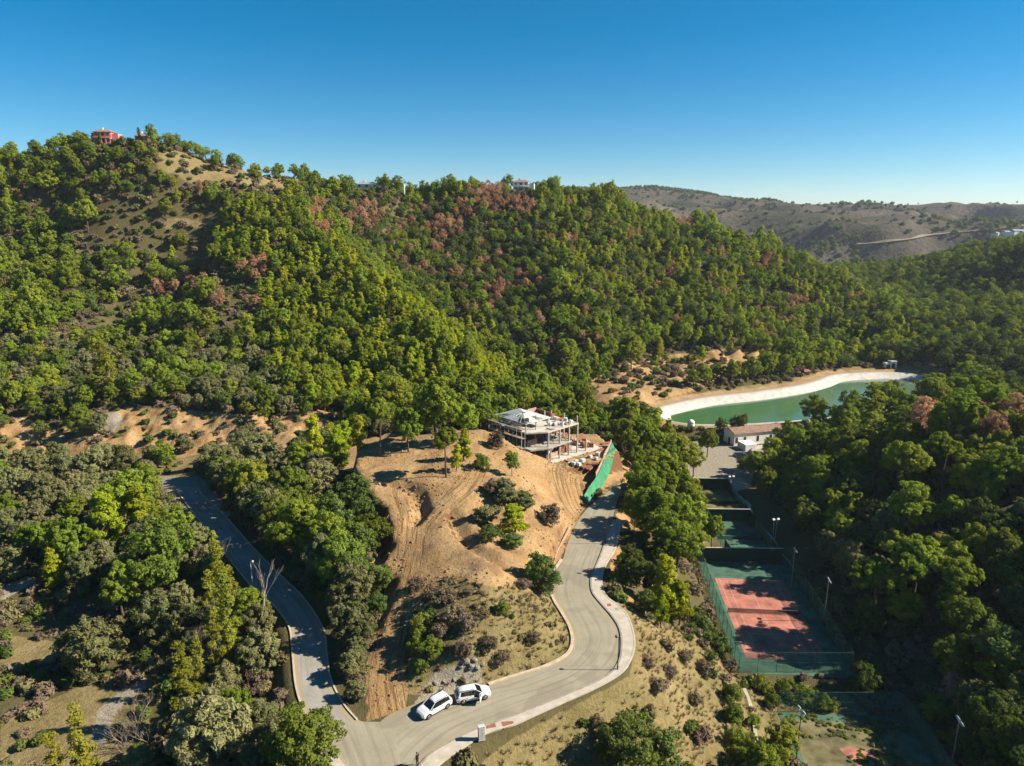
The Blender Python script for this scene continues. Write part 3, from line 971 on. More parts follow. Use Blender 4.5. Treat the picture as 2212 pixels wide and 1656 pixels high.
# ------------------------------------------------------------------ far hills
def far_height(x, y):
    t = (y - 700) / 1300
    z = 2 + 92 * smooth(t * 0.92) + 10 * smooth((y - 2000) / 1500)
    rid = 1 - np.abs(fbm(x / 330, y / 300, 4)) * 2.2
    z = z + (rid - 0.62) * 64 * smooth((y - 640) / 500) * (1 - 0.7 * smooth((y - 1500) / 700))
    z = z + fbm(x / 90, y / 90, 4) * 14 * smooth((y - 640) / 300)
    # long crest seen against the sky
    xs_ = x / np.maximum(y, 1)
    zc = np.interp(xs_, [-1.2, 0.0, 0.135, 0.20, 0.27, 0.33, 0.40, 0.47, 0.54, 0.60, 0.645, 0.675, 0.71, 0.75, 1.3], [90, 130, 132, 133, 116, 100, 86, 74, 71, 78, 86, 92, 84, 76, 90])
    k = smooth(1 - np.abs(y - 1950) / 420)
    z = z * (1 - k) + (zc + fbm(x / 120, y / 120, 4) * 7) * k
    z = np.where(y > 1950, np.minimum(z, zc + 2 - (y - 1950) * 0.05), z)
    return np.where(y < 700, z * smooth((y - 600) / 100) + (1 - smooth((y - 600) / 100)) * -12, z)

fx = axis([(-2600, -500, 60), (-500, 300, 30), (300, 1900, 14), (1900, 4200, 60)])
fy = axis([(600, 1000, 10), (1000, 2100, 14), (2100, 4200, 90)])
FX, FY = np.meshgrid(fx, fy)
FZ = far_height(FX, FY)

def make_far():
    m, nt, b = new_mat('far_hills')
    pos = geo_pos(nt)
    n1 = noise(nt, 0.004, 5, 0.62, pos)
    n2 = noise(nt, 0.03, 5, 0.7, pos)
    n3 = noise(nt, 0.14, 3, 0.7, pos)
    c = ramp(nt, n2, [(0.3, (0.058, 0.047, 0.038)), (0.55, (0.095, 0.075, 0.059)), (0.75, (0.135, 0.108, 0.084))])
    c = mix(nt, ramp(nt, n1, [(0.42, (0, 0, 0)), (0.6, (0.8, 0.8, 0.8))]), c, (0.036, 0.036, 0.022, 1))
    c = mix(nt, ramp(nt, n3, [(0.5, (0, 0, 0)), (0.64, (0.8, 0.8, 0.8))]), c, (0.024, 0.026, 0.016, 1))
    tr = attr(nt, 'track').outputs['Fac']
    c = mix(nt, tr, c, (0.30, 0.25, 0.18, 1))
    nt.links.new(c, b.inputs['Base Color'])
    b.inputs['Roughness'].default_value = 0.95
    b.inputs['Specular IOR Level'].default_value = 0.05
    bump(nt, b, n3, 0.8, 3.0)
    return m
def far_hit(vx, vy):
    d = ray(vx, vy)
    t = np.arange(620, 3500, 2.0)
    X, Y, Z = d[0] * t, d[1] * t, CAMZ + d[2] * t
    k = np.nonzero(Z - far_height(X, Y) <= 0)[0]
    return None if not len(k) else (X[k[0]], Y[k[0]], float(far_height(X[k[0]:k[0] + 1], Y[k[0]:k[0] + 1])[0]))
trk_pts = [far_hit(vx, vy) for vx, vy in ((1850, 532), (1900, 528), (1960, 520), (2010, 512), (2060, 505), (2110, 500), (2160, 497), (2260, 494))]
trk_pts = [p for p in trk_pts if p is not None]
ids2 = np.arange(len(fx) * len(fy)).reshape(len(fy), len(fx))
Q2 = np.stack([ids2[:-1, :-1], ids2[:-1, 1:], ids2[1:, 1:], ids2[1:, :-1]], -1).reshape(-1, 4)
dd, _, _ = line_dist(FX, FY, trk_pts)
me = fast_quads('distant_hills', np.stack([FX, FY, FZ], -1).reshape(-1, 3), Q2, make_far(), {'track': dd * 0})
hills = link(bpy.data.objects.new('distant_hills', me))
tag(hills, 'bare brown hills with a pale track on the horizon', kind='structure')

tl = resample(trk_pts, 7.0)
ta_, tb_ = offset_line(tl, 2.6), offset_line(tl, -2.6)
tz_ = np.convolve(np.pad(far_height(tl[:, 0], tl[:, 1]), 4, 'edge'), np.ones(9) / 9, 'valid')
Vt, Ft = [], []
for i in range(len(tl)):
    for P_ in (ta_[i], tb_[i]):
        Vt.append((P_[0], P_[1], max(tz_[i], float(far_height(P_[None, 0], P_[None, 1])[0])) + 1.4))
    if i:
        Ft.append((2 * i - 2, 2 * i - 1, 2 * i + 1, 2 * i))
trk_ob = from_arrays('hill_track', Vt, Ft, plain('track_dust', (0.28, 0.225, 0.16), 0.95, 0.15, 0.05))
tag(trk_ob, 'pale dirt track crossing the distant hills', kind='structure')

# ------------------------------------------------------------------ tree shapes
def leaf_cloud(seed, clumps, per, leaf, aspect=1.7, up=0.25, fuzz=0.7, fill=0.62):
    """leaf faces on the skins of many small clumps; returns vertices, triangles, tint"""
    r = np.random.default_rng(seed)
    C = np.array(clumps)
    k = np.maximum(4, (per * (C[:, 3] / C[:, 3].mean()) ** 2).astype(int))
    idx = np.repeat(np.arange(len(C)), k)
    n = len(idx)
    d = r.normal(size=(n, 3))
    d[:, 2] += up
    d /= np.linalg.norm(d, axis=1)[:, None]
    rad = C[idx, 3] * (fill + (1.08 - fill) * r.random(n) ** 0.6)
    p = C[idx, :3] + d * rad[:, None] * np.array([1, 1, 0.85])
    cen = C[:, :3].mean(0)
    outw = p - cen
    outw /= np.maximum(np.linalg.norm(outw, axis=1)[:, None], 1e-6)
    nrm = d * 0.65 + outw * 0.65 + np.array([0, 0, 0.25]) + r.normal(size=(n, 3)) * fuzz * 0.72
    nrm /= np.linalg.norm(nrm, axis=1)[:, None]
    a = np.cross(nrm, r.normal(size=(n, 3)))
    a /= np.maximum(np.linalg.norm(a, axis=1)[:, None], 1e-6)
    b = np.cross(nrm, a)
    s = leaf * (0.65 + 0.7 * r.random(n))[:, None]
    v0 = p + a * s * aspect * 0.6
    v1 = p - a * s * aspect * 0.4 + b * s * 0.5
    v2 = p - a * s * aspect * 0.4 - b * s * 0.5
    V = np.stack([v0, v1, v2], 1).reshape(-1, 3)
    T = np.arange(n * 3).reshape(-1, 3)
    tc = r.random(len(C))
    tint = np.repeat(np.clip(tc[idx] * 0.75 + r.random(n) * 0.25, 0, 1), 3)
    return V, T, tint

def lobes_to_clumps(seed, lobes, per_lobe, cr, zsq=0.85):
    r = np.random.default_rng(seed)
    out = []
    for (x, y, z, R) in lobes:
        m = max(3, int(per_lobe * (R / np.mean([l[3] for l in lobes])) ** 2))
        for _ in range(m):
            d = r.normal(size=3)
            d[2] = d[2] * 0.9 + 0.25
            d /= np.linalg.norm(d)
            rr = R * (0.62 + 0.42 * r.random())
            out.append((x + d[0] * rr, y + d[1] * rr, z + d[2] * rr * zsq, cr * (0.7 + 0.6 * r.random())))
    return out

def tube(path, radii, seg=6):
    V, F = [], []
    P = np.array(path, float)
    for i in range(len(P)):
        t = P[min(i + 1, len(P) - 1)] - P[max(i - 1, 0)]
        t /= max(np.linalg.norm(t), 1e-9)
        u = np.cross(t, (0.3, 1, 0.2))
        u /= np.linalg.norm(u)
        w = np.cross(t, u)
        for k in range(seg):
            a = 2 * math.pi * k / seg
            V.append(P[i] + (u * math.cos(a) + w * math.sin(a)) * radii[i])
    for i in range(len(P) - 1):
        for k in range(seg):
            F.append((i * seg + k, i * seg + (k + 1) % seg, (i + 1) * seg + (k + 1) % seg, (i + 1) * seg + k))
    return V, F

def join_tubes(tubes):
    V, F = [], []
    for v, f in tubes:
        o = len(V)
        V += list(v)
        F += [tuple(i + o for i in q) for q in f]
    return V, F

def trunk_shape(seed, h, r0, lobes, lean=0.3, limbs=5, seg=6):
    r = random.Random(seed)
    lx, ly = r.uniform(-lean, lean), r.uniform(-lean, lean)
    top = (lx, ly, h)
    path = [(0, 0, -0.8), (lx * 0.08, ly * 0.05, 0), (lx * 0.25 + r.uniform(-.1, .1), ly * 0.3, h * 0.35), (lx * 0.6, ly * 0.55 + r.uniform(-.1, .1), h * 0.7), top]
    tb = [tube(path, [r0 * 1.25, r0 * 1.1, r0 * 0.85, r0 * 0.6, r0 * 0.25], seg)]
    for l in lobes[:limbs]:
        t = r.uniform(0.5, 0.85)
        s = np.array(path[2]) * (1 - t) + np.array(top) * t
        e = np.array(l[:3])
        mid = s * 0.5 + e * 0.5 + np.array([0, 0, -0.12 * h * 0.3])
        tb.append(tube([s, mid, e], [r0 * 0.45, r0 * 0.3, r0 * 0.1], 5))
    return join_tubes(tb)

def pine_lobes(seed, R, zc, Rz, n, form='round'):
    """a few broad overlapping masses that make one uneven dome"""
    r = random.Random(seed)
    L = []
    lx, ly = r.uniform(-0.22, 0.22) * R, r.uniform(-0.22, 0.22) * R
    for i in range(n):
        t = (i + 0.5) / n
        a = i * 2.4 + r.uniform(-0.5, 0.5)
        if form == 'cone':
            prof = (1 - t) ** 0.8 + 0.10 if t > 0.2 else 0.75 + t * 1.0
            z = zc + Rz * (2 * t - 1) * 0.92
        elif form == 'umbrella':
            prof = 1.0 - 0.7 * t
            z = zc + Rz * (1.1 * t - 0.35 + r.uniform(-0.15, 0.15))
        else:
            prof = math.sqrt(max(0.08, 1 - (1.75 * t - 0.75) ** 2))
            z = zc + Rz * (2 * t - 1) * 0.8 + r.uniform(-0.12, 0.12) * Rz
        lr = R * r.uniform(0.26, 0.50) * (0.6 + 0.45 * prof)
        rr = max(0.0, R * prof - lr * 0.8) * r.uniform(0.55, 1.05)
        L.append((rr * math.cos(a) + lx * t, rr * math.sin(a) + ly * t, z, lr))
    r.shuffle(L)
    return L

def cloud_mesh(name, V, T, tint, mat):
    return fast_quads(name, V, np.asarray(T), mat, {'tint': tint}, smooth_shade=False)

bark = plain('pine_bark', (0.15, 0.105, 0.075), 0.95, 0.3, 2.5, 0.1)
bark_grey = plain('grey_bark', (0.26, 0.225, 0.18), 0.95, 0.25, 3.0, 0.1)
bark_pale = plain('dead_wood', (0.42, 0.35, 0.27), 0.9, 0.2, 3.0, 0.1)

LEAF = {
    'pine':    make_leaf('pine_needles', (0.098, 0.142, 0.016), (0.28, 0.33, 0.040), 0.46),
    'young':   make_leaf('young_pine_needles', (0.20, 0.255, 0.014), (0.39, 0.42, 0.028), 0.48),
    'brown':   make_leaf('dry_pine_needles', (0.28, 0.15, 0.078), (0.50, 0.305, 0.175), 0.40),
    'olive':   make_leaf('olive_leaves', (0.115, 0.125, 0.044), (0.25, 0.248, 0.108), 0.38),
    'oak':     make_leaf('oak_leaves', (0.054, 0.087, 0.019), (0.150, 0.188, 0.045), 0.35),
    'poplar':  make_leaf('poplar_leaves', (0.145, 0.17, 0.021), (0.30, 0.295, 0.040), 0.45),
    'green':   make_leaf('broad_leaves', (0.105, 0.148, 0.018), (0.21, 0.25, 0.042), 0.43),
    'brush':   make_leaf('brush_leaves', (0.10, 0.098, 0.038), (0.25, 0.215, 0.10), 0.34),
    'greybrush': make_leaf('dry_brush', (0.102, 0.079, 0.053), (0.222, 0.168, 0.108), 0.30),
    'straw':   make_leaf('straw', (0.150, 0.120, 0.054), (0.323, 0.255, 0.128), 0.25),
}

# kind: nominal crown width, list of (trunk mesh, crown mesh); 'far' gives light single shapes
KINDS = {}

def build_kind(key, n_var, R, h, zc, Rz, lobes_n, form, per_lobe, cr, per, leaf, mat, bark_mat, aspect=1.7, limbs=5, fuzz=0.7, r0=0.17, lean=0.5, far=(0, 0, 0)):
    near, light = [], []
    for v in range(n_var):
        sd = sum(map(ord, key)) * 31 + v * 101
        lb = pine_lobes(sd, R, zc, Rz, lobes_n + (v % 3) - 1, form)
        cl = lobes_to_clumps(sd + 1, lb, per_lobe, cr)
        Vv, T, ti = leaf_cloud(sd + 2, cl, per, leaf, aspect, fuzz=fuzz)
        crown = cloud_mesh('crown_' + key, Vv, T, ti, mat)
        tv, tf = trunk_shape(sd + 3, zc + Rz * 0.2, r0, lb, lean, limbs)
        tm = bpy.data.meshes.new('trunk_' + key)
        tm.from_pydata([tuple(map(float, q)) for q in tv], [], tf)
        tm.materials.append(bark_mat)
        near.append((tm, crown))
        if far[0]:
            lb2 = lb
            cl2 = lobes_to_clumps(sd + 5, lb2, max(3, per_lobe * far[0]), cr * far[2] if len(far) > 2 else cr)
            Vf, Tf, tif = leaf_cloud(sd + 6, cl2, per * far[1], leaf * (far[3] if len(far) > 3 else 1.5), aspect * 0.85, fuzz=fuzz)
            light.append((Vf, Tf, tif, join_tubes([tube([(0, 0, -1), (0, 0, zc)], [r0 * 1.1, r0 * 0.5], 4)])))
    KINDS[key] = dict(width=2 * R, zc=zc, near=near, far=light, mat=mat, bark=bark_mat)

FARP = (0.6, 0.55, 1.25, 1.45)
build_kind('pine', 7, 3.4, 9, 5.6, 2.9, 12, 'round', 17, 0.36, 46, 0.185, LEAF['pine'], bark, far=FARP)
build_kind('umbrella', 4, 4.2, 11, 8.8, 1.5, 16, 'umbrella', 14, 0.38, 50, 0.19, LEAF['pine'], bark, r0=0.22, lean=0.9, limbs=9)
build_kind('young', 7, 2.2, 7.6, 4.0, 3.1, 11, 'cone', 13, 0.30, 36, 0.17, LEAF['young'], bark, r0=0.12, far=FARP)
build_kind('brown', 5, 2.6, 8.5, 5.0, 2.8, 11, 'round', 13, 0.32, 26, 0.16, LEAF['brown'], bark_grey, far=FARP, limbs=9)
build_kind('olive', 6, 3.0, 5.4, 3.0, 2.2, 12, 'round', 16, 0.34, 50, 0.155, LEAF['olive'], bark_grey, aspect=2.4, fuzz=1.0, far=FARP, r0=0.2)
build_kind('oak', 5, 2.9, 5.6, 3.2, 2.2, 12, 'round', 16, 0.33, 46, 0.155, LEAF['oak'], bark_grey, aspect=1.4, fuzz=0.9, far=FARP, r0=0.2)
build_kind('green', 4, 3.4, 7.5, 4.4, 3.1, 13, 'round', 17, 0.36, 56, 0.17, LEAF['green'], bark_grey, aspect=1.3, fuzz=1.0, r0=0.2)
build_kind('poplar', 4, 1.5, 10, 5.2, 4.6, 14, 'cone', 10, 0.30, 36, 0.15, LEAF['poplar'], bark_grey, aspect=1.3, fuzz=1.0, r0=0.14)
build_kind('shrub', 4, 1.3, 1.6, 0.75, 0.75, 8, 'round', 9, 0.22, 36, 0.10, LEAF['oak'], bark_grey, fuzz=1.0, r0=0.05, limbs=3)
build_kind('greenshrub', 3, 1.5, 2.0, 1.0, 1.0, 9, 'round', 9, 0.25, 40, 0.11, LEAF['green'], bark_grey, fuzz=1.0, r0=0.06, limbs=3)
build_kind('dryshrub', 3, 1.3, 1.4, 0.65, 0.65, 8, 'round', 9, 0.24, 26, 0.10, LEAF['greybrush'], bark_grey, aspect=2.6, fuzz=1.1, r0=0.05, limbs=3)

NAMES = {'pine': 'pine_tree', 'umbrella': 'pine_tree', 'young': 'young_pine', 'brown': 'dried_pine', 'olive': 'olive_tree', 'oak': 'oak_tree', 'green': 'broadleaf_tree',
         'poplar': 'poplar_tree', 'shrub': 'shrub', 'greenshrub': 'shrub', 'dryshrub': 'dry_shrub'}
CATS = {'pine': 'pine tree', 'umbrella': 'pine tree', 'young': 'pine tree', 'brown': 'pine tree', 'olive': 'olive tree', 'oak': 'oak tree', 'green': 'tree', 'poplar': 'poplar tree',
        'shrub': 'shrub', 'greenshrub': 'shrub', 'dryshrub': 'shrub'}
PLACED = []                                # x, y, crown radius of every tree set so far

def plant(kind, x, y, scale, label, group=None, zs=1.0, sink=0.0, rz=None, var=None):
    K = KINDS[kind]
    tm, cm = K['near'][random.randrange(len(K['near'])) if var is None else var % len(K['near'])]
    e = link(bpy.data.objects.new(NAMES[kind], None))
    e.empty_display_size = 0.3
    e.location = (x, y, gz(x, y) - sink)
    e.rotation_euler = (0, 0, random.uniform(0, 6.28) if rz is None else rz)
    e.scale = (scale * random.uniform(0.88, 1.12), scale * random.uniform(0.88, 1.12), scale * zs)
    t = link(bpy.data.objects.new('trunk', tm))
    t.parent = e
    c = link(bpy.data.objects.new('crown', cm))
    c.parent = e
    tag(e, label, CATS[kind], group)
    PLACED.append((x, y, K['width'] * scale / 2, kind))
    return e

def plant_px(kind, vx, vy, wpx, label, group=None, zs=1.0, var=None):
    """tree whose crown middle shows at this pixel, as wide as wpx pixels"""
    K = KINDS[kind]
    s = 1.0
    for _ in range(6):
        h = hit(vx, vy, K['zc'] * s * zs)
        if h is None:
            return None
        x, y, g = h
        _, _, dep = project(x, y, g + K['zc'] * s * zs)
        s = wpx * float(dep) / FPX / K['width']
    return plant(kind, x, y, s, label, group, zs, var=var)
# ------------------------------------------------------------------ single trees set by hand
ONE = [
    ('umbrella', 816, 886, 88, 'tall pine with a bare straight trunk standing on the far edge of the dirt mound', 1.15),
    ('umbrella', 962, 950, 84, 'dark trunked pine leaning over its shadow on top of the dirt mound', 1.0),
    ('young', 1112, 1118, 92, 'bright yellow-green pine in the clump on the slope above the road', 0.5),
    ('oak', 1172, 1238, 100, 'round dark oak with a bent trunk beside the road kerb', 0.95),
    ('pine', 1106, 995, 40, 'small lone pine on the graded bare slope below the building site', 1.1),
    ('greenshrub', 1042, 1000, 40, 'dark green bush at the head of the machine tracks', 1.2),
    ('greenshrub', 488, 1026, 52, 'bright green bush beyond the top end of the grey road', 1.1),
    ('green', 170, 903, 62, 'bright green tree growing on the earth bank', 1.0),
    ('poplar', 226, 795, 70, 'yellow-green rounded tree at the foot of the wooded hill', 0.6),
    ('pine', 256, 1262, 96, 'bright round pine among olives in the left valley', 1.1),
    ('olive', 195, 1402, 138, 'large grey-green olive tree by the shady dirt path', 1.0),
    ('green', 335, 1195, 175, 'broad bright green tree beside the yellow poplars', 1.0),
    ('green', 648, 1596, 165, 'fresh green broadleaf tree overhanging the road junction', 1.0),
    ('olive', 470, 1585, 210, 'large silvery olive tree next to the fresh green broadleaf', 0.95),
    ('pine', 1975, 1092, 118, 'sunlit pine standing out of the dark wood above the tennis court', 1.0),
    ('brown', 1995, 892, 76, 'rusty red dying pine above the white building', 0.9),
    ('brown', 2195, 885, 84, 'dark red-brown pine at the crest of the shaded hill', 0.85),
    ('poplar', 1890, 905, 100, 'yellowing broad tree between pines above the white building', 0.55),
    ('pine', 1762, 884, 66, 'small flat-topped pine beside the reservoir water', 1.0),
    ('oak', 1597, 912, 46, 'dark round tree behind the long white building', 1.0),
    ('greenshrub', 1085, 1315, 38, 'lone green bush on the dry knoll above the road', 1.1),
    ('oak', 1345, 1590, 150, 'big dark leafy tree on the dry slope below the pavement', 0.95),
    ('dryshrub', 560, 1478, 72, 'rust tinted shrub beside the lower grey road', 1.0),
    ('greenshrub', 690, 1015, 1, '', 1.0),
]
for k, vx, vy, w, lab, zs in ONE:
    if lab:
        plant_px(k, vx, vy, w, lab, None, zs)

GROUPS = [
    ('pine tree in the grove between the road end and the padel courts', 'pines beside the padel courts',
     [('pine', 1388, 1045, 105), ('pine', 1442, 1045, 115), ('pine', 1420, 1105, 120), ('pine', 1490, 1115, 95), ('pine', 1465, 1165, 100), ('pine', 1540, 1142, 58), ('pine', 1372, 1090, 70), ('pine', 1500, 1165, 70), ('pine', 1430, 1010, 80)]),
    ('dark green oak bush on the slope right of the pavement', 'oak bushes right of the pavement',
     [('oak', 1365, 1222, 95), ('oak', 1418, 1230, 60), ('oak', 1400, 1300, 62), ('oak', 1385, 1165, 45), ('oak', 1420, 1190, 60)]),
    ('yellow-green pine on the slope above the tennis court fence', 'yellow-green pines above the tennis court',
     [('young', 1442, 1262, 88), ('young', 1470, 1295, 70), ('young', 1430, 1310, 60)]),
    ('green pine tree between the building site and the reservoir', 'pines between building site and reservoir',
     [('pine', 1350, 935, 70), ('pine', 1392, 925, 66), ('pine', 1470, 972, 76), ('pine', 1385, 935, 75), ('pine', 1330, 895, 50), ('pine', 1300, 905, 46), ('pine', 1425, 960, 66), ('pine', 1455, 985, 60), ('pine', 1370, 985, 50), ('pine', 1500, 985, 60), ('pine', 1270, 880, 44), ('pine', 1530, 950, 50), ('oak', 1555, 915, 30)]),
    ('pine tree in the row on the bare bench above the reservoir', 'pines on the reservoir bench',
     [('pine', 1526, 806, 40), ('pine', 1582, 796, 46), ('pine', 1628, 792, 42), ('pine', 1700, 786, 40), ('pine', 1550, 802, 34), ('pine', 1660, 790, 36), ('pine', 1500, 812, 34)]),
    ('pine tree at the edge of the wood beside the long white building', 'pines beside the white building',
     [('pine', 1706, 935, 64), ('pine', 1730, 962, 74), ('pine', 1782, 950, 76), ('pine', 1640, 1005, 64), ('pine', 1690, 995, 70), ('pine', 1820, 905, 70), ('pine', 1845, 880, 80), ('pine', 1930, 858, 74), ('pine', 1610, 1000, 40), ('pine', 1660, 1035, 60)]),
    ('large pine with a spreading crown on the shaded hill right of the courts', 'spreading pines on the shaded hill',
     [('umbrella', 1900, 1245, 135), ('umbrella', 1985, 1205, 150), ('umbrella', 2062, 1235, 130), ('umbrella', 1958, 985, 130), ('umbrella', 2042, 965, 100), ('pine', 2062, 835, 120), ('pine', 2130, 800, 110), ('pine', 2010, 850, 80), ('pine', 1960, 1310, 90), ('pine', 2060, 1300, 90)]),
    ('orange-brown drying pine on the shaded hill', 'drying pines on the shaded hill', [('brown', 2130, 855, 66), ('brown', 2150, 925, 70), ('brown', 2060, 1480, 60), ('brown', 2030, 1170, 50), ('brown', 2110, 900, 70)]),
    ('grey-green oak on the dark slope right of the tennis courts', 'oaks on the dark slope right of the courts',
     [('olive', 1838, 1208, 90), ('olive', 1795, 1180, 70), ('oak', 1880, 1325, 90), ('green', 2180, 1180, 100), ('green', 2100, 1345, 120), ('oak', 2185, 1400, 125), ('green', 2060, 1420, 95), ('oak', 2150, 1545, 140), ('green', 2190, 1610, 120), ('oak', 2090, 1600, 90), ('olive', 2190, 1300, 90), ('oak', 1750, 1110, 80), ('oak', 1830, 1060, 80), ('oak', 1720, 1060, 70), ('oak', 1880, 1110, 80), ('olive', 1860, 1150, 60), ('oak', 2120, 1110, 90), ('green', 2020, 1530, 70)]),
    ('grey-green olive tree in the scrub between the earth bank and the grey road', 'olive trees below the earth bank',
     [('olive', 60, 1000, 84), ('olive', 130, 1012, 84), ('olive', 200, 1000, 92), ('olive', 268, 990, 82), ('olive', 332, 985, 62), ('olive', 92, 1062, 92), ('olive', 22, 1040, 74), ('olive', 482, 1000, 92), ('olive', 560, 975, 92), ('olive', 525, 950, 70), ('olive', 440, 1005, 60),
      ('olive', 160, 1045, 70), ('olive', 240, 1040, 60), ('olive', 0, 990, 70), ('olive', 395, 960, 40), ('olive', 610, 1005, 70), ('olive', 520, 1020, 70)]),
    ('leafy tree in the dense belt between the grey road and the dirt mound', 'trees between grey road and dirt mound',
     [('green', 620, 1050, 100), ('olive', 690, 1030, 100), ('olive', 560, 1075, 100), ('pine', 640, 1128, 130), ('oak', 720, 1125, 140), ('olive', 600, 1150, 90), ('oak', 762, 1165, 105), ('olive', 690, 1200, 100), ('oak', 735, 1075, 80), ('oak', 660, 1170, 90), ('oak', 790, 1095, 90), ('green', 795, 1150, 84), ('oak', 770, 1055, 80), ('oak', 775, 1225, 80), ('pine', 700, 1160, 110)]),
    ('silvery olive bush at the foot of the dirt ramp', 'olive bushes at the foot of the dirt ramp', [('olive', 752, 1262, 120), ('olive', 765, 1345, 105), ('olive', 758, 1430, 64), ('olive', 765, 1490, 50), ('olive', 735, 1310, 76), ('olive', 768, 1400, 50)]),
    ('bright pine beyond the left corner of the dirt mound', 'bright pines behind the dirt mound',
     [('young', 672, 948, 76), ('young', 722, 962, 66), ('pine', 640, 985, 62), ('young', 745, 945, 50), ('pine', 940, 868, 120), ('pine', 880, 915, 80), ('pine', 1010, 900, 70), ('pine', 860, 850, 80), ('young', 1000, 955, 46), ('young', 985, 985, 40), ('pine', 1040, 880, 56), ('young', 770, 925, 50)]),
    ('pine tree in the left valley between olives and poplars', 'pines in the left valley',
     [('pine', 255, 1070, 120), ('young', 232, 1115, 95), ('pine', 300, 1045, 90), ('pine', 140, 1165, 105), ('young', 290, 1110, 80), ('pine', 10, 1095, 60), ('young', 120, 1220, 60), ('pine', 60, 1160, 60)]),
    ('grey olive tree in the shady left valley', 'olives in the shady left valley',
     [('olive', 178, 1225, 86), ('olive', 226, 1190, 50), ('olive', 345, 1325, 125), ('olive', 575, 1600, 110), ('olive', 300, 1650, 90), ('olive', 420, 1380, 60), ('olive', 385, 1290, 70), ('olive', 380, 1545, 90), ('olive', 560, 1545, 90)]),
    ('tall yellow poplar in the row along the stream left of the grey road', 'yellow poplars in the left valley',
     [('poplar', 475, 1250, 60), ('poplar', 492, 1330, 72), ('poplar', 455, 1310, 56), ('poplar', 498, 1290, 50), ('poplar', 400, 1475, 70), ('poplar', 470, 1400, 56), ('poplar', 500, 1395, 46), ('poplar', 172, 1620, 74), ('poplar', 425, 1440, 50), ('poplar', 465, 1200, 40), ('poplar', 120, 1660, 60)]),
    ('dark green bush on the dry knoll beside the dirt ramp', 'dark bushes on the knoll',
     [('greenshrub', 912, 1350, 66), ('greenshrub', 896, 1398, 46), ('greenshrub', 935, 1402, 58), ('greenshrub', 910, 1442, 40), ('shrub', 925, 1330, 50), ('greenshrub', 905, 1380, 50)]),
    ('olive green tree in the clump on the slope above the road', 'trees in the clump above the road', [('olive', 1050, 1112, 72), ('olive', 1090, 1062, 80), ('oak', 1062, 1150, 60), ('oak', 1110, 1165, 56), ('olive', 1130, 1080, 60)]),
    ('dry grey-brown shrub on the open slope', 'dry shrubs on open slopes',
     [('dryshrub', 1186, 1110, 62), ('dryshrub', 1070, 950, 50), ('dryshrub', 1420, 1482, 46), ('dryshrub', 1448, 1452, 40), ('dryshrub', 1500, 1510, 36), ('dryshrub', 980, 1330, 60), ('dryshrub', 1010, 1350, 54), ('dryshrub', 1055, 1390, 50), ('dryshrub', 1085, 1420, 44), ('dryshrub', 960, 1290, 56),
      ('dryshrub', 1000, 1400, 50), ('dryshrub', 1400, 1430, 36), ('dryshrub', 1150, 1380, 36), ('dryshrub', 1130, 1260, 36), ('dryshrub', 930, 1280, 44), ('dryshrub', 950, 1360, 50), ('dryshrub', 1040, 1330, 36), ('dryshrub', 1290, 1560, 36), ('dryshrub', 1520, 1440, 44), ('dryshrub', 1480, 1420, 36),
      ('dryshrub', 900, 1265, 46), ('dryshrub', 1060, 1055, 50), ('dryshrub', 1010, 1280, 30)]),
    ('green bush on the slope between pavement and tennis court', 'green bushes on the slope above the courts',
     [('shrub', 1435, 1620, 100), ('greenshrub', 1580, 1500, 56), ('greenshrub', 1584, 1545, 60), ('greenshrub', 1588, 1590, 62), ('greenshrub', 1592, 1635, 60), ('shrub', 1560, 1400, 62), ('shrub', 1545, 1375, 50), ('shrub', 1520, 1350, 46), ('shrub', 1490, 1360, 40), ('shrub', 1500, 1330, 50), ('shrub', 1380, 1560, 80), ('greenshrub', 1390, 1640, 70),
      ('shrub', 1535, 1420, 40), ('shrub', 1330, 1250, 36), ('greenshrub', 1650, 1480, 50), ('greenshrub', 1700, 1490, 60), ('greenshrub', 1745, 1500, 56), ('greenshrub', 1790, 1520, 50), ('greenshrub', 1668, 1515, 40), ('greenshrub', 1620, 1600, 40), ('greenshrub', 1630, 1560, 36)]),
]
KN = {'olive': 'grey-green olive tree', 'oak': 'dark green oak', 'green': 'fresh green broadleaf tree', 'pine': 'green pine', 'young': 'yellow-green pine', 'umbrella': 'spreading green pine', 'poplar': 'yellow-green poplar',
      'greenshrub': 'fresh green bush', 'shrub': 'dark green bush', 'dryshrub': 'dry grey-brown shrub', 'brown': 'orange-brown drying pine'}
PREPS = (' between ', ' in the ', ' on the ', ' at the ', ' beyond ')
for lab, grp, items in GROUPS:
    cutp = min(lab.find(q) for q in PREPS if q in lab)
    for it in items:
        size = 'large ' if it[3] >= 105 else ('small ' if it[3] < 56 else '')
        plant_px(it[0], it[1], it[2], it[3], (size + KN[it[0]] + lab[cutp:]), grp, 0.62 if 'clump' in grp else 1.0)

rl = resample(left_road_r[:-2], 4.6)
ro = offset_line(rl, 4.4)
for i, p in enumerate(ro[1:-2]):
    if p[1] < 92 or poly_sd(np.array([p[0]]), np.array([p[1]]), mound_poly)[0] < 0.5:
        continue
    plant(('oak', 'olive', 'green', 'oak', 'pine')[i % 5], p[0], p[1], random.uniform(1.15, 1.4) * (0.85 if i % 5 in (2, 4) else 1), 'tall leafy tree lining the shaded edge of the grey road', 'trees lining the grey road', 1.15)
# ------------------------------------------------------------------ woods filled in over the terrain
n_hand = len(PLACED)

def jitter_grid(x0, x1, y0, y1, st, seed):
    r = np.random.default_rng(seed)
    X, Y = np.meshgrid(np.arange(x0, x1, st), np.arange(y0, y1, st))
    X = X + r.uniform(-0.45, 0.45, X.shape) * st
    Y = Y + r.uniform(-0.45, 0.45, Y.shape) * st
    return X.ravel(), Y.ravel()

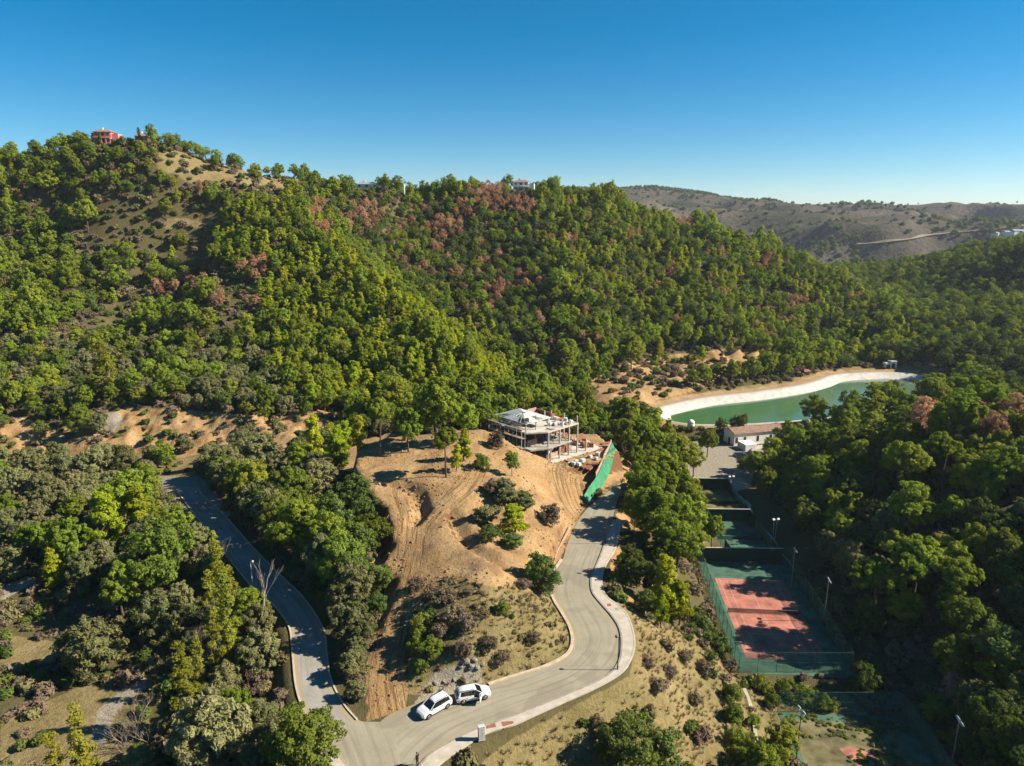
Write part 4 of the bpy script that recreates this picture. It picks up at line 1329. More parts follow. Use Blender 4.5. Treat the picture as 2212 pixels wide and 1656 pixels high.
def sheet(A, x, y):
    i = np.clip(np.searchsorted(gx, x) - 1, 0, nx - 2)
    j = np.clip(np.searchsorted(gy, y) - 1, 0, ny - 2)
    return A[j, i]

def seen(x, y, z):
    """not behind a hill"""
    ok = np.ones(len(x), bool)
    for t in np.linspace(0.3, 0.985, 60):
        ok &= ground_z(x * t, y * t) < CAMZ + (z - CAMZ) * t + 1.0
    return ok

def open_ground(x, y, margin):
    """distance kept from roads, courts, water and the scraped mound"""
    ok = np.ones(len(x), bool)
    for poly, m in ((road_area, margin + 0.5), (left_area, margin + 0.3), (walk_area, margin + 0.3), (tennis, margin), (tennis_low, margin), (padel_area, margin), (yard, margin), (liner_top, margin + 3.0),
                    (bld_pad, margin + 1.0), (mound_poly, 0.3), ([(64, 205), (103, 203), (103, 222), (64, 222)], margin), ([(57, 128), (64, 128), (66, 178), (57, 178)], margin * 0.6)):
        ok &= poly_sd(x, y, poly) > m
    return ok

def inz(poly, px, py):
    return poly_sd(px, py, poly) < 0
Z_A = [(470, 400), (560, 405), (650, 430), (760, 540), (900, 640), (1000, 700), (1130, 760), (1150, 850), (1000, 890), (860, 850), (700, 880), (600, 790), (570, 660), (540, 600), (470, 520)]
Z_B = [(1150, 420), (1300, 425), (1560, 500), (1850, 620), (2000, 700), (1900, 780), (1650, 760), (1450, 780), (1280, 760), (1180, 640)]
Z_G = [(700, 430), (1150, 420), (1180, 640), (1200, 800), (1100, 720), (960, 640), (830, 560)]
Z_V = [(1880, 560), (2300, 500), (2300, 830), (2030, 800), (1950, 760), (2000, 690)]
BROWN = [(555, 565, 42), (430, 605, 26), (355, 615, 22), (470, 635, 16), (295, 678, 18), (342, 680, 14), (382, 672, 18), (550, 642, 20), (680, 450, 26), (790, 462, 36), (740, 472, 26), (960, 487, 40), (1060, 422, 42), (1010, 418, 26), (1120, 432, 34),
         (945, 530, 17), (1070, 628, 26), (1060, 655, 16), (1125, 597, 26), (265, 378, 24), (45, 413, 30), (920, 440, 16), (700, 485, 18), (1720, 648, 22), (1780, 702, 16), (1660, 562, 13), (1480, 475, 18), (1375, 503, 16), (980, 590, 20),
         (1240, 512, 16), (1850, 640, 13), (1440, 585, 14), (880, 480, 16), (440, 395, 14), (480, 402, 12), (1700, 690, 16), (1000, 450, 22)]

X, Y = jitter_grid(-470, 600, 48, 660, 2.3, 5)
Z = ground_z(X, Y)
PX, PY, DEP = project(X, Y, Z + 5)
keep = (PY < CH + 160) & (PY > 230)
right_band = (PX > CW + 40) & (X < 175) & (Y > 45) & (Y < 190)        # wood that shades the courts from beyond the frame
keep &= ((PX > -70) & (PX < CW + 70)) | right_band
X, Y, Z, PX, PY, DEP = [a[keep] for a in (X, Y, Z, PX, PY, DEP)]
og = open_ground(X, Y, 2.4)
md, mr, mg, mv = sheet(m_dirt, X, Y), sheet(m_red, X, Y), sheet(m_grass, X, Y), sheet(m_grav, X, Y)
vis = seen(X, Y, Z + 6) | (PX > CW)
r2 = np.random.default_rng(77)
U = r2.random(len(X))
zA, zB, zG, zV = inz(Z_A, PX, PY), inz(Z_B, PX, PY), inz(Z_G, PX, PY), inz(Z_V, PX, PY)
far_hill = (Y > 190)
near_right = (X > 57) & (Y < 215) & ~zB & ~zA
left_low = (X < -22) & (Y < 182)
blob = np.zeros(len(X))
for bx, by, br in BROWN:
    blob = np.maximum(blob, np.exp(-(((PX - bx) / br) ** 2 + ((PY - by) / (br * 0.62)) ** 2) ** 1.5))
patch = fbm(X / 26 + 3, Y / 26, 3)                 # clearings in the wood
order = r2.permutation(len(X))

cell = {}
def near_taken(x, y, rad):
    cx, cy = int(x // 8), int(y // 8)
    for a in (-1, 0, 1):
        for b in (-1, 0, 1):
            for (qx, qy, qr) in cell.get((cx + a, cy + b), ()):
                if (qx - x) ** 2 + (qy - y) ** 2 < (0.62 * (qr + rad)) ** 2:
                    return True
    return False
for (x, y, rr, k) in PLACED:
    cell.setdefault((int(x // 8), int(y // 8)), []).append((x, y, rr))

CLEAR = [[(1330, 1290), (1430, 1330), (1500, 1350), (1570, 1440), (1610, 1700), (1000, 1700), (1370, 1440)], [(1195, 930), (1345, 930), (1350, 1000), (1345, 1090), (1240, 1090)], [(180, 245), (285, 245), (285, 325), (190, 322)], [(1100, 372), (1168, 372), (1168, 412), (1100, 412)], [(762, 386), (818, 386), (818, 412), (762, 412)], [(864, 380), (884, 380), (884, 415), (864, 415)], [(285, 280), (325, 280), (325, 318), (285, 318)],
         [(325, 303), (380, 322), (440, 348), (520, 366), (650, 388), (662, 412), (600, 425), (500, 412), (400, 392), (340, 365)], [(1330, 1010), (1360, 1010), (1350, 1110), (1335, 1180), (1380, 1320), (1330, 1330)], [(1480, 1180), (1530, 1180), (1600, 1400), (1540, 1420), (1480, 1340)], [(1340, 1130), (1410, 1130), (1410, 1180), (1340, 1190)], [(340, 468), (470, 466), (470, 500), (340, 505)], [(330, 520), (430, 525), (430, 545), (330, 545)],
         [(1440, 870), (1540, 855), (1800, 795), (1960, 800), (1960, 826), (1700, 930), (1560, 930), (1450, 918)], [(1555, 912), (1690, 912), (1690, 976), (1555, 985)], [(1545, 975), (1600, 975), (1610, 1040), (1490, 1040), (1500, 1020), (1550, 1010)],
         [(1400, 870), (1650, 800), (1820, 775), (2020, 775), (2030, 800), (1800, 800), (1450, 885), (1400, 890)], [(1250, 850), (1310, 800), (1400, 775), (1500, 765), (1640, 755), (1650, 780), (1560, 830), (1400, 872), (1270, 880)], [(0, 905), (140, 925), (300, 885), (690, 890), (745, 905), (600, 960), (300, 965), (0, 965)]]
cleared = np.zeros(len(X), bool)
for poly in CLEAR:
    cleared |= inz(poly, PX, PY)
cleared |= (X > 57) & (X < 66) & (Y > 84) & (Y < 134)
cleared &= np.random.default_rng(61).random(len(X)) < 0.985
TREES = []                                        # x, y, kind, scale, px width, zone
for i in order:
    if not og[i] or not vis[i] or cleared[i]:
        continue
    x, y, u = X[i], Y[i], U[i]
    cover = 1.0 - 0.93 * mg[i] - 0.96 * mr[i] - md[i] - mv[i]
    if u > cover:
        continue
    u2, u3 = r2.random(), r2.random()
    if blob[i] > 0.35 and u2 < 0.85:
        kind, sc, zone = 'brown', 0.62 + 0.4 * u3, 'hill'
    elif zA[i]:
        kind, sc, zone = ('young', 0.8 + 0.5 * u3, 'spur') if u2 < 0.72 else ('pine', 0.6 + 0.65 * u3, 'spur')
    elif zB[i]:
        kind, sc, zone = ('young', 0.9 + 0.5 * u3, 'far') if u2 < 0.26 else (('pine', 0.6 + 0.9 * u3 * u3, 'far') if u2 < 0.80 else (('oak', 0.8 + 0.7 * u3, 'far') if u2 < 0.955 else ('brown', 0.6 + 0.3 * u3, 'far')))
    elif zG[i]:
        kind, sc, zone = ('pine', 0.6 + 0.4 * u3, 'gully') if u2 < 0.42 else (('oak', 0.9 + 0.5 * u3, 'gully') if u2 < 0.88 else ('brown', 0.6 + 0.4 * u3, 'gully'))
    elif zV[i] or (X[i] > 180 and Y[i] > 215):
        kind, sc, zone = ('oak', 0.9 + 0.7 * u3, 'valley') if u2 < 0.62 else ('pine', 0.7 + 0.5 * u3, 'valley')
    elif near_right[i]:
        kind, sc, zone = ('pine', 0.8 + 0.45 * u3, 'shade') if u2 < 0.55 else (('oak', 0.9 + 0.6 * u3, 'shade') if u2 < 0.9 else ('olive', 0.9 + 0.3 * u3, 'shade'))
    elif left_low[i]:
        if u2 < 0.35:
            continue
        kind, sc, zone = ('olive', 0.55 + 0.55 * u3, 'low') if u2 < 0.78 else (('oak', 0.6 + 0.5 * u3, 'low') if u2 < 0.9 else ('pine', 0.6 + 0.3 * u3, 'low'))
        if u3 < 0.35 or (PX[i] < 430 and PY[i] > 1220):
            continue
    elif far_hill[i]:
        if PY[i] > 720 and PX[i] < 620:
            kind, sc, zone = ('olive', 0.7 + 0.5 * u3, 'hill') if u2 < 0.55 else (('oak', 0.7 + 0.5 * u3, 'hill') if u2 < 0.72 else ('pine', 0.7 + 0.35 * u3, 'hill'))
        else:
            kind, sc, zone = ('pine', 0.7 + 0.85 * u3 * u3 + 0.15 * u3, 'hill') if u2 < 0.74 else (('young', 1.0 + 0.4 * u3, 'hill') if u2 < 0.84 else ('oak', 0.8 + 0.5 * u3, 'hill'))
            if PX[i] < 560 and patch[i] > 0.10 and PY[i] > 400:
                continue
    else:
        if x > 12 and u3 < 0.62:
            continue
        kind, sc, zone = ('pine', 0.62 + 0.35 * u3, 'mid') if u2 < 0.55 else ('oak', 0.6 + 0.4 * u3, 'mid')
    if PY[i] < 400 and Y[i] > 300:
        sc = min(sc, 0.92)
    rad = KINDS[kind]['width'] * sc / 2
    if near_taken(x, y, rad * (0.55 if zA[i] else 0.72 if zB[i] else 0.9)):
        continue
    cell.setdefault((int(x // 8), int(y // 8)), []).append((x, y, rad))
    TREES.append((x, y, kind, sc, 2 * rad * FPX / DEP[i], zone, PX[i], PY[i]))

def where(zone, x, y, py, px):
    if zone == 'spur':
        return 'near the ridge end of the sunlit wooded spur' if py < 520 else ('half way down the sunlit wooded spur' if py < 680 else 'at the foot of the sunlit wooded spur')
    if zone == 'hill':
        a = 'high on' if py < 480 else ('half way up' if py < 680 else 'low on')
        return a + (' the wooded hillside below the pink villa' if px < 330 else ' the wooded hillside left of the sunlit spur' if px < 640 else ' the wooded hillside behind the dirt mound')
    if zone == 'far':
        return 'near the crest of the wooded spur above the reservoir' if py < 560 else ('half way down the wooded spur above the reservoir' if py < 680 else 'at the foot of the wooded spur above the reservoir')
    if zone == 'gully':
        return 'near the ridge in the dark gully below the white villa' if py < 520 else 'lower down in the dark gully below the white villa'
    if zone == 'valley':
        return 'in the wooded valley close behind the reservoir' if y < 340 else 'far up the wooded valley beyond the reservoir'
    if zone == 'shade':
        a = 'at the foot of' if x < 78 else ('half way up' if x < 100 else 'near the top of')
        return a + (' the shaded hill beside the weathered court' if y < 97 else ' the shaded hill beside the red court' if y < 134 else ' the shaded hill beside the padel courts' if y < 176 else ' the shaded hill beside the white building')
    if zone == 'low':
        return 'between the earth bank and the top of the grey road' if y > 135 else ('in the scrub left of the grey road' if y > 100 else 'near the dirt path in the left valley')
    return 'in the strip of woodland behind the dirt mound' if x < 12 else 'between the building site and the courts'
KL = {'pine': 'green pine', 'young': 'slender yellow-green pine', 'brown': 'reddish-brown dried pine', 'olive': 'grey-green olive tree', 'oak': 'dark green oak'}
caps = {'pine': 210, 'young': 230, 'brown': 110, 'olive': 120, 'oak': 180}
cnt = {}
TREES.sort(key=lambda t: -t[4])
rest = []
for t in TREES:
    x, y, kind, sc, w, zone, px, py = t
    inside = -20 < px < CW + 20
    if inside and w > 19 and cnt.get(kind, 0) < caps[kind]:
        cnt[kind] = cnt.get(kind, 0) + 1
        wh = where(zone, x, y, py, px)
        dm = KINDS[kind]['width'] * sc
        sz = 'small ' if dm < 4.4 else ('large ' if dm > 6.6 else '')
        plant(kind, x, y, sc, sz + KL[kind] + ' ' + wh, sz + KL[kind] + 's ' + wh, zs=random.uniform(0.75, 1.0) if kind == 'young' else random.uniform(0.85, 1.15))
    else:
        rest.append(t)
print('TREES', len(TREES), 'things', cnt, 'rest', len(rest))

# ------------------------------------------------------------------ masses of trees, brush and grass (one object each)
def scatter(name, sources, pts, label, kind='stuff'):
    """sources: list of (V, faces, tint, material) kept inside the object; pts: (x, y, z, rz, sx, sz, source index)"""
    me = bpy.data.meshes.new(name)
    VV, FF, TI, RO, MI = [], [], [], [], []
    mats = []
    off = 0
    for si, parts in enumerate(sources):
        for (V, Fc, ti, mat) in parts:
            if mat not in mats:
                mats.append(mat)
            VV.append(np.asarray(V, float))
            FF += [tuple(int(q) + off for q in f) for f in Fc]
            MI += [mats.index(mat)] * len(Fc)
            TI.append(np.asarray(ti, float) if np.ndim(ti) else np.full(len(V), 0.5))
            RO.append(np.full(len(V), si))
            off += len(V)
    P = np.array(pts, float)
    VV.append(P[:, :3])
    TI.append(np.zeros(len(P)))
    RO.append(np.full(len(P), -1))
    VV = np.concatenate(VV)
    me.from_pydata([tuple(v) for v in VV.tolist()], [], FF)
    for m in mats:
        me.materials.append(m)
    me.polygons.foreach_set('material_index', MI)
    n0 = off

    def put(nm, typ, vals):
        a = me.attributes.new(nm, typ, 'POINT')
        if typ == 'FLOAT_VECTOR':
            a.data.foreach_set('vector', np.asarray(vals, np.float32).ravel())
        else:
            a.data.foreach_set('value', vals)
    put('tint', 'FLOAT', np.concatenate(TI).astype(np.float32))
    put('role', 'INT', np.concatenate(RO).astype(np.int32))
    rot = np.zeros((len(VV), 3))
    scl = np.ones((len(VV), 3))
    pick = np.zeros(len(VV), np.int32)
    rot[n0:, 2] = P[:, 3]
    rs_ = np.random.default_rng(len(P))
    scl[n0:, 0] = P[:, 4] * rs_.uniform(0.85, 1.15, len(P))
    scl[n0:, 1] = P[:, 4] * rs_.uniform(0.85, 1.15, len(P))
    scl[n0:, 2] = P[:, 5]
    pick[n0:] = P[:, 6]
    put('rot', 'FLOAT_VECTOR', rot)
    put('scl', 'FLOAT_VECTOR', scl)
    put('pick', 'INT', pick)
    o = link(bpy.data.objects.new(name, me))
    ng = bpy.data.node_groups.new(name + '_scatter', 'GeometryNodeTree')
    ng.interface.new_socket('Geometry', in_out='INPUT', socket_type='NodeSocketGeometry')
    ng.interface.new_socket('Geometry', in_out='OUTPUT', socket_type='NodeSocketGeometry')
    N, L = ng.nodes, ng.links
    gi, go = N.new('NodeGroupInput'), N.new('NodeGroupOutput')

    def named(nm, typ):
        a = N.new('GeometryNodeInputNamedAttribute')
        a.data_type = typ
        a.inputs['Name'].default_value = nm
        return a.outputs['Attribute']
    role = named('role', 'INT')

    def part(v):
        cmp = N.new('FunctionNodeCompare')
        cmp.data_type = 'INT'
        cmp.operation = 'EQUAL'
        ins = [s for s in cmp.inputs if s.type == 'INT']
        L.new(role, ins[0])
        ins[1].default_value = v
        sp = N.new('GeometryNodeSeparateGeometry')
        sp.domain = 'POINT'
        L.new(gi.outputs[0], sp.inputs['Geometry'])
        L.new(cmp.outputs[0], sp.inputs['Selection'])
        return sp.outputs['Selection']
    jn = N.new('GeometryNodeJoinGeometry')
    for s in range(len(sources)):
        g2i = N.new('GeometryNodeGeometryToInstance')
        L.new(part(s), g2i.inputs[0])
        L.new(g2i.outputs[0], jn.inputs[0])
    iop = N.new('GeometryNodeInstanceOnPoints')
    L.new(part(-1), iop.inputs['Points'])
    L.new(jn.outputs[0], iop.inputs['Instance'])
    iop.inputs['Pick Instance'].default_value = True
    L.new(named('pick', 'INT'), iop.inputs['Instance Index'])
    e2r = N.new('FunctionNodeEulerToRotation')
    L.new(named('rot', 'FLOAT_VECTOR'), e2r.inputs[0])
    L.new(e2r.outputs[0], iop.inputs['Rotation'])
    L.new(named('scl', 'FLOAT_VECTOR'), iop.inputs['Scale'])
    L.new(iop.outputs[0], go.inputs[0])
    md_ = o.modifiers.new('scatter', 'NODES')
    md_.node_group = ng
    tag(o, label, kind=kind)
    return o

for key, nm, lab in (('pine', 'pine_forest', 'mass of green pines covering the far hillsides'), ('young', 'young_pine_forest', 'mass of yellow-green pines on the far spurs'), ('brown', 'dried_pine_forest', 'scattered dried brown pines on the far hill'),
                     ('olive', 'olive_scrub', 'far scrub of grey-green olives'), ('oak', 'oak_forest', 'mass of dark oaks in far gullies and valley')):
    K = KINDS[key]
    src = [[(V, T, ti, K['mat']), (tb[0], tb[1], 0.5, K['bark'])] for (V, T, ti, tb) in K['far']]
    pts = [(x, y, gz(x, y), random.uniform(0, 6.28), sc, sc * (random.uniform(0.7, 1.0) if key == 'young' else random.uniform(0.8, 1.15)), random.randrange(len(src))) for (x, y, kind, sc, w, zone, px, py) in rest if kind == key]
    if pts:
        scatter(nm, src, pts, lab)

def bush_src(seed, R, zr, n, cr, per, leaf, mat, aspect=1.8):
    lb = pine_lobes(seed, R, R * zr * 0.6, R * zr * 0.6, n, 'round')
    cl = lobes_to_clumps(seed + 1, lb, 4, cr)
    V, T, ti = leaf_cloud(seed + 2, cl, per, leaf, aspect, fuzz=0.9)
    return [(V, T, ti, mat)]
BUSH = [bush_src(900 + i, 1.0, 0.75, 6, 0.36, 20, 0.26, LEAF['brush']) for i in range(3)] + [bush_src(950, 1.0, 0.8, 6, 0.36, 20, 0.25, LEAF['oak'])] + [bush_src(960 + i, 1.0, 0.6, 6, 0.34, 14, 0.24, LEAF['greybrush'], 2.4) for i in range(2)]
xb, yb = jitter_grid(-430, 520, 46, 520, 1.9, 21)
zb = ground_z(xb, yb)
pxb, pyb, dpb = project(xb, yb, zb + 0.5)
kb = (pxb > -30) & (pxb < CW + 30) & (pyb < CH + 60)
xb, yb, zb, pxb, pyb, dpb = [a[kb] for a in (xb, yb, zb, pxb, pyb, dpb)]
kb = open_ground(xb, yb, 0.9) & seen(xb, yb, zb + 1.0)
cov = 0.75 - np.where(yb > 230, 0.5, 0.64) * sheet(m_grass, xb, yb) - 0.52 * sheet(m_red, xb, yb) - sheet(m_dirt, xb, yb) - 0.6 * sheet(m_grav, xb, yb)
thin = np.where((yb > 230), 0.7, 1.0)
kb &= np.random.default_rng(8).random(len(xb)) < cov * thin
# the knoll carries brush too
xk, yk = jitter_grid(-25, 22, 70, 110, 1.25, 22)
zk = ground_z(xk, yk)
kk = (poly_sd(xk, yk, mound_poly) < -1.0) & (sheet(m_dirt, xk, yk) < 0.25) & (np.random.default_rng(9).random(len(xk)) < 0.5)
pts = [(x, y, z - 0.05, random.uniform(0, 6.28), s, s * random.uniform(0.7, 1.2), random.choice([0, 1, 2, 0, 1, 2, 3, 4, 5])) for x, y, z, s in zip(xb[kb], yb[kb], zb[kb], np.random.default_rng(4).uniform(0.5, 1.5, kb.sum()) * np.where(yb[kb] > 230, 1.5, 1.0))]
pts += [(x, y, z - 0.05, random.uniform(0, 6.28), s, s * 0.9, random.choice([0, 1, 2, 4, 5, 4, 5])) for x, y, z, s in zip(xk[kk], yk[kk], zk[kk], np.random.default_rng(4).uniform(0.18, 0.6, kk.sum()))]
print('BRUSH', len(pts))
scatter('undergrowth', BUSH, pts, 'low brush and scrub covering the ground between the trees')

# dry grass tufts on the open slopes
def tuft_src(seed):
    r = np.random.default_rng(seed)
    V, T = [], []
    for i in range(26):
        a = r.uniform(0, 6.28)
        b = r.uniform(0, 0.16)
        p = np.array([math.cos(a) * b, math.sin(a) * b, -0.03])
        tip = p + np.array([math.cos(a) * r.uniform(.05, .3), math.sin(a) * r.uniform(.05, .3), r.uniform(.15, .38)])
        w = np.array([-math.sin(a), math.cos(a), 0]) * 0.035
        k = len(V)
        V += [p - w, p + w, tip]
        T.append((k, k + 1, k + 2))
    return [(V, T, r.random(len(V)), LEAF['straw'])]
xt, yt = jitter_grid(-30, 50, 55, 125, 0.62, 31)
zt = ground_z(xt, yt)
pxt, pyt, dpt = project(xt, yt, zt)
kt = (sheet(m_grass, xt, yt) > 0.5) & (pyt < CH + 20) & (np.random.default_rng(12).random(len(xt)) < 0.55 * (0.6 + 1.2 * fbm(xt / 6, yt / 6, 3)))
for poly in (road_area, walk_area, tennis, tennis_low):
    kt &= poly_sd(xt, yt, poly) > 0.5
pts = [(x, y, z, random.uniform(0, 6.28), s, s, random.randrange(3)) for x, y, z, s in zip(xt[kt], yt[kt], zt[kt], np.random.default_rng(14).uniform(0.7, 1.7, kt.sum()))]
print('TUFTS', len(pts))
scatter('dry_grass', [tuft_src(s) for s in (1, 2, 3)], pts, 'tufts of straw coloured dry grass on the slopes')

# bushes dotted over the far hills
xf, yf = jitter_grid(150, 1900, 640, 2050, 9, 41)
zf = far_height(xf, yf)
pxf, pyf, dpf = project(xf, yf, zf)
dens = fbm(xf / 160, yf / 160, 4) + 0.35 * smooth((900 - yf) / 250)
kf = (pxf > 1200) & (pxf < CW + 20) & (np.random.default_rng(15).random(len(xf)) < np.clip(0.42 + dens * 1.7, 0.08, 0.98))
FB = [bush_src(990 + i, 1.0, 0.95, 5, 0.42, 12, 0.42, LEAF['oak'], 1.4) for i in range(3)]
pts = [(x, y, z, random.uniform(0, 6.28), s, s, random.randrange(3)) for x, y, z, s in zip(xf[kf], yf[kf], zf[kf], np.random.default_rng(16).uniform(1.2, 4.6, kf.sum()))]
print('FARBUSH', len(pts))
scatter('hill_scrub', FB, pts, 'dark bushes dotted over the distant bare hills')
# ------------------------------------------------------------------ building blocks for made things
class MB:
    def __init__(self):
        self.V, self.F = [], []

    def add(self, V, F, M=None):
        k = len(self.V)
        for v in V:
            self.V.append(tuple(M @ Vector(v)) if M is not None else tuple(v))
        self.F += [tuple(i + k for i in f) for f in F]
        return self

    def box(self, x0, x1, y0, y1, z0, z1, M=None):
        V = [(x0, y0, z0), (x1, y0, z0), (x1, y1, z0), (x0, y1, z0), (x0, y0, z1), (x1, y0, z1), (x1, y1, z1), (x0, y1, z1)]
        F = [(3, 2, 1, 0), (4, 5, 6, 7), (0, 1, 5, 4), (1, 2, 6, 5), (2, 3, 7, 6), (3, 0, 4, 7)]
        return self.add(V, F, M)

    def tube(self, path, radii, seg=8, M=None):
        if isinstance(radii, (int, float)):
            radii = [radii] * len(path)
        V, F = tube(path, radii, seg)
        F = list(F) + [tuple(range(seg - 1, -1, -1)), tuple(range((len(path) - 1) * seg, len(path) * seg))]
        return self.add(V, F, M)

    def prism(self, pts, z0, z1, M=None):
        n = len(pts)
        V = [(p[0], p[1], z0) for p in pts] + [(p[0], p[1], z1) for p in pts]
        F = [tuple(range(n - 1, -1, -1)), tuple(range(n, 2 * n))] + [(i, (i + 1) % n, n + (i + 1) % n, n + i) for i in range(n)]
        return self.add(V, F, M)

    def build(self, name, mat, parent=None, bevel=0.0, smooth_shade=False):
        o = from_arrays(name, self.V, self.F, mat, parent=parent, smooth_shade=smooth_shade)
        bm = bmesh.new()
        bm.from_mesh(o.data)
        bmesh.ops.recalc_face_normals(bm, faces=bm.faces)
        bm.to_mesh(o.data)
        bm.free()
        if bevel:
            b = o.modifiers.new('bevel', 'BEVEL')
            b.width = bevel
            b.segments = 2
            b.limit_method = 'ANGLE'
        return o

def thing(name, loc, rz=0.0, label=None, cat=None, group=None, scale=1.0):
    e = link(bpy.data.objects.new(name, None))
    e.empty_display_size = 0.3
    e.location = loc
    e.rotation_euler = (0, 0, rz)
    e.scale = (scale,) * 3
    return tag(e, label, cat, group)

white_paint = plain('white_car_paint', (0.80, 0.80, 0.80), 0.22, 0.02, 0.5, 0.6)
glass = plain('dark_glass', (0.012, 0.016, 0.02), 0.06, 0.05, 0.5, 0.9)
rubber = plain('tyre_rubber', (0.018, 0.018, 0.018), 0.85, 0.1, 4)
alloy = plain('alloy_rim', (0.45, 0.45, 0.46), 0.35, 0.05, 4, 0.5, 0.8)
plastic = plain('dark_plastic', (0.025, 0.025, 0.028), 0.55, 0.1, 3)
lamp_glass = plain('headlamp_glass', (0.55, 0.58, 0.6), 0.1, 0.05, 3, 0.8)
lamp_red = plain('tail_lamp', (0.35, 0.012, 0.01), 0.2, 0.05, 3, 0.6)
dark_in = plain('car_interior', (0.02, 0.02, 0.022), 0.8, 0.1, 3)
black_metal = plain('black_metal', (0.02, 0.02, 0.02), 0.5, 0.1, 3, 0.4)
white_metal = plain('white_metal', (0.62, 0.62, 0.60), 0.5, 0.06, 2, 0.4)
steel = plain('galvanised_steel', (0.36, 0.37, 0.38), 0.45, 0.08, 2, 0.4, 0.4)
green_metal = plain('green_painted_metal', (0.028, 0.10, 0.065), 0.5, 0.1, 2)
concrete = plain('raw_concrete', (0.46, 0.42, 0.36), 0.92, 0.16, 0.9, bumps=0.25)
concrete_l = plain('pale_concrete', (0.62, 0.57, 0.49), 0.92, 0.14, 0.7, bumps=0.25)
brick_m = plain('brick_red', (0.34, 0.15, 0.085), 0.9, 0.2, 3.0)
block_m = plain('pink_blockwork', (0.55, 0.36, 0.26), 0.92, 0.12, 1.2, bumps=0.3)
wood = plain('raw_timber', (0.42, 0.29, 0.14), 0.85, 0.2, 3)
sack_m = plain('white_sack', (0.66, 0.66, 0.64), 0.85, 0.08, 3)
membrane = plain('white_roof_membrane', (0.66, 0.65, 0.62), 0.6, 0.08, 0.6)
grey_roof = plain('grey_roof_panel', (0.36, 0.39, 0.41), 0.5, 0.12, 0.6)
plaster = plain('white_plaster', (1.0, 0.96, 0.88), 0.9, 0.09, 0.5)
pink_plaster = plain('pink_plaster', (0.88, 0.34, 0.29), 0.9, 0.1, 0.5)
win_dark = plain('window_dark', (0.03, 0.032, 0.035), 0.15, 0.1, 2, 0.6)
skin = plain('skin', (0.42, 0.25, 0.18), 0.6, 0.06, 6)
cloth_d = plain('dark_cloth', (0.022, 0.018, 0.02), 0.9, 0.15, 6)
cloth_t = plain('brown_trousers', (0.05, 0.03, 0.028), 0.9, 0.15, 6)
hair_m = plain('dark_hair', (0.015, 0.011, 0.009), 0.7, 0.1, 8)
rock_m = plain('grey_rock', (0.27, 0.25, 0.22), 0.95, 0.25, 1.4, bumps=0.6)
rock_b = plain('brown_rock', (0.31, 0.19, 0.10), 0.95, 0.25, 1.4, bumps=0.6)

def make_tiles():
    m, nt, b = new_mat('terracotta_roof')
    tc = nd(nt, 'ShaderNodeTexCoord').outputs['Object']
    w = nd(nt, 'ShaderNodeTexWave', wave_type='BANDS', bands_direction='X')
    w.inputs['Scale'].default_value = 1.3
    nt.links.new(tc, w.inputs['Vector'])
    n = noise(nt, 1.1, 5, 0.65, tc)
    c = ramp(nt, n, [(0.3, (0.16, 0.095, 0.065)), (0.55, (0.25, 0.16, 0.115)), (0.75, (0.33, 0.25, 0.19))])
    nt.links.new(c, b.inputs['Base Color'])
    b.inputs['Roughness'].default_value = 0.9
    bump(nt, b, w.outputs['Fac'], 0.8, 0.08)
    return m
tiles_m = make_tiles()

def see_thru(name, col, alpha, rough=0.7):
    m, nt, b = new_mat(name)
    tc = nd(nt, 'ShaderNodeTexCoord').outputs['Object']
    n = noise(nt, 0.8, 4, 0.6, tc)
    nt.links.new(ramp(nt, n, [(0.3, tuple(k * 0.75 for k in col)), (0.7, tuple(min(1, k * 1.15) for k in col))]), b.inputs['Base Color'])
    b.inputs['Roughness'].default_value = rough
    b.inputs['Alpha'].default_value = alpha
    return m
mesh_m = see_thru('fence_mesh', (0.05, 0.20, 0.15), 0.22)
net_m = see_thru('court_net_mesh', (0.03, 0.03, 0.03), 0.5)
def make_green_net():
    m, nt, b = new_mat('green_debris_net')
    tc = nd(nt, 'ShaderNodeTexCoord').outputs['Object']
    n = noise(nt, 0.7, 4, 0.6, tc)
    n2 = noise(nt, 9.0, 2, 0.5, tc)
    c = ramp(nt, n, [(0.25, (0.014, 0.105, 0.045)), (0.5, (0.022, 0.17, 0.075)), (0.8, (0.05, 0.24, 0.12))])
    nt.links.new(c, b.inputs['Base Color'])
    b.inputs['Roughness'].default_value = 0.6
    bump(nt, b, maths(nt, 'ADD', n, maths(nt, 'MULTIPLY', n2, 0.2)), 0.9, 0.5)
    return m
green_net = make_green_net()
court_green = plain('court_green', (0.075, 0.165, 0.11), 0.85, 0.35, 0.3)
court_red = plain('court_red', (0.50, 0.19, 0.135), 0.85, 0.28, 0.4)
court_sand = plain('court_worn_sand', (0.20, 0.175, 0.055), 0.9, 0.3, 0.35)
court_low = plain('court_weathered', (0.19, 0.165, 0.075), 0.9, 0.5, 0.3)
wall_green = plain('court_wall_green', (0.022, 0.085, 0.05), 0.8, 0.15, 0.4)
line_white = plain('court_line_white', (0.60, 0.42, 0.34), 0.8, 0.1, 1)
path_m = plain('path_concrete', (0.46, 0.44, 0.40), 0.9, 0.18, 0.5)

# ------------------------------------------------------------------ cars
def cut(o, cutters):
    for c in cutters:
        m = o.modifiers.new('cut', 'BOOLEAN')
        m.operation = 'DIFFERENCE'
        m.solver = 'EXACT'
        m.object = c
    bpy.context.view_layer.update()
    dg = bpy.context.evaluated_depsgraph_get()
    me = bpy.data.meshes.new_from_object(o.evaluated_get(dg))
    o.modifiers.clear()
    o.data = me
    for c in cutters:
        bpy.data.objects.remove(c, do_unlink=True)

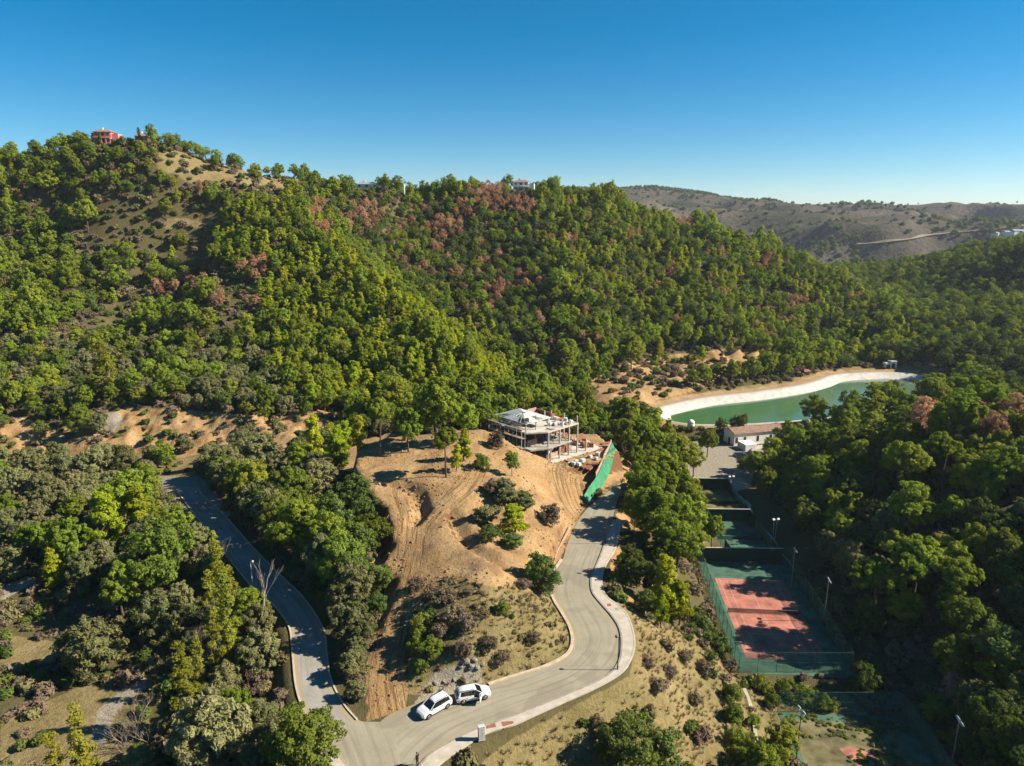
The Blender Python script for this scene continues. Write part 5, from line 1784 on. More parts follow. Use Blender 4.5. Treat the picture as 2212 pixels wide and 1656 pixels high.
def make_car(loc, rz, label, open_door=False):
    """x forward, y left; about 4.45 m long"""
    e = thing('parked_car', loc, rz, label, 'car')
    # lower body: stations along the length (x, half width, bottom, top)
    st = [(-2.22, 0.70, 0.48, 0.86), (-2.14, 0.84, 0.34, 0.98), (-1.75, 0.91, 0.26, 1.03), (-0.9, 0.92, 0.24, 1.02), (0.3, 0.92, 0.24, 1.00), (1.0, 0.91, 0.24, 0.98), (1.55, 0.90, 0.25, 0.93), (2.0, 0.83, 0.30, 0.82), (2.2, 0.66, 0.40, 0.70)]
    V, F = [], []
    for x, w, zb, zt in st:
        zm = zb + (zt - zb) * 0.55
        V += [(x, -w * 0.94, zb), (x, -w, zm), (x, -w * 0.93, zt - 0.02), (x, -w * 0.72, zt + 0.025), (x, 0, zt + 0.045), (x, w * 0.72, zt + 0.025), (x, w * 0.93, zt - 0.02), (x, w, zm), (x, w * 0.94, zb)]
    n = 9
    for i in range(len(st) - 1):
        for k in range(n):
            F.append((i * n + k, i * n + (k + 1) % n, (i + 1) * n + (k + 1) % n, (i + 1) * n + k))
    F.append(tuple(range(n)))
    F.append(tuple(range(len(st) * n - 1, (len(st) - 1) * n - 1, -1)))
    mb = MB()
    mb.add(V, F)
    body = mb.build('body', white_paint, e)
    cs = []
    for x in (-1.36, 1.36):
        c = MB().tube([(x, -1.2, 0.345), (x, -0.62, 0.345)], 0.40, 16).build('cutter', plastic)
        c2 = MB().tube([(x, 0.62, 0.345), (x, 1.2, 0.345)], 0.40, 16).build('cutter', plastic)
        cs += [c, c2]
    if open_door:
        cs.append(MB().box(-0.02, 0.92, -1.3, -0.25, 0.42, 1.3).build('cutter', dark_in))
    body.parent = None
    cut(body, cs)
    body.parent = e
    # greenhouse
    g = [(-2.0, 0.70, 0.98, 1.02), (-1.72, 0.74, 1.0, 1.50), (-1.2, 0.76, 1.0, 1.585), (-0.2, 0.77, 1.0, 1.60), (0.25, 0.76, 1.0, 1.555), (1.12, 0.72, 0.97, 1.0)]
    V, F = [], []
    for x, w, zb, zt in g:
        V += [(x, -w - 0.08, zb - 0.05), (x, -w * 0.84, zt - 0.02), (x, 0, zt), (x, w * 0.84, zt - 0.02), (x, w + 0.08, zb - 0.05)]
    n = 5
    for i in range(len(g) - 1):
        for k in range(n):
            F.append((i * n + k, i * n + (k + 1) % n, (i + 1) * n + (k + 1) % n, (i + 1) * n + k))
    F += [tuple(range(n)), tuple(range(len(g) * n - 1, (len(g) - 1) * n - 1, -1))]
    mb = MB()
    mb.add(V, F)
    mb.build('window_band', glass, e)
    # roof shell and pillars
    r = [(-1.86, 0.60, 1.43), (-1.68, 0.645, 1.545), (-1.15, 0.665, 1.62), (-0.2, 0.67, 1.635), (0.24, 0.655, 1.59), (0.36, 0.62, 1.515)]
    V, F = [], []
    for x, w, z in r:
        V += [(x, -w, z - 0.045), (x, -w * 0.7, z), (x, 0, z + 0.012), (x, w * 0.7, z), (x, w, z - 0.045), (x, w * 0.9, z - 0.09), (x, -w * 0.9, z - 0.09)]
    n = 7
    for i in range(len(r) - 1):
        for k in range(n):
            F.append((i * n + k, i * n + (k + 1) % n, (i + 1) * n + (k + 1) % n, (i + 1) * n + k))
    F += [tuple(range(n)), tuple(range(len(r) * n - 1, (len(r) - 1) * n - 1, -1))]
    mb = MB()
    mb.add(V, F)
    mb.build('roof', white_paint, e, smooth_shade=True)
    for s in (-1, 1):
        MB().tube([(0.30, s * 0.655, 1.53), (1.12, s * 0.80, 0.97)], [0.035, 0.05], 6).build('pillar', white_paint, e)
        MB().tube([(-1.70, s * 0.66, 1.50), (-1.90, s * 0.80, 0.99)], [0.10, 0.13], 6).build('pillar', white_paint, e)
        MB().tube([(-0.45, s * 0.69, 1.56), (-0.42, s * 0.855, 0.98)], [0.03, 0.035], 6).build('pillar', plastic, e)
        MB().box(-1.7, 0.1, s * 0.60 - 0.02, s * 0.60 + 0.02, 1.60, 1.66).build('roof_rail', plastic, e)
        m = MB()
        m.box(0.72, 0.86, s * 0.90 - (0.12 if s < 0 else 0), s * 0.90 + (0.12 if s > 0 else 0), 1.02, 1.14)
        m.build('mirror', white_paint, e, 0.02)
        MB().add([(2.13, s * 0.46, 0.70), (2.09, s * 0.74, 0.70), (1.93, s * 0.83, 0.76), (1.90, s * 0.80, 0.84), (2.10, s * 0.48, 0.80)], [(0, 1, 2, 3, 4)]).build('headlight', lamp_glass, e)
        MB().box(-2.215, -2.05, s * 0.70 - 0.11, s * 0.70 + 0.11, 0.80, 0.96).build('tail_light', lamp_red, e, 0.02)
        for x in (-1.36, 1.36):
            w = link(bpy.data.objects.new('wheel', None))
            w.parent = e
            w.location = (x, s * 0.80, 0.345)
            w.empty_display_size = 0.1
            MB().tube([(0, -0.11, 0), (0, -0.08, 0), (0, 0.08, 0), (0, 0.11, 0)], [0.30, 0.345, 0.345, 0.30], 20).build('tyre', rubber, w, smooth_shade=False)
            m = MB().tube([(0, s * 0.095, 0), (0, s * 0.122, 0)], [0.22, 0.20], 16)
            for k in range(5):
                a = k * 2 * math.pi / 5
                m.box(-0.03, 0.03, s * 0.118 - 0.01, s * 0.118 + 0.015, 0.03, 0.2, Matrix.Rotation(a, 4, 'Y'))
            m.build('rim', alloy, w)
        if open_door and s == -1:
            d = link(bpy.data.objects.new('door', None))
            d.parent = e
            d.location = (0.92, -0.91, 0)
            d.rotation_euler = (0, 0, math.radians(62))
            MB().box(-0.95, 0, -0.04, 0.04, 0.40, 1.0).build('door_panel', white_paint, d, 0.02)
            m = MB()
            m.tube([(-0.05, 0, 1.0), (-0.55, 0.06, 1.5), (-0.95, 0.06, 1.52), (-0.95, 0, 1.0)], 0.025, 6)
            m.build('window_frame', white_paint, d)
            MB().add([(-0.08, 0.01, 1.0), (-0.55, 0.06, 1.48), (-0.93, 0.06, 1.5), (-0.93, 0.01, 1.0)], [(0, 1, 2, 3)]).build('window', glass, d)
        else:
            MB().box(0.0, 0.14, s * 0.92 - 0.012, s * 0.92 + 0.012, 0.78, 0.82).build('door_handle', plastic, e)
        MB().box(-0.95, -0.8, s * 0.925 - 0.012, s * 0.925 + 0.012, 0.78, 0.82).build('door_handle', plastic, e)
        MB().box(-0.95, 0.95, s * 0.885 - 0.03, s * 0.885 + 0.03, 0.235, 0.34).build('sill', plastic, e)
    if open_door:
        m = MB()
        m.box(0.05, 0.5, -0.62, -0.12, 0.45, 0.62).box(-0.05, 0.12, -0.62, -0.12, 0.5, 1.15)
        m.build('seat', dark_in, e, 0.03)
    MB().box(2.10, 2.235, -0.40, 0.40, 0.52, 0.68).build('grille', plastic, e, 0.02)
    MB().box(2.02, 2.21, -0.66, 0.66, 0.29, 0.40).build('bumper', plastic, e, 0.02)
    MB().box(-2.24, -2.08, -0.7, 0.7, 0.36, 0.5).build('bumper', plastic, e, 0.02)
    MB().box(-2.235, -2.2, -0.26, 0.26, 0.62, 0.73).build('number_plate', white_metal, e)
    return e

p = W(938, 1535, 0)
make_car((p[0], p[1], 0.012), math.radians(222), 'white car parked with its bonnet towards the dirt ramp, doors shut')
p = W(1021, 1508, 0)
make_car((p[0], p[1], 0.012), math.radians(17), 'white car parked behind the other with its driver door open', True)

# ------------------------------------------------------------------ roadside things
p = W(1040, 1598, 0.13)
e = thing('utility_cabinet', (p[0], p[1], 0.13), math.radians(18), 'tall white utility cabinet standing on the pavement end', 'cabinet')
MB().box(-0.40, 0.40, -0.25, 0.25, 0, 0.12).build('plinth', concrete_l, e)
MB().box(-0.37, 0.37, -0.22, 0.22, 0.12, 1.75).build('housing', white_metal, e, 0.02)
MB().box(-0.40, 0.40, -0.25, 0.25, 1.75, 1.83).build('lid', white_metal, e, 0.02)
for k in (-1, 1):
    MB().box(k * 0.18 - 0.165, k * 0.18 + 0.165, -0.235, -0.222, 0.2, 1.68).build('door', white_metal, e)
MB().box(0.01, 0.05, -0.25, -0.236, 0.9, 1.05).build('handle', plastic, e)

def street_lamp(px, py, z, rz, label, mat, h=5.0, both=True):
    p = W(px, py, z)
    e = thing('street_lamp', (p[0], p[1], z), rz, label, 'street lamp')
    MB().tube([(0, 0, 0), (0, 0, 0.5), (0, 0, 0.55)], [0.11, 0.10, 0.07], 10).build('base', mat, e)
    MB().tube([(0, 0, 0.5), (0, 0, h - 0.5), (0, 0, h - 0.2)], [0.06, 0.045, 0.03], 8).build('post', mat, e)
    MB().tube([(0, 0, h - 0.4), (0.15, 0, h - 0.15), (0.32, 0, h - 0.1)], 0.025, 6).build('bracket', mat, e)
    MB().tube([(0.32, 0, h - 0.36), (0.32, 0, h - 0.12), (0.32, 0, h)], [0.13, 0.2, 0.04], 10).build('lantern', mat, e)
    return e
street_lamp(1334, 1446, 0.13, math.radians(170), 'black street lamp on the pavement at the outside of the bend', black_metal)
street_lamp(1309, 1174, 0.13, math.radians(180), 'black street lamp by the shaded upper end of the pavement', black_metal)
street_lamp(546, 1268, 0.0, math.radians(20), 'pale street lamp beside the lower grey road', white_metal, 4.6)

# low block wall by the road
line = [W(1236, 1142, 0)[:2], W(1228, 1160, 0)[:2], W(1213, 1190, 0)[:2], W(1205, 1212, 0)[:2]]
P = resample(line, 0.4)
e = thing('low_wall', (P[0][0] - 0.6, P[0][1], 0), 0, 'low pink block wall between the road and the bare slope', 'wall')
o = offset_line(P, 0)
for i in range(len(P) - 1):
    a, b = P[i], P[i + 1]
    d = b - a
    L = np.hypot(*d)
    ang = math.atan2(d[1], d[0])
    for zc in range(3):
        M = Matrix.Translation((a[0] - 0.55 - e.location.x, a[1] - e.location.y, zc * 0.2 - 0.1)) @ Matrix.Rotation(ang, 4, 'Z')
        MB().box(0.008 + (0.0 if zc % 2 else 0.004), L - 0.008, -0.1, 0.1, 0.006, 0.194, M).build('block', block_m, e)

# person
def make_person(loc, rz):
    J = {'pel': (0, 0, 0.93), 'spi': (0, 0.0, 1.15), 'che': (0.0, 0.02, 1.36), 'nec': (0, 0.02, 1.50), 'he1': (0, 0.03, 1.58), 'he2': (0, 0.05, 1.68), 'he3': (0, 0.03, 1.75),
         'nos': (0, 0.145, 1.655)}
    Ed = [('pel', 'spi'), ('spi', 'che'), ('che', 'nec'), ('nec', 'he1'), ('he1', 'he2'), ('he2', 'he3'), ('he2', 'nos')]
    Rr = {'pel': (0.16, 0.115), 'spi': (0.145, 0.105), 'che': (0.17, 0.115), 'nec': (0.058, 0.058), 'he1': (0.075, 0.08), 'he2': (0.082, 0.10), 'he3': (0.06, 0.075), 'nos': (0.014, 0.014)}
    for s, n in ((-1, 'r'), (1, 'l')):
        J.update({'sh' + n: (s * 0.19, 0.01, 1.42), 'el' + n: (s * 0.27, -0.02, 1.14), 'wr' + n: (s * 0.22, 0.16, 0.95), 'ha' + n: (s * 0.205, 0.22, 0.89),
                  'hi' + n: (s * 0.10, 0, 0.88), 'kn' + n: (s * 0.13, 0.03, 0.49), 'an' + n: (s * 0.15, -0.02, 0.09), 'to' + n: (s * 0.17, 0.15, 0.04)})
        Ed += [('che', 'sh' + n), ('sh' + n, 'el' + n), ('el' + n, 'wr' + n), ('wr' + n, 'ha' + n), ('pel', 'hi' + n), ('hi' + n, 'kn' + n), ('kn' + n, 'an' + n), ('an' + n, 'to' + n)]
        Rr.update({'sh' + n: (0.075, 0.07), 'el' + n: (0.048, 0.048), 'wr' + n: (0.034, 0.034), 'ha' + n: (0.04, 0.022), 'hi' + n: (0.10, 0.10), 'kn' + n: (0.065, 0.068), 'an' + n: (0.045, 0.05), 'to' + n: (0.04, 0.03)})
        for f in range(5):
            t = (f - 2) * 0.018
            if f == 0:
                a, b = (s * 0.175, 0.235, 0.885), (s * 0.16, 0.265, 0.865)
            else:
                a = (s * (0.205 + t), 0.262, 0.862 - abs(t) * 0.3)
                b = (s * (0.205 + t), 0.285 - abs(t) * 0.4, 0.825)
            J['f%da' % f + n] = a
            J['f%db' % f + n] = b
            Ed += [('ha' + n, 'f%da' % f + n), ('f%da' % f + n, 'f%db' % f + n)]
            Rr['f%da' % f + n] = (0.0095, 0.0095)
            Rr['f%db' % f + n] = (0.008, 0.008)
    keys = list(J)
    me = bpy.data.meshes.new('person')
    me.from_pydata([J[k] for k in keys], [(keys.index(a), keys.index(b)) for a, b in Ed], [])
    o = link(bpy.data.objects.new('person_shape', me))
    sk = o.modifiers.new('skin', 'SKIN')
    for i, k in enumerate(keys):
        me.skin_vertices[0].data[i].radius = Rr[k]
        me.skin_vertices[0].data[i].use_root = (k == 'pel')
    ss = o.modifiers.new('sub', 'SUBSURF')
    ss.levels = ss.render_levels = 1
    bpy.context.view_layer.update()
    full = bpy.data.meshes.new_from_object(o.evaluated_get(bpy.context.evaluated_depsgraph_get()))
    bpy.data.objects.remove(o, do_unlink=True)
    for m in (skin, cloth_d, cloth_t, hair_m):
        full.materials.append(m)
    for pl in full.polygons:
        c = pl.center
        pl.use_smooth = True
        if c.z > 1.67 or (c.z > 1.57 and c.y < 0.02):
            pl.material_index = 3
        elif c.z > 1.50:
            pl.material_index = 0
        elif c.z > 0.9 and not (abs(c.x) > 0.14 and c.y > 0.10):
            pl.material_index = 1
        elif abs(c.x) > 0.13 and c.y > 0.10 and c.z > 0.7:
            pl.material_index = 0
        elif c.z < 0.09:
            pl.material_index = 3
        else:
            pl.material_index = 2
    b = link(bpy.data.objects.new('person', full))
    b.location = loc
    b.rotation_euler = (0, 0, rz)
    tag(b, 'person in dark clothes standing at the road edge by the pavement', 'person')
p = W(902, 1655, 0)
make_person((p[0], p[1], 0.01), math.radians(60))

# ------------------------------------------------------------------ dead trees and bare shrubs
def bare_branches(seed, h, r0, depth, spread, n0=1, droop=0.0):
    r = random.Random(seed)
    parts = []

    def grow(p, d, L, rad, k, out):
        d = Vector(d).normalized()
        q = Vector(p) + d * L * 0.5 + Vector((r.uniform(-.06, .06) * L, r.uniform(-.06, .06) * L, 0))
        e = Vector(p) + d * L
        out.append(tube([tuple(p), tuple(q), tuple(e)], [rad, rad * 0.82, rad * 0.62], 5))
        if k == 0:
            return
        for _ in range(r.choice((2, 3)) if k < depth else 2):
            nd_ = d + Vector((r.uniform(-spread, spread), r.uniform(-spread, spread), r.uniform(-0.15, 0.35) - droop))
            grow(e, nd_, L * r.uniform(0.55, 0.85), rad * 0.55, k - 1, out)
    for i in range(n0):
        out = []
        d = (r.uniform(-0.12, 0.12), r.uniform(-0.12, 0.12), 1) if n0 == 1 else (r.uniform(-0.6, 0.6), r.uniform(-0.6, 0.6), 1)
        base = (0, 0, -0.3) if n0 == 1 else (r.uniform(-0.5, 0.5), r.uniform(-0.5, 0.5), -0.2)
        grow(base, d, h, r0, depth, out)
        parts.append(out)
    return parts

def dead_tree(vx, vy, label, hgt=3.4, seed=3):
    x, y, g = hit(vx, vy)
    e = thing('dead_tree', (x, y, g), 0.4, label, 'tree')
    tb = bare_branches(seed, hgt, 0.17, 4, 0.38)[0]
    V, F = join_tubes(tb[:1])
    MB().add(V, F).build('trunk', bark_pale, e)
    V, F = join_tubes(tb[1:])
    MB().add(V, F).build('branches', bark_pale, e)
dead_tree(569, 1398, 'leafless pale dead tree standing beside the lower grey road', 4.8, 5)

def bare_shrub(vx, vy, label, group, n=9, h=1.7, seed=1):
    q = hit(vx, vy)
    x, y, g = q
    e = thing('bare_shrub', (x, y, g), 0, label, 'shrub', group)
    for i, tb in enumerate(bare_branches(seed, h, 0.045, 3, 0.5, n)):
        V, F = join_tubes(tb)
        MB().add(V, F).build('stem', bark_pale if i % 2 else bark_grey, e)
for i, (vx, vy) in enumerate([(285, 1600), (300, 1570), (262, 1620), (320, 1610)]):
    bare_shrub(vx, vy, 'leafless grey thicket by the bend of the dirt path', 'leafless thickets by the dirt path', 10, 1.6, 40 + i)
for i, (vx, vy) in enumerate([(445, 1420), (470, 1465), (455, 1375), (480, 1230), (470, 1440)]):
    bare_shrub(vx, vy, 'leafless grey shrub among the yellow poplars', 'leafless shrubs among the poplars', 10, 2.0, 60 + i)

# ------------------------------------------------------------------ rocks
def rock_mesh(seed):
    r = np.random.default_rng(seed)
    bm = bmesh.new()
    bmesh.ops.create_icosphere(bm, subdivisions=2, radius=1.0)
    ax = r.uniform(0.6, 1.2, 3)
    pl = [(r.normal(size=3), r.uniform(0.55, 0.85)) for _ in range(7)]
    for v in bm.verts:
        p = np.array(v.co)
        for nrm, d in pl:
            nrm = nrm / np.linalg.norm(nrm)
            k = p @ nrm
            if k > d:
                p = p - nrm * (k - d)
        v.co = Vector(p * ax)
    me = bpy.data.meshes.new('rock')
    bm.to_mesh(me)
    bm.free()
    return me
RK = [rock_mesh(s) for s in range(5)]
for m in RK:
    m.materials.append(rock_b)
RG = [m.copy() for m in RK]
for m in RG:
    m.materials.clear()
    m.materials.append(rock_m)
rr_ = random.Random(9)

def rock(vx, vy, s, set_, label, group):
    q = hit(vx, vy)
    if q is None:
        return
    o = link(bpy.data.objects.new('rock', rr_.choice(set_)))
    o.location = (q[0], q[1], q[2] - s * 0.08)
    o.rotation_euler = (rr_.uniform(-.4, .4), rr_.uniform(-.4, .4), rr_.uniform(0, 6.28))
    o.scale = (s, s * rr_.uniform(0.7, 1.1), s * rr_.uniform(0.5, 0.8))
    tag(o, label, 'rock', group)
for vx, vy, s in [(1005, 1432, 0.9), (1018, 1440, 0.8), (1030, 1448, 0.7), (1012, 1450, 0.6), (995, 1445, 0.6), (1042, 1435, 0.5), (980, 1470, 0.4), (940, 1482, 0.45), (958, 1476, 0.4), (1000, 1465, 0.5), (1025, 1425, 0.6)]:
    rock(vx, vy, s, RG, 'grey slate rock in the outcrop on the knoll above the cars', 'slate rocks on the knoll')
for vx, vy in [(875, 1062), (885, 1070), (893, 1080), (900, 1092), (890, 1098), (905, 1078), (868, 1055), (897, 1060), (912, 1085)]:
    rock(vx, vy, rr_.uniform(0.35, 0.7), RK, 'brown earth clod tumbled from the scarp on the mound', 'earth clods below the scarp')
for vx, vy in [(960, 1125), (972, 1135), (968, 1112), (980, 1118), (955, 1140), (1000, 1240), (1010, 1255), (1030, 1262), (985, 1262), (1020, 1248)]:
    rock(vx, vy, rr_.uniform(0.25, 0.55), RK, 'brown boulder lying at the edge of the scraped slope', 'boulders on the scraped slope')
# ------------------------------------------------------------------ house under construction
C0 = (8.3, 147.6)
BZ = 4.25
RB = math.radians(43)
e = thing('unfinished_house', (C0[0], C0[1], BZ), RB, 'unfinished concrete house frame with open floors and a white pavilion roof', 'house')
# local u (x) runs to the right and back, v (y) to the left and back
lv = [0.0, 3.55, 7.2]
def slab_poly(k):
    if k == 0:
        return [(-4.6, 0.4), (-0.5, -0.9), (12.4, -0.9), (12.4, 5.5), (10.2, 13), (-4.6, 13)]
    if k == 1:
        return [(-4.6, 1.2), (-0.4, -0.4), (7.2, -0.4), (7.2, 5.2), (10.0, 5.2), (10.0, 13), (-4.6, 13)]
    return [(-4.6, 2.6), (-0.4, 0.0), (9.9, 0.0), (10.0, 13), (-4.6, 13)]
for k, z in enumerate(lv):
    MB().prism(slab_poly(k), z - 0.32, z).build('floor_slab', concrete_l if k != 1 else concrete, e)
for k in range(2):
    for u in (-4.2, -0.1, 3.6, 6.7, 9.6):
        for v in (0.1, 4.4, 8.6, 12.6):
            if k == 0 and u == 9.6 and v == 0.1:
                pass
            if u == -4.2 and v < 1:
                continue
            MB().box(u - 0.15, u + 0.15, v - 0.15, v + 0.15, lv[k] - 0.01, lv[k + 1] - 0.315).build('column', concrete, e)
for (u, v, zz) in ((11.9, -0.6, 3.2), (12.1, 4.8, 2.6), (-0.1, -0.6, 3.2)):
    MB().box(u - 0.13, u + 0.13, v - 0.13, v + 0.13, 0, zz).build('column', concrete, e)
# back and side walls
MB().box(-4.4, 9.8, 12.55, 12.78, 0, 3.2).build('wall', block_m, e)
MB().box(-4.4, 3.0, 12.55, 12.78, 3.56, 6.86).build('wall', block_m, e)
MB().box(4.4, 9.8, 6.2, 6.4, 3.56, 6.0).build('wall', brick_m, e)
MB().box(-0.1, 0.12, 4.6, 12.5, 0.0, 3.22).build('wall', block_m, e)
MB().box(3.6, 6.6, 4.3, 4.5, 0.0, 3.22).build('wall', plaster, e)
MB().box(7.8, 8.0, 7, 12.5, 7.2, 8.6).build('wall', brick_m, e)
MB().box(4.9, 7.8, 11.9, 12.1, 7.2, 8.9).build('wall', block_m, e)
MB().box(6.0, 9.6, 9.4, 9.6, 7.2, 7.9).build('parapet', brick_m, e)
# stair flight
m = MB()
for i in range(12):
    m.box(1.0 + i * 0.28, 1.29 + i * 0.28, 6.0, 7.2, i * 0.295, i * 0.295 + 0.3)
m.build('stair', concrete, e)
# low roof in progress over the left half: rafters, a few fixed panels, the rest open
rz0 = lv[2]
for u, v in ((-4.3, 3.0), (-1.2, 3.0), (2.6, 3.0), (-4.3, 7.4), (2.6, 7.4), (-4.3, 12.2), (-1.2, 12.2), (2.6, 12.2)):
    MB().box(u - 0.1, u + 0.1, v - 0.1, v + 0.1, rz0, rz0 + 2.0).build('roof_post', concrete, e)
for u, v, h_ in ((4.6, 0.3, 1.6), (7.0, 0.3, 1.3), (9.6, 0.3, 1.7), (9.6, 4.4, 1.5), (9.6, 8.6, 1.2), (6.7, 8.0, 1.9)):
    MB().box(u - 0.12, u + 0.12, v - 0.12, v + 0.12, rz0, rz0 + h_).build('column_stub', concrete, e)
q = [(-4.9, 2.5), (3.1, 2.5), (3.1, 12.7), (-4.9, 12.7)]
ea, ap = rz0 + 2.1, rz0 + 2.95
pk = (-0.9, 7.6)
for k_ in range(4):
    a_, b_ = q[k_], q[(k_ + 1) % 4]
    for t_ in range(7):
        f_ = t_ / 6
        x_, y_ = a_[0] * (1 - f_) + b_[0] * f_, a_[1] * (1 - f_) + b_[1] * f_
        MB().tube([(x_, y_, ea), (x_ * 0.12 + pk[0] * 0.88, y_ * 0.12 + pk[1] * 0.88, ap)], 0.05, 4).build('rafter', white_metal, e)
    MB().tube([(*a_, ea), (*b_, ea)], 0.09, 4).build('eave_beam', concrete_l, e)

def roof_piece(k_, f0, f1, g0, g1, mat):
    a_, b_ = q[k_], q[(k_ + 1) % 4]
    pts = []
    for f_, g_ in ((f0, g0), (f1, g0), (f1, g1), (f0, g1)):
        x_, y_ = a_[0] * (1 - f_) + b_[0] * f_, a_[1] * (1 - f_) + b_[1] * f_
        pts.append((x_ * (1 - g_ * 0.88) + pk[0] * g_ * 0.88, y_ * (1 - g_ * 0.88) + pk[1] * g_ * 0.88, ea + 0.06 + (ap - ea) * g_))
    MB().add(pts, [(0, 1, 2, 3)]).build('roof_panel', mat, e)
for k_ in range(4):
    for a_ in range(4):
        for g_ in range(2):
            if k_ == 0 and a_ < 3 and g_ == 0 and a_ != 1:
                continue
            if k_ == 3 and (a_ + g_) % 3 == 0:
                continue
            mt_ = membrane if k_ in (0, 1) else grey_roof
            roof_piece(k_, a_ / 4 + 0.006, (a_ + 1) / 4 - 0.006, g_ / 2 + 0.006, (g_ + 1) / 2 - 0.006, mt_)
# scaffold on the left side
for k in range(5):
    v = 2.2 + k * 2.7
    for u in (-5.4, -6.5):
        MB().tube([(u, v, -2.0), (u, v, 8.6)], 0.05, 5).build('scaffold_pole', white_metal, e)
for z in (1.9, 4.1, 6.4, 8.4):
    for u in (-5.4, -6.5):
        MB().tube([(u, 1.8, z), (u, 13.4, z)], 0.045, 5).build('scaffold_rail', white_metal, e)
    MB().box(-6.5, -5.4, 2.0, 13.2, z - 0.12, z - 0.06).build('scaffold_board', wood, e)
# site slab towards the retaining wall, formwork and half built walls
MB().prism([(12.45, -0.9), (16.4, -1.2), (18.6, 4.5), (16.0, 12.0), (10.3, 13.2), (12.45, 5.6)], -0.9, -0.1).build('site_slab', concrete_l, e)
for (x0_, x1_, y0_, y1_, z0_, z1_, mt_) in ((5.2, 9.4, 2.0, 2.2, 0, 1.5, brick_m), (1.0, 4.6, 1.6, 1.8, 0.0, 1.1, block_m), (7.4, 7.6, 2.3, 6.0, 0, 2.2, block_m), (0.6, 3.2, 5.0, 5.2, 3.56, 5.6, brick_m), (-3.6, -0.6, 3.2, 3.4, 3.56, 5.0, block_m), (5.0, 5.2, 6.6, 11.0, 3.56, 6.2, block_m),
                                       (2.0, 2.2, 8.4, 12.0, 7.203, 8.4, plaster), (6.4, 9.4, 4.2, 4.4, 7.203, 7.8, brick_m), (12.9, 15.5, 8.6, 8.8, -0.1, 1.6, brick_m), (13.4, 13.6, 3.2, 7.2, -0.1, 1.1, block_m), (15.6, 17.6, 5.2, 5.4, -0.1, 1.8, brick_m)):
    MB().box(x0_, x1_, y0_, y1_, z0_, z1_, None).build('wall', mt_, e)
for k_ in range(26):
    z_ = rr_.choice((0.0, 3.553, 7.203))
    u_, v_ = rr_.uniform(0.6, 8.6), rr_.uniform(0.8, 10.5)
    M_ = Matrix.Translation((u_, v_, z_ + 0.01 * k_)) @ Matrix.Rotation(rr_.uniform(0, 3.1), 4, 'Z')
    MB().box(-1.0, 1.0, -0.14, 0.14, 0, 0.07, M_).build('formwork_board', rr_.choice((wood, wood, brick_m)), e)
for k_ in range(7):
    u_ = 0.4 + k_ * 1.35
    MB().box(u_, u_ + 0.12, -0.35, 5.0, 6.70, 6.875).build('formwork_beam', wood, e)
    MB().box(u_, u_ + 0.12, -0.6, 4.8, 3.05, 3.225).build('formwork_beam', wood, e)
# props under the slabs
for i in range(34):
    u, v = rr_.uniform(0.5, 9.0), rr_.uniform(0.6, 6.0)
    if i % 2 and (u > 6.9 and v > 4.9 or u < 0.6):
        continue
    MB().tube([(u, v, 3.55 * (i % 2)), (u, v, 3.04 + 3.65 * (i % 2))], 0.045, 5).build('prop', steel, e)
# rail along the deck edge
for k in range(6):
    MB().tube([(0.2 + k * 1.9, 0.15, 7.2), (0.2 + k * 1.9, 0.15, 8.2)], 0.03, 5).build('rail_post', white_metal, e)

Rm = Matrix.Rotation(RB, 4, 'Z')
def site(u, v, z=0.0):
    p = Rm @ Vector((u, v, 0))
    return (C0[0] + p.x, C0[1] + p.y, BZ + z)

def brick_pallet(u, v, z, rz, label, group, n=3):
    e2 = thing('brick_pallet', site(u, v, z), rz, label, 'pallet', group)
    MB().box(-0.6, 0.6, -0.5, 0.5, 0.0, 0.13).build('pallet_base', wood, e2)
    for k in range(n):
        MB().box(-0.55, 0.55, -0.45, 0.45, 0.135 + k * 0.3, 0.425 + k * 0.3).build('brick_layer', brick_m, e2)
for (u, v) in ((7.2, 11.2), (8.6, 10.6), (9.0, 7.8), (6.2, 10.4)):
    brick_pallet(u, v, 7.2, rr_.uniform(0, 1), 'pallet of red bricks on the top deck of the unfinished house', 'brick pallets on the top deck', 2)
for (u, v) in ((8.4, 2.6), (9.4, 3.6), (10.6, 8.0), (11.0, 6.6), (9.8, 9.5)):
    brick_pallet(u, v, 0.0, rr_.uniform(0, 1), 'pallet of red bricks on the ground floor of the unfinished house', 'brick pallets on the ground floor', 3)

for (u, v) in ((13.8, 1.2), (15.2, 0.6), (14.6, 2.6), (16.2, 2.4), (14.2, 5.6), (16.6, 4.0), (15.0, 7.4), (13.2, 9.8), (14.6, 10.4)):
    brick_pallet(u, v, -0.1, rr_.uniform(0, 1.5), 'pallet of red bricks on the pale site slab by the block wall', 'brick pallets on the site slab', rr_.choice((1, 2, 3)))

def bag(x, y, z, s, label, group):
    o = MB().box(-0.5, 0.5, -0.5, 0.5, 0, 0.85).build('sack', sack_m, None, 0.18)
    o.location = (x, y, z)
    o.rotation_euler = (0, 0, rr_.uniform(0, 1.5))
    o.scale = (s, s, s)
    tag(o, label, 'sack', group)
for (u, v) in ((4.2, 2.2), (5.2, 2.6), (3.4, 3.0), (5.6, 1.4), (8.4, 1.2), (8.8, 3.2), (7.8, 5.6), (6.0, 6.4), (5.0, 8.8)):
    q = site(u, v, 7.2)
    bag(*q, 0.9, 'white builders sack on the top deck of the unfinished house', 'white sacks on the top deck')

def on_ground(vx, vy):
    return hit(vx, vy)
for vx, vy in ((1244, 1003), (1250, 1008), (1238, 1007), (1290, 985), (1288, 995), (1258, 1000), (1275, 990)):
    q = on_ground(vx, vy)
    bag(q[0], q[1], q[2], rr_.uniform(0.7, 1.1), 'white builders sack on the ground beside the retaining wall', 'white sacks by the retaining wall')

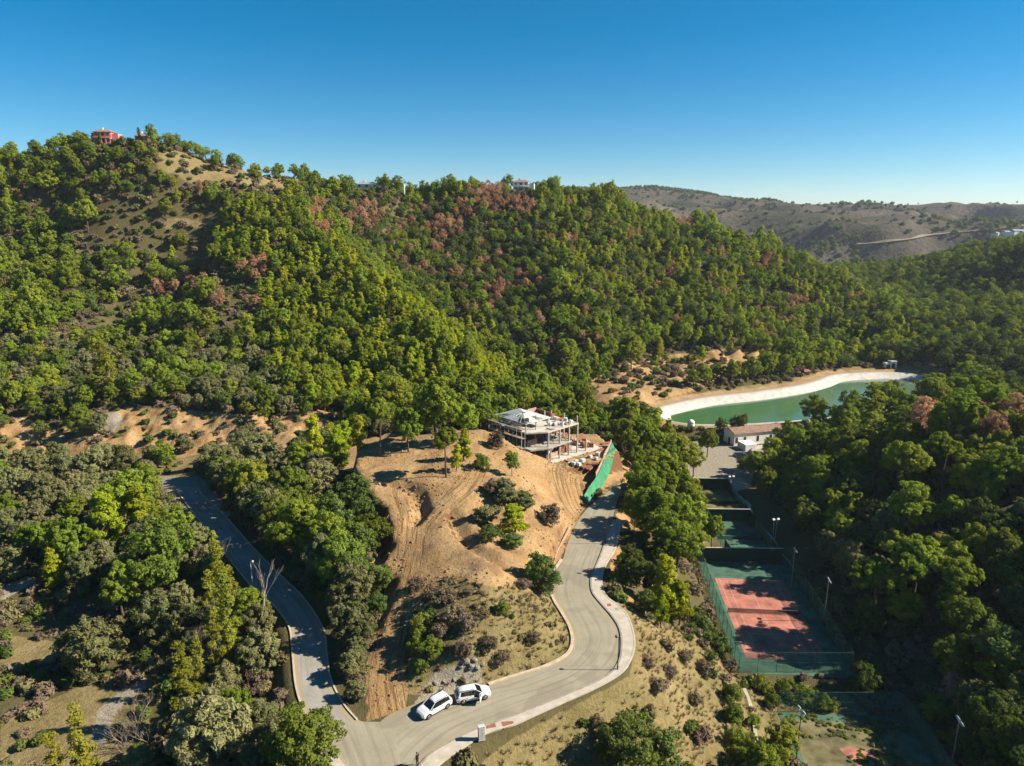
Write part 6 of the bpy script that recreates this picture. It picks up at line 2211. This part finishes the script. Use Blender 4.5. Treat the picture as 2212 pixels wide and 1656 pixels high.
def plank_pile(vx, vy, rz, label, group, mat):
    q = on_ground(vx, vy)
    e2 = thing('plank_pile', q, rz, label, 'planks', group)
    for k in range(3):
        for j in range(4):
            MB().box(-1.3 + rr_.uniform(-.1, .1), 1.3 + rr_.uniform(-.1, .1), -0.5 + j * 0.25, -0.27 + j * 0.25, k * 0.12, k * 0.12 + 0.1).build('plank', mat, e2)
for vx, vy, a in ((1266, 1010, 0.6), (1274, 1016, 1.1), (1280, 1005, 0.2), (1296, 975, 0.8), (1308, 960, 0.5)):
    plank_pile(vx, vy, a, 'stack of rust brown planks beside the retaining wall', 'plank stacks by the retaining wall', brick_m)
for vx, vy, a in ((1250, 990, 0.3), (1232, 996, 0.9)):
    plank_pile(vx, vy, a, 'stack of raw timber boards in front of the unfinished house', 'timber stacks by the house', wood)

# rubble spread over the building plot
def rubble(n):
    pts = []
    for i in range(n):
        u, v = rr_.uniform(-1, 19), rr_.uniform(-3.5, 12)
        q = site(u, v)
        pts.append((q[0], q[1], gz(q[0], q[1]), rr_.uniform(0, 6.28), rr_.uniform(0.15, 0.45), rr_.uniform(0.12, 0.3), rr_.randrange(3)))
    src = []
    for k, mt in enumerate((concrete_l, brick_m, block_m)):
        me = RK[k]
        src.append([([tuple(v.co) for v in me.vertices], [tuple(p.vertices) for p in me.polygons], 0.5, mt)])
    scatter('rubble', src, pts, 'loose rubble and broken blocks on the building plot')
rubble(420)

def clods(n):
    pts = []
    xs_ = np.random.default_rng(51).uniform(-32, 24, n)
    ys_ = np.random.default_rng(52).uniform(72, 160, n)
    ok = (poly_sd(xs_, ys_, mound_poly) < 0.5) & (sheet(m_dirt, xs_, ys_) > 0.4) & (fbm(xs_ / 5, ys_ / 5, 3) > -0.05)
    zs_ = ground_z(xs_, ys_)
    for x, y, z in zip(xs_[ok], ys_[ok], zs_[ok]):
        k = rr_.random() ** 3
        pts.append((x, y, z, rr_.uniform(0, 6.28), 0.06 + 0.3 * k, 0.05 + 0.2 * k, rr_.randrange(3)))
    src = [[([tuple(v.co) for v in RK[q].vertices], [tuple(p.vertices) for p in RK[q].polygons], 0.5, rock_b)] for q in range(3)]
    scatter('loose_stones', src, pts, 'loose clods and stones strewn over the scraped earth')
clods(9000)

# ------------------------------------------------------------------ green net over the cut slope, block wall on top of it
wl = resample([W(1268, 1087, 0.0)[:2], W(1281, 1075, 0.0)[:2], W(1301, 1052, 0.2)[:2], W(1320, 1015, 0.8)[:2], W(1334, 982, 1.4)[:2]], 0.5)
nW = len(wl)
inn = offset_line(wl, 1.0) - wl
zb = np.interp(np.linspace(0, 1, nW), [0, 0.4, 1], [0.12, 0.35, 1.5])
rise = np.interp(np.linspace(0, 1, nW), [0, 0.15, 0.5, 1], [0.7, 1.7, 2.5, 2.8])
run = np.interp(np.linspace(0, 1, nW), [0, 0.2, 1], [1.1, 1.35, 1.4])
ox, oy = wl[0]
e = thing('safety_net', (ox, oy, 0), 0, 'bright green debris net laid over the cut slope beside the road end', 'net')
R = 7
V, F = [], []
for i in range(nW):
    for k in range(R + 1):
        t = k / R
        p = wl[i] + inn[i] * run[i] * t
        wob = 0.07 * math.sin(i * 0.9 + k * 1.3) + 0.05 * math.sin(i * 2.3)
        z = zb[i] + rise[i] * t + wob * math.sin(math.pi * t)
        V.append((p[0] - ox, p[1] - oy, max(z, gz(p[0], p[1]) + 0.07)))
for i in range(nW - 1):
    for k in range(R):
        F.append((i * (R + 1) + k, (i + 1) * (R + 1) + k, (i + 1) * (R + 1) + k + 1, i * (R + 1) + k + 1))
MB().add(V, F).build('net_sheet', green_net, e, smooth_shade=True)
for i in range(2, nW, 5):
    p = wl[i] + inn[i] * (run[i] + 0.02)
    zt = V[i * (R + 1) + R][2]
    MB().tube([(p[0] - ox, p[1] - oy, zt - 0.6), (p[0] - ox, p[1] - oy, zt + 0.35)], 0.04, 5).build('net_peg', steel, e)
k0 = int(nW * 0.34)
e = thing('block_wall', (wl[k0][0], wl[k0][1], 0), 0, 'low pink block wall along the top of the green net', 'wall')
for i in range(k0, nW - 1):
    a = wl[i] + inn[i] * (run[i] + 0.28)
    b = wl[i + 1] + inn[i + 1] * (run[i + 1] + 0.28)
    zt = V[i * (R + 1) + R][2]
    d = b - a
    ang = math.atan2(d[1], d[0])
    Ln = np.hypot(*d)
    for c_ in range(6):
        M = Matrix.Translation((a[0] - wl[k0][0], a[1] - wl[k0][1], zt - 0.5 + c_ * 0.21)) @ Matrix.Rotation(ang, 4, 'Z')
        MB().box(0.006, Ln - 0.006, -0.1, 0.1, 0.0, 0.2, M).build('block', block_m, e)

# ------------------------------------------------------------------ courts
def frame_at(poly):
    """local frame of a court outline: origin near-left, x to the right, y away"""
    a, b, c, d = [np.array(q) for q in poly]
    ang = math.atan2(*( (b - a)[::-1]))
    ydir = (d - a) / np.linalg.norm(d - a)
    rz = math.atan2(ydir[1], ydir[0]) - math.pi / 2
    return a, rz, np.linalg.norm(b - a), np.linalg.norm(d - a)

def court_lines(parent, x0, y0, w, l, z, mat):
    t = 0.07
    sg = (w - 8.23) / 2
    rects = [(x0, x0 + t, y0, y0 + l), (x0 + w - t, x0 + w, y0, y0 + l), (x0, x0 + w, y0, y0 + t), (x0, x0 + w, y0 + l - t, y0 + l), (x0 + sg, x0 + sg + t, y0, y0 + l), (x0 + w - sg - t, x0 + w - sg, y0, y0 + l),
             (x0 + sg, x0 + w - sg, y0 + l / 2 - 6.4, y0 + l / 2 - 6.4 + t), (x0 + sg, x0 + w - sg, y0 + l / 2 + 6.4, y0 + l / 2 + 6.4 + t), (x0 + w / 2 - t / 2, x0 + w / 2 + t / 2, y0 + l / 2 - 6.3, y0 + l / 2 + 6.3)]
    for r in rects:
        MB().add([(r[0], r[2], z), (r[1], r[2], z), (r[1], r[3], z), (r[0], r[3], z)], [(0, 1, 2, 3)]).build('court_line', mat, parent)

def sheet_on(name, parent, x0, x1, y0, y1, z, mat):
    return MB().add([(x0, y0, z), (x1, y0, z), (x1, y1, z), (x0, y1, z)], [(0, 1, 2, 3)]).build(name, mat, parent)

def net_thing(loc, rz, w, label):
    e2 = thing('tennis_net', loc, rz, label, 'net')
    for s in (0, w):
        MB().tube([(s, 0, 0), (s, 0, 1.07)], 0.045, 6).build('post', green_metal, e2)
    MB().box(0, w, -0.008, 0.008, 0.08, 0.93).build('net_mesh', net_m, e2)
    MB().box(0, w, -0.015, 0.015, 0.935, 1.0).build('net_band', line_white, e2)
    return e2

def fence_run(p, q, z, h, label, group=None, top=True):
    p, q = np.array(p, float), np.array(q, float)
    L = np.linalg.norm(q - p)
    rz = math.atan2(*(q - p)[::-1])
    e2 = thing('chain_link_fence', (p[0], p[1], z), rz, label, 'fence', group)
    n = max(1, int(round(L / 3.0)))
    for i in range(n + 1):
        MB().tube([(L * i / n, 0, -0.2), (L * i / n, 0, h)], 0.04, 5).build('post', green_metal, e2)
    for i in range(n):
        MB().box(L * i / n + 0.05, L * (i + 1) / n - 0.05, -0.005, 0.005, 0.05, h - 0.05).build('mesh_panel', mesh_m, e2)
    MB().tube([(0, 0, h), (L, 0, h)], 0.03, 5).build('top_rail', green_metal, e2)
    MB().tube([(0, 0, h / 2), (L, 0, h / 2)], 0.02, 5).build('mid_rail', green_metal, e2)
    return e2

a, rzT, wT, lT = frame_at(tennis)
ct = thing('tennis_court', (a[0], a[1], COURT_Z), rzT, 'red tennis court with green surround patched with tree shadows', 'tennis court')
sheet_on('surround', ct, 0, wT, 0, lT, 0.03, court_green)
cx, cy = 2.1, 5.6
sheet_on('playing_area', ct, cx, cx + 13.4, cy - 1.6, cy + 24.6, 0.034, court_red)
court_lines(ct, cx + 0.8, cy, 10.97, 23.77, 0.039, line_white)
Mt = Matrix.Translation((a[0], a[1], COURT_Z)) @ Matrix.Rotation(rzT, 4, 'Z')
q = Mt @ Vector((cx - 0.1, cy + 11.9, 0.034))
net_thing(tuple(q), rzT, 12.8, 'tennis net with white band across the red court')
fence_run(tennis[0], tennis[3], COURT_Z, 3.6, 'green chain link fence along the slope side of the red court')
fence_run(tennis[0], tennis[1], COURT_Z, 3.6, 'green chain link fence at the end of the red court facing the weathered court')
fence_run(tennis[1], tennis[2], COURT_Z, 3.6, 'green chain link fence between the red court and the dark wood')

a, rzL, wL, lL = frame_at(tennis_low)
cl_ = thing('tennis_court', (a[0], a[1], COURT_Z - 0.5), rzL, 'weathered brownish tennis court overgrown with moss and weeds', 'tennis court')
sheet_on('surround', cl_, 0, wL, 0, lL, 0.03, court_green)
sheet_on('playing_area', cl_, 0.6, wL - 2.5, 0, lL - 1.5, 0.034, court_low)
MB().add([(7.2, 21, 0.038), (10.5, 20, 0.038), (14.2, 22, 0.038), (13.6, 26.5, 0.038), (12.0, 29.5, 0.038), (10.2, 33.0, 0.038), (8.1, 34.2, 0.038), (6.2, 33.6, 0.038), (7.4, 31.0, 0.038), (6.4, 27.0, 0.038)], [tuple(range(10))]).build('worn_patch', court_red, cl_)
fence_run(tennis_low[3], tennis_low[2], COURT_Z - 0.5, 3.4, 'green chain link fence across the far end of the weathered court')
fence_run(tennis_low[1], tennis_low[2], COURT_Z - 0.5, 3.4, 'green chain link fence between the weathered court and the dark wood')

wp = []
for k_ in range(900):
    lx_, ly_ = rr_.uniform(0.3, wL - 0.3), rr_.uniform(8, lL - 0.3)
    if vnoise(np.array([lx_ / 4 + 7]), np.array([ly_ / 4]))[0] < 0.52 and ly_ < lL - 5:
        continue
    q_ = Matrix.Translation((a[0], a[1], COURT_Z - 0.47)) @ Matrix.Rotation(rzL, 4, 'Z') @ Vector((lx_, ly_, 0))
    sc_ = rr_.uniform(0.12, 0.42)
    wp.append((q_.x, q_.y, q_.z, rr_.uniform(0, 6.28), sc_, sc_ * 0.7, rr_.randrange(2)))
scatter('weeds', [bush_src(1201, 1.0, 0.6, 6, 0.36, 18, 0.24, LEAF['green']), bush_src(1211, 1.0, 0.6, 6, 0.36, 18, 0.24, LEAF['olive'])], wp, 'weeds growing through the weathered tennis court')
# padel courts
for (y0, y1, nm) in ((134.0, 154.0, 'shaded padel court with green walls next to the red tennis court'), (154.0, 174.0, 'sunlit sandy padel court with green walls near the yard')):
    x0 = 46.3 + (y0 - 134) * 0.03
    e = thing('padel_court', (x0, y0, COURT_Z), -0.025, nm, 'padel court')
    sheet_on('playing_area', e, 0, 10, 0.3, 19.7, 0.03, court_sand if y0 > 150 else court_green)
    MB().box(-0.1, 10.1, 19.72, 19.92, 0, 3.1).build('end_wall', wall_green, e)
    MB().box(-0.12, 10.12, 19.68, 19.96, 3.103, 3.2).build('wall_coping', concrete_l, e)
    if y0 < 150:
        MB().box(-6.6, 10.9, -0.1, 0.1, 0, 3.0).build('end_wall', wall_green, e)
        MB().box(-6.6, 10.9, -0.14, 0.14, 3.003, 3.08).build('wall_coping', concrete_l, e)
    for s in (-0.08, 10.08):
        MB().box(s - 0.07, s + 0.07, 15.7, 19.7, 0, 3.0).build('side_wall', wall_green, e)
        MB().box(s - 0.07, s + 0.07, 0.3, 4.3, 0, 3.0).build('side_wall', wall_green, e)
        MB().box(s - 0.006, s + 0.006, 4.32, 15.68, 0.05, 2.9).build('side_mesh', mesh_m, e)
        for k in range(5):
            yy = 4.4 + k * 2.8
            MB().tube([(s, yy, 0), (s, yy, 3.0)], 0.035, 5).build('post', green_metal, e)
    MB().box(0, 10, 9.99, 10.01, 0.05, 0.9).build('net_mesh', net_m, e)
    for s in (0.0, 10.0):
        MB().tube([(s, 10, 0), (s, 10, 1.0)], 0.04, 6).build('net_post', green_metal, e)

def mast(x, y, z, h, rz, label, group=None, legs=1, mat=steel):
    e2 = thing('floodlight_mast', (x, y, z), rz, label, 'floodlight', group)
    if legs == 1:
        MB().tube([(0, 0, -0.2), (0, 0, h)], [0.09, 0.06], 8).build('pole', mat, e2)
    else:
        for s in (-1, 1):
            MB().tube([(0.12 * s, 0, -0.2), (0.42 * s, 0, h)], [0.06, 0.05], 6).build('pole', mat, e2)
    MB().tube([(-0.75, 0, h), (0.75, 0, h)], 0.045, 6).build('crossarm', mat, e2)
    for s in (-0.55, 0.55):
        m = MB().box(-0.3, 0.3, -0.1, 0.14, -0.22, 0.22, Matrix.Translation((s, -0.12, h + 0.16)) @ Matrix.Rotation(math.radians(-38), 4, 'X'))
        m.build('lamp_head', white_metal, e2, 0.03)
mast(54.9, 123.0, COURT_Z, 8.0, math.radians(80), 'tall grey floodlight mast beside the far half of the red court')
mast(56.3, 111.5, COURT_Z, 8.0, math.radians(80), 'tall grey floodlight mast beside the near half of the red court')
mast(39.6, 135.6, COURT_Z, 4.2, math.radians(-80), 'low floodlight mast at the slope corner of the red court wall')
mast(57.8, 76.8, COURT_Z - 0.5, 8.0, math.radians(80), 'tall grey floodlight mast between weathered court and dark wood')
mast(38.6, 79.5, COURT_Z - 0.5, 7.4, math.radians(-80), 'green floodlight mast on the slope side of the weathered court', mat=green_metal)
mast(58.2, 141.5, COURT_Z, 6.0, 0.2, 'white twin-leg floodlight mast beside the shaded padel court', legs=2, mat=white_metal)
mast(57.6, 171.0, COURT_Z, 4.6, 0.2, 'small white floodlight by the end wall of the sunlit padel court', mat=white_metal)
mast(45.6, 171.0, COURT_Z, 4.0, -0.2, 'small white floodlight at the slope side of the sunlit padel court', mat=white_metal)

pth = strip_mesh('path', [(57.5, 182), (58.6, 172), (59.2, 160), (58.9, 148), (58.4, 136), (58.2, 124), (57.4, 110), (56.6, 100)], [(64.5, 182), (63.0, 172), (62.0, 160), (60.6, 148), (59.8, 136), (59.5, 124), (58.7, 110), (57.9, 100)], path_m, COURT_Z + 0.06, n=80, cols=2)
tag(pth, 'pale concrete path running beside the courts')
for k in range(5):
    o = MB().box(57.2, 65.0, 174.6 + k * 1.5, 175.2 + k * 1.5, COURT_Z - 0.2, COURT_Z + 0.2).build('path_step', concrete_l, pth)
kerbed = band('path_edge', [W(1603, 1483, -12.5)[:2], W(1618, 1520, -12.7)[:2], W(1628, 1570, -13)[:2], W(1636, 1660, -13.4)[:2]], -0.25, 0.25, -14.6, -12.2, kerb_mat)
kerbed.name = 'retaining_kerb'

# ------------------------------------------------------------------ long white building
bA, bB = np.array((70.6, 209.5)), np.array((97.5, 216.8))
L = np.linalg.norm(bB - bA)
e = thing('white_building', (bA[0], bA[1], COURT_Z), math.atan2(*(bB - bA)[::-1]), 'long white building with a terracotta roof beside the reservoir', 'building')
D = 6.0
m = MB()
V = [(0, 0, 0), (L, 0, 0), (L, D, 0), (0, D, 0), (0, 0, 4.1), (L, 0, 4.1), (L, D, 4.1), (0, D, 4.1), (0, D / 2, 5.0), (L, D / 2, 5.0)]
m.add(V, [(3, 2, 1, 0), (0, 1, 5, 4), (2, 3, 7, 6), (1, 2, 6, 9, 5), (3, 0, 4, 8, 7), (4, 5, 9, 8), (6, 7, 8, 9)]).build('wall', plaster, e)
rf = MB()
for s, (ya, yb) in enumerate(((-0.45, D / 2), (D + 0.45, D / 2))):
    za = 4.0
    rf.add([(-0.3, ya, za), (L + 0.3, ya, za), (L + 0.3, yb, 5.12), (-0.3, yb, 5.12), (-0.3, ya, za + 0.14), (L + 0.3, ya, za + 0.14), (L + 0.3, yb, 5.28), (-0.3, yb, 5.28)],
           [(0, 1, 2, 3), (4, 5, 6, 7), (0, 1, 5, 4), (1, 2, 6, 5), (3, 0, 4, 7)])
rfo = rf.build('roof', tiles_m, e)
MB().tube([(-0.3, D / 2, 5.26), (L + 0.3, D / 2, 5.26)], 0.13, 6).build('ridge_tiles', tiles_m, rfo)
for x in (0.9, 3.9, 8.6, 13.4, 18.2, 23.0):
    w = MB().box(x - 0.42, x + 0.42, -0.05, -0.003, 1.0, 2.9).build('window', white_metal, e)
    MB().box(x - 0.34, x + 0.34, -0.075, -0.052, 1.08, 2.82).build('pane', win_dark, w)
MB().box(-0.04, -0.003, 2.2, 3.3, 0, 2.2).build('door', win_dark, e)
e = thing('terrace_wall', (bA[0], bA[1], COURT_Z), math.atan2(*(bB - bA)[::-1]), 'low white terrace with parapet in front of the long white building', 'terrace')
MB().box(0.6, 4.6, -5.4, -1.0, 0, 2.1).build('annex', plaster, e)
MB().box(4.62, 20, -4.2, -3.95, 0, 1.0).build('parapet', plaster, e)
for k in range(14):
    MB().box(5.0 + k * 1.05, 5.12 + k * 1.05, -4.14, -4.02, 1.003, 1.9).build('baluster', plaster, e)
MB().box(4.8, 20, -4.17, -3.99, 1.903, 2.0).build('handrail', plaster, e)

q = hit(1492, 926)
e = thing('domed_tank', (q[0], q[1], q[2]), 0, 'small white domed kiosk on the near bank of the reservoir', 'kiosk')
MB().tube([(0, 0, -0.2), (0, 0, 2.0)], 1.15, 14).build('drum', plaster, e)
bmx = [(0, 0, 2.003), (0, 0, 2.5), (0, 0, 2.9), (0, 0, 3.1)]
MB().tube(bmx, [1.2, 1.05, 0.65, 0.12], 14).build('dome', plaster, e, smooth_shade=True)

q = hit(1921, 794)
e = thing('pump_hut', (q[0], q[1], q[2]), 0.1, 'small white hut with a dark doorway at the far end of the reservoir', 'hut')
m = MB()
m.box(-2.6, -0.2, -1.2, 1.2, 0, 2.2).build('wing', plaster, e)
MB().box(-0.197, 2.6, -1.4, 1.4, 0, 2.9).build('wall', plaster, e)
MB().box(-0.3, 2.7, -1.5, 1.5, 2.903, 3.05).build('roof', plaster, e)
MB().box(0.1, 1.6, -1.46, -1.403, 0.05, 2.2).build('door', win_dark, e)
MB().box(-2.4, -0.5, -1.25, -1.203, 0.05, 1.4).build('opening', win_dark, e)
q = hit(1740, 812)
e = thing('shelter', (q[0], q[1], q[2]), 0.3, 'little wooden shelter with a rust red roof on the reservoir bank', 'shelter')
for u in (-1.3, 1.3):
    for v in (-0.9, 0.9):
        MB().box(u - 0.08, u + 0.08, v - 0.08, v + 0.08, -0.2, 2.0).build('post', wood, e)
MB().add([(-1.7, -1.3, 2.0), (1.7, -1.3, 2.0), (1.7, 1.3, 2.0), (-1.7, 1.3, 2.0), (-1.2, 0, 2.8), (1.2, 0, 2.8)], [(0, 1, 5, 4), (1, 2, 5), (2, 3, 4, 5), (3, 0, 4), (0, 3, 2, 1)]).build('roof', brick_m, e)

# ------------------------------------------------------------------ houses on the ridge and far away
def ridge_spot(vx, vy):
    """ground point on the crest below this pixel"""
    d = ray(vx, vy)
    best = None
    t = np.arange(250, 520, 0.5)
    X, Y, Z = d[0] * t, d[1] * t, CAMZ + d[2] * t
    g = ground_z(X, Y)
    k = int(np.argmin(Z - g))
    return X[k], Y[k], g[k]

def villa(vx, vy, w, d_, h1, rz, label, wall_m, roof_m, two=True, lift=0.0):
    x, y, g = ridge_spot(vx, vy)
    e = thing('villa', (x, y, g - 0.3 + lift), rz, label, 'house')
    H = h1 * 2 if two else h1
    MB().box(-w / 2, w / 2, 0, d_, -3.0, H).build('wall', wall_m, e)
    MB().box(w / 2 + 0.003, w / 2 + w * 0.38, 0.6, d_ - 0.6, -3.0, H * 0.86).build('side_wing', wall_m, e)
    r = MB().add([(-w / 2 - .5, -.5, H), (w / 2 + .5, -.5, H), (w / 2 + .5, d_ + .5, H), (-w / 2 - .5, d_ + .5, H), (-w / 4, d_ / 2, H + 1.5), (w / 4, d_ / 2, H + 1.5)], [(0, 1, 5, 4), (1, 2, 5), (2, 3, 4, 5), (3, 0, 4), (0, 3, 2, 1)]).build('roof', roof_m, e)
    MB().box(-w / 6, -w / 6 + 0.8, d_ / 2 - 0.4, d_ / 2 + 0.4, H + 0.8, H + 2.2).build('chimney', plaster, r)
    for k in range(3):
        u = -w / 2 + w * (k + 0.5) / 3
        for lvl in range(2 if two else 1):
            wd = 1.6 if k == 1 else 0.9
            f = MB().box(u - wd / 2 - 0.1, u + wd / 2 + 0.1, -0.05, -0.004, lvl * h1 + 0.9, lvl * h1 + 2.4).build('window', white_metal, e)
            MB().box(u - wd / 2, u + wd / 2, -0.08, -0.054, lvl * h1 + 1.0, lvl * h1 + 2.3).build('pane', win_dark, f)
    if two:
        MB().box(-w / 2, w / 2, -1.6, -0.003, h1 - 0.2, h1).build('balcony', wall_m, e)
        for k in range(5):
            MB().box(-w / 2 + 0.1 + k * (w - 0.3) / 4, -w / 2 + 0.3 + k * (w - 0.3) / 4, -1.55, -1.35, 0, h1 - 0.203).build('balcony_post', wall_m, e)
    return e
villa(222, 303, 7.8, 7, 2.7, math.radians(8), 'pink two storey villa on top of the hill ridge', pink_plaster, tiles_m, lift=2.0)
villa(1125, 398, 9, 8, 2.8, math.radians(-5), 'white villa with a red tiled roof among pines on the ridge', plaster, tiles_m, lift=1.0)
villa(792, 404, 12, 6, 2.6, math.radians(3), 'low white house with grey roof half hidden on the ridge', plaster, grey_roof, two=False, lift=1.5)
villa(306, 300, 6, 5, 2.6, math.radians(10), 'small ochre house right of the pink villa', wood, tiles_m, two=False, lift=1.0)
x, y, g = ridge_spot(873, 408)
e = thing('monument', (x, y, g), 0, 'slim white pillar on the ridge', 'pillar')
MB().box(-0.6, 0.6, -0.6, 0.6, -1, 2.0).build('base', plaster, e)
MB().tube([(0, 0, 2.0), (0, 0, 7.6), (0, 0, 8.4)], [0.42, 0.36, 0.1], 8).build('shaft', plaster, e)
for i, (vx, vy, w) in enumerate(((2176, 512, 14), (2196, 508, 20), (2212, 512, 16), (2150, 515, 10))):
    q = far_hit(vx, vy)
    if q is None:
        continue
    e = thing('far_house', (q[0], q[1], q[2] - 1), 0.2 * i, 'tiny white house in the cluster below the far hills', 'house', 'white houses below the far hills')
    MB().box(-w / 2, w / 2, -5, 5, 0, 7).build('wall', plaster, e)
    MB().add([(-w / 2 - .5, -5.5, 7), (w / 2 + .5, -5.5, 7), (w / 2 + .5, 5.5, 7), (-w / 2 - .5, 5.5, 7), (-w / 2, 0, 9), (w / 2, 0, 9)], [(0, 1, 5, 4), (1, 2, 5), (2, 3, 4, 5), (3, 0, 4), (0, 3, 2, 1)]).build('roof', grey_roof, e)

# palm and cypresses by the pink villa
x, y, g = ridge_spot(165, 305)
e = thing('palm_tree', (x, y, g), 0, 'lone palm on the ridge left of the pink villa', 'palm tree')
MB().tube([(0, 0, -0.5), (0.1, 0, 2.5), (0.15, 0, 5.0)], [0.25, 0.2, 0.17], 7).build('trunk', bark_grey, e)
V, F = [], []
for k in range(18):
    a = k * 2.4
    el = rr_.uniform(-0.2, 1.1)
    pts = []
    for j in range(5):
        t = j / 4
        rr = 2.4 * t * math.cos(el * (1 - 0.3 * t))
        pts.append(Vector((0.15 + math.cos(a) * rr, math.sin(a) * rr, 5.0 + 2.2 * t * math.sin(el) - 1.3 * t * t)))
    side = Vector((-math.sin(a), math.cos(a), 0))
    for j in range(4):
        w0, w1 = 0.34 * math.sin(0.4 + j * 0.6), 0.34 * math.sin(1.0 + j * 0.6) * (0.1 if j == 3 else 1)
        b = len(V)
        V += [pts[j] - side * w0, pts[j] + side * w0, pts[j + 1] + side * w1, pts[j + 1] - side * w1]
        F.append((b, b + 1, b + 2, b + 3))
MB().add(V, F).build('crown', LEAF['oak'], e)
for vx in (200, 215, 300):
    x, y, g = ridge_spot(vx, 308)
    e = thing('cypress_tree', (x + 1.5, y - 2, g), 0, 'slim dark cypress beside the pink villa', 'cypress tree', 'cypresses by the pink villa')
    MB().tube([(0, 0, -0.5), (0, 0, 3)], [0.15, 0.08], 5).build('trunk', bark, e)
    cl = [(rr_.uniform(-.3, .3), rr_.uniform(-.3, .3), 0.8 + k * 0.28, 0.62 * math.sin(math.pi * (0.2 + 0.75 * (1 - k / 22)))) for k in range(22)]
    Vv, T, ti = leaf_cloud(500 + vx, cl, 50, 0.22)
    o = link(bpy.data.objects.new('crown', cloud_mesh('crown_cypress', Vv, T, ti, LEAF['oak'])))
    o.parent = e

# ------------------------------------------------------------------ air
hz = MB().box(-2700, 4300, -60, 4300, -30, 190)
m = bpy.data.materials.new('haze')
m.use_nodes = True
m.node_tree.nodes.clear()
ho = m.node_tree.nodes.new('ShaderNodeOutputMaterial')
hv = m.node_tree.nodes.new('ShaderNodeVolumePrincipled')
hv.inputs['Color'].default_value = (0.80, 0.88, 1.0, 1)
hv.inputs['Density'].default_value = 0.00006
hv.inputs['Anisotropy'].default_value = 0.2
m.node_tree.links.new(hv.outputs[0], ho.inputs['Volume'])
o = hz.build('haze', m)
tag(o, 'thin pale air haze over the valley', kind='stuff')
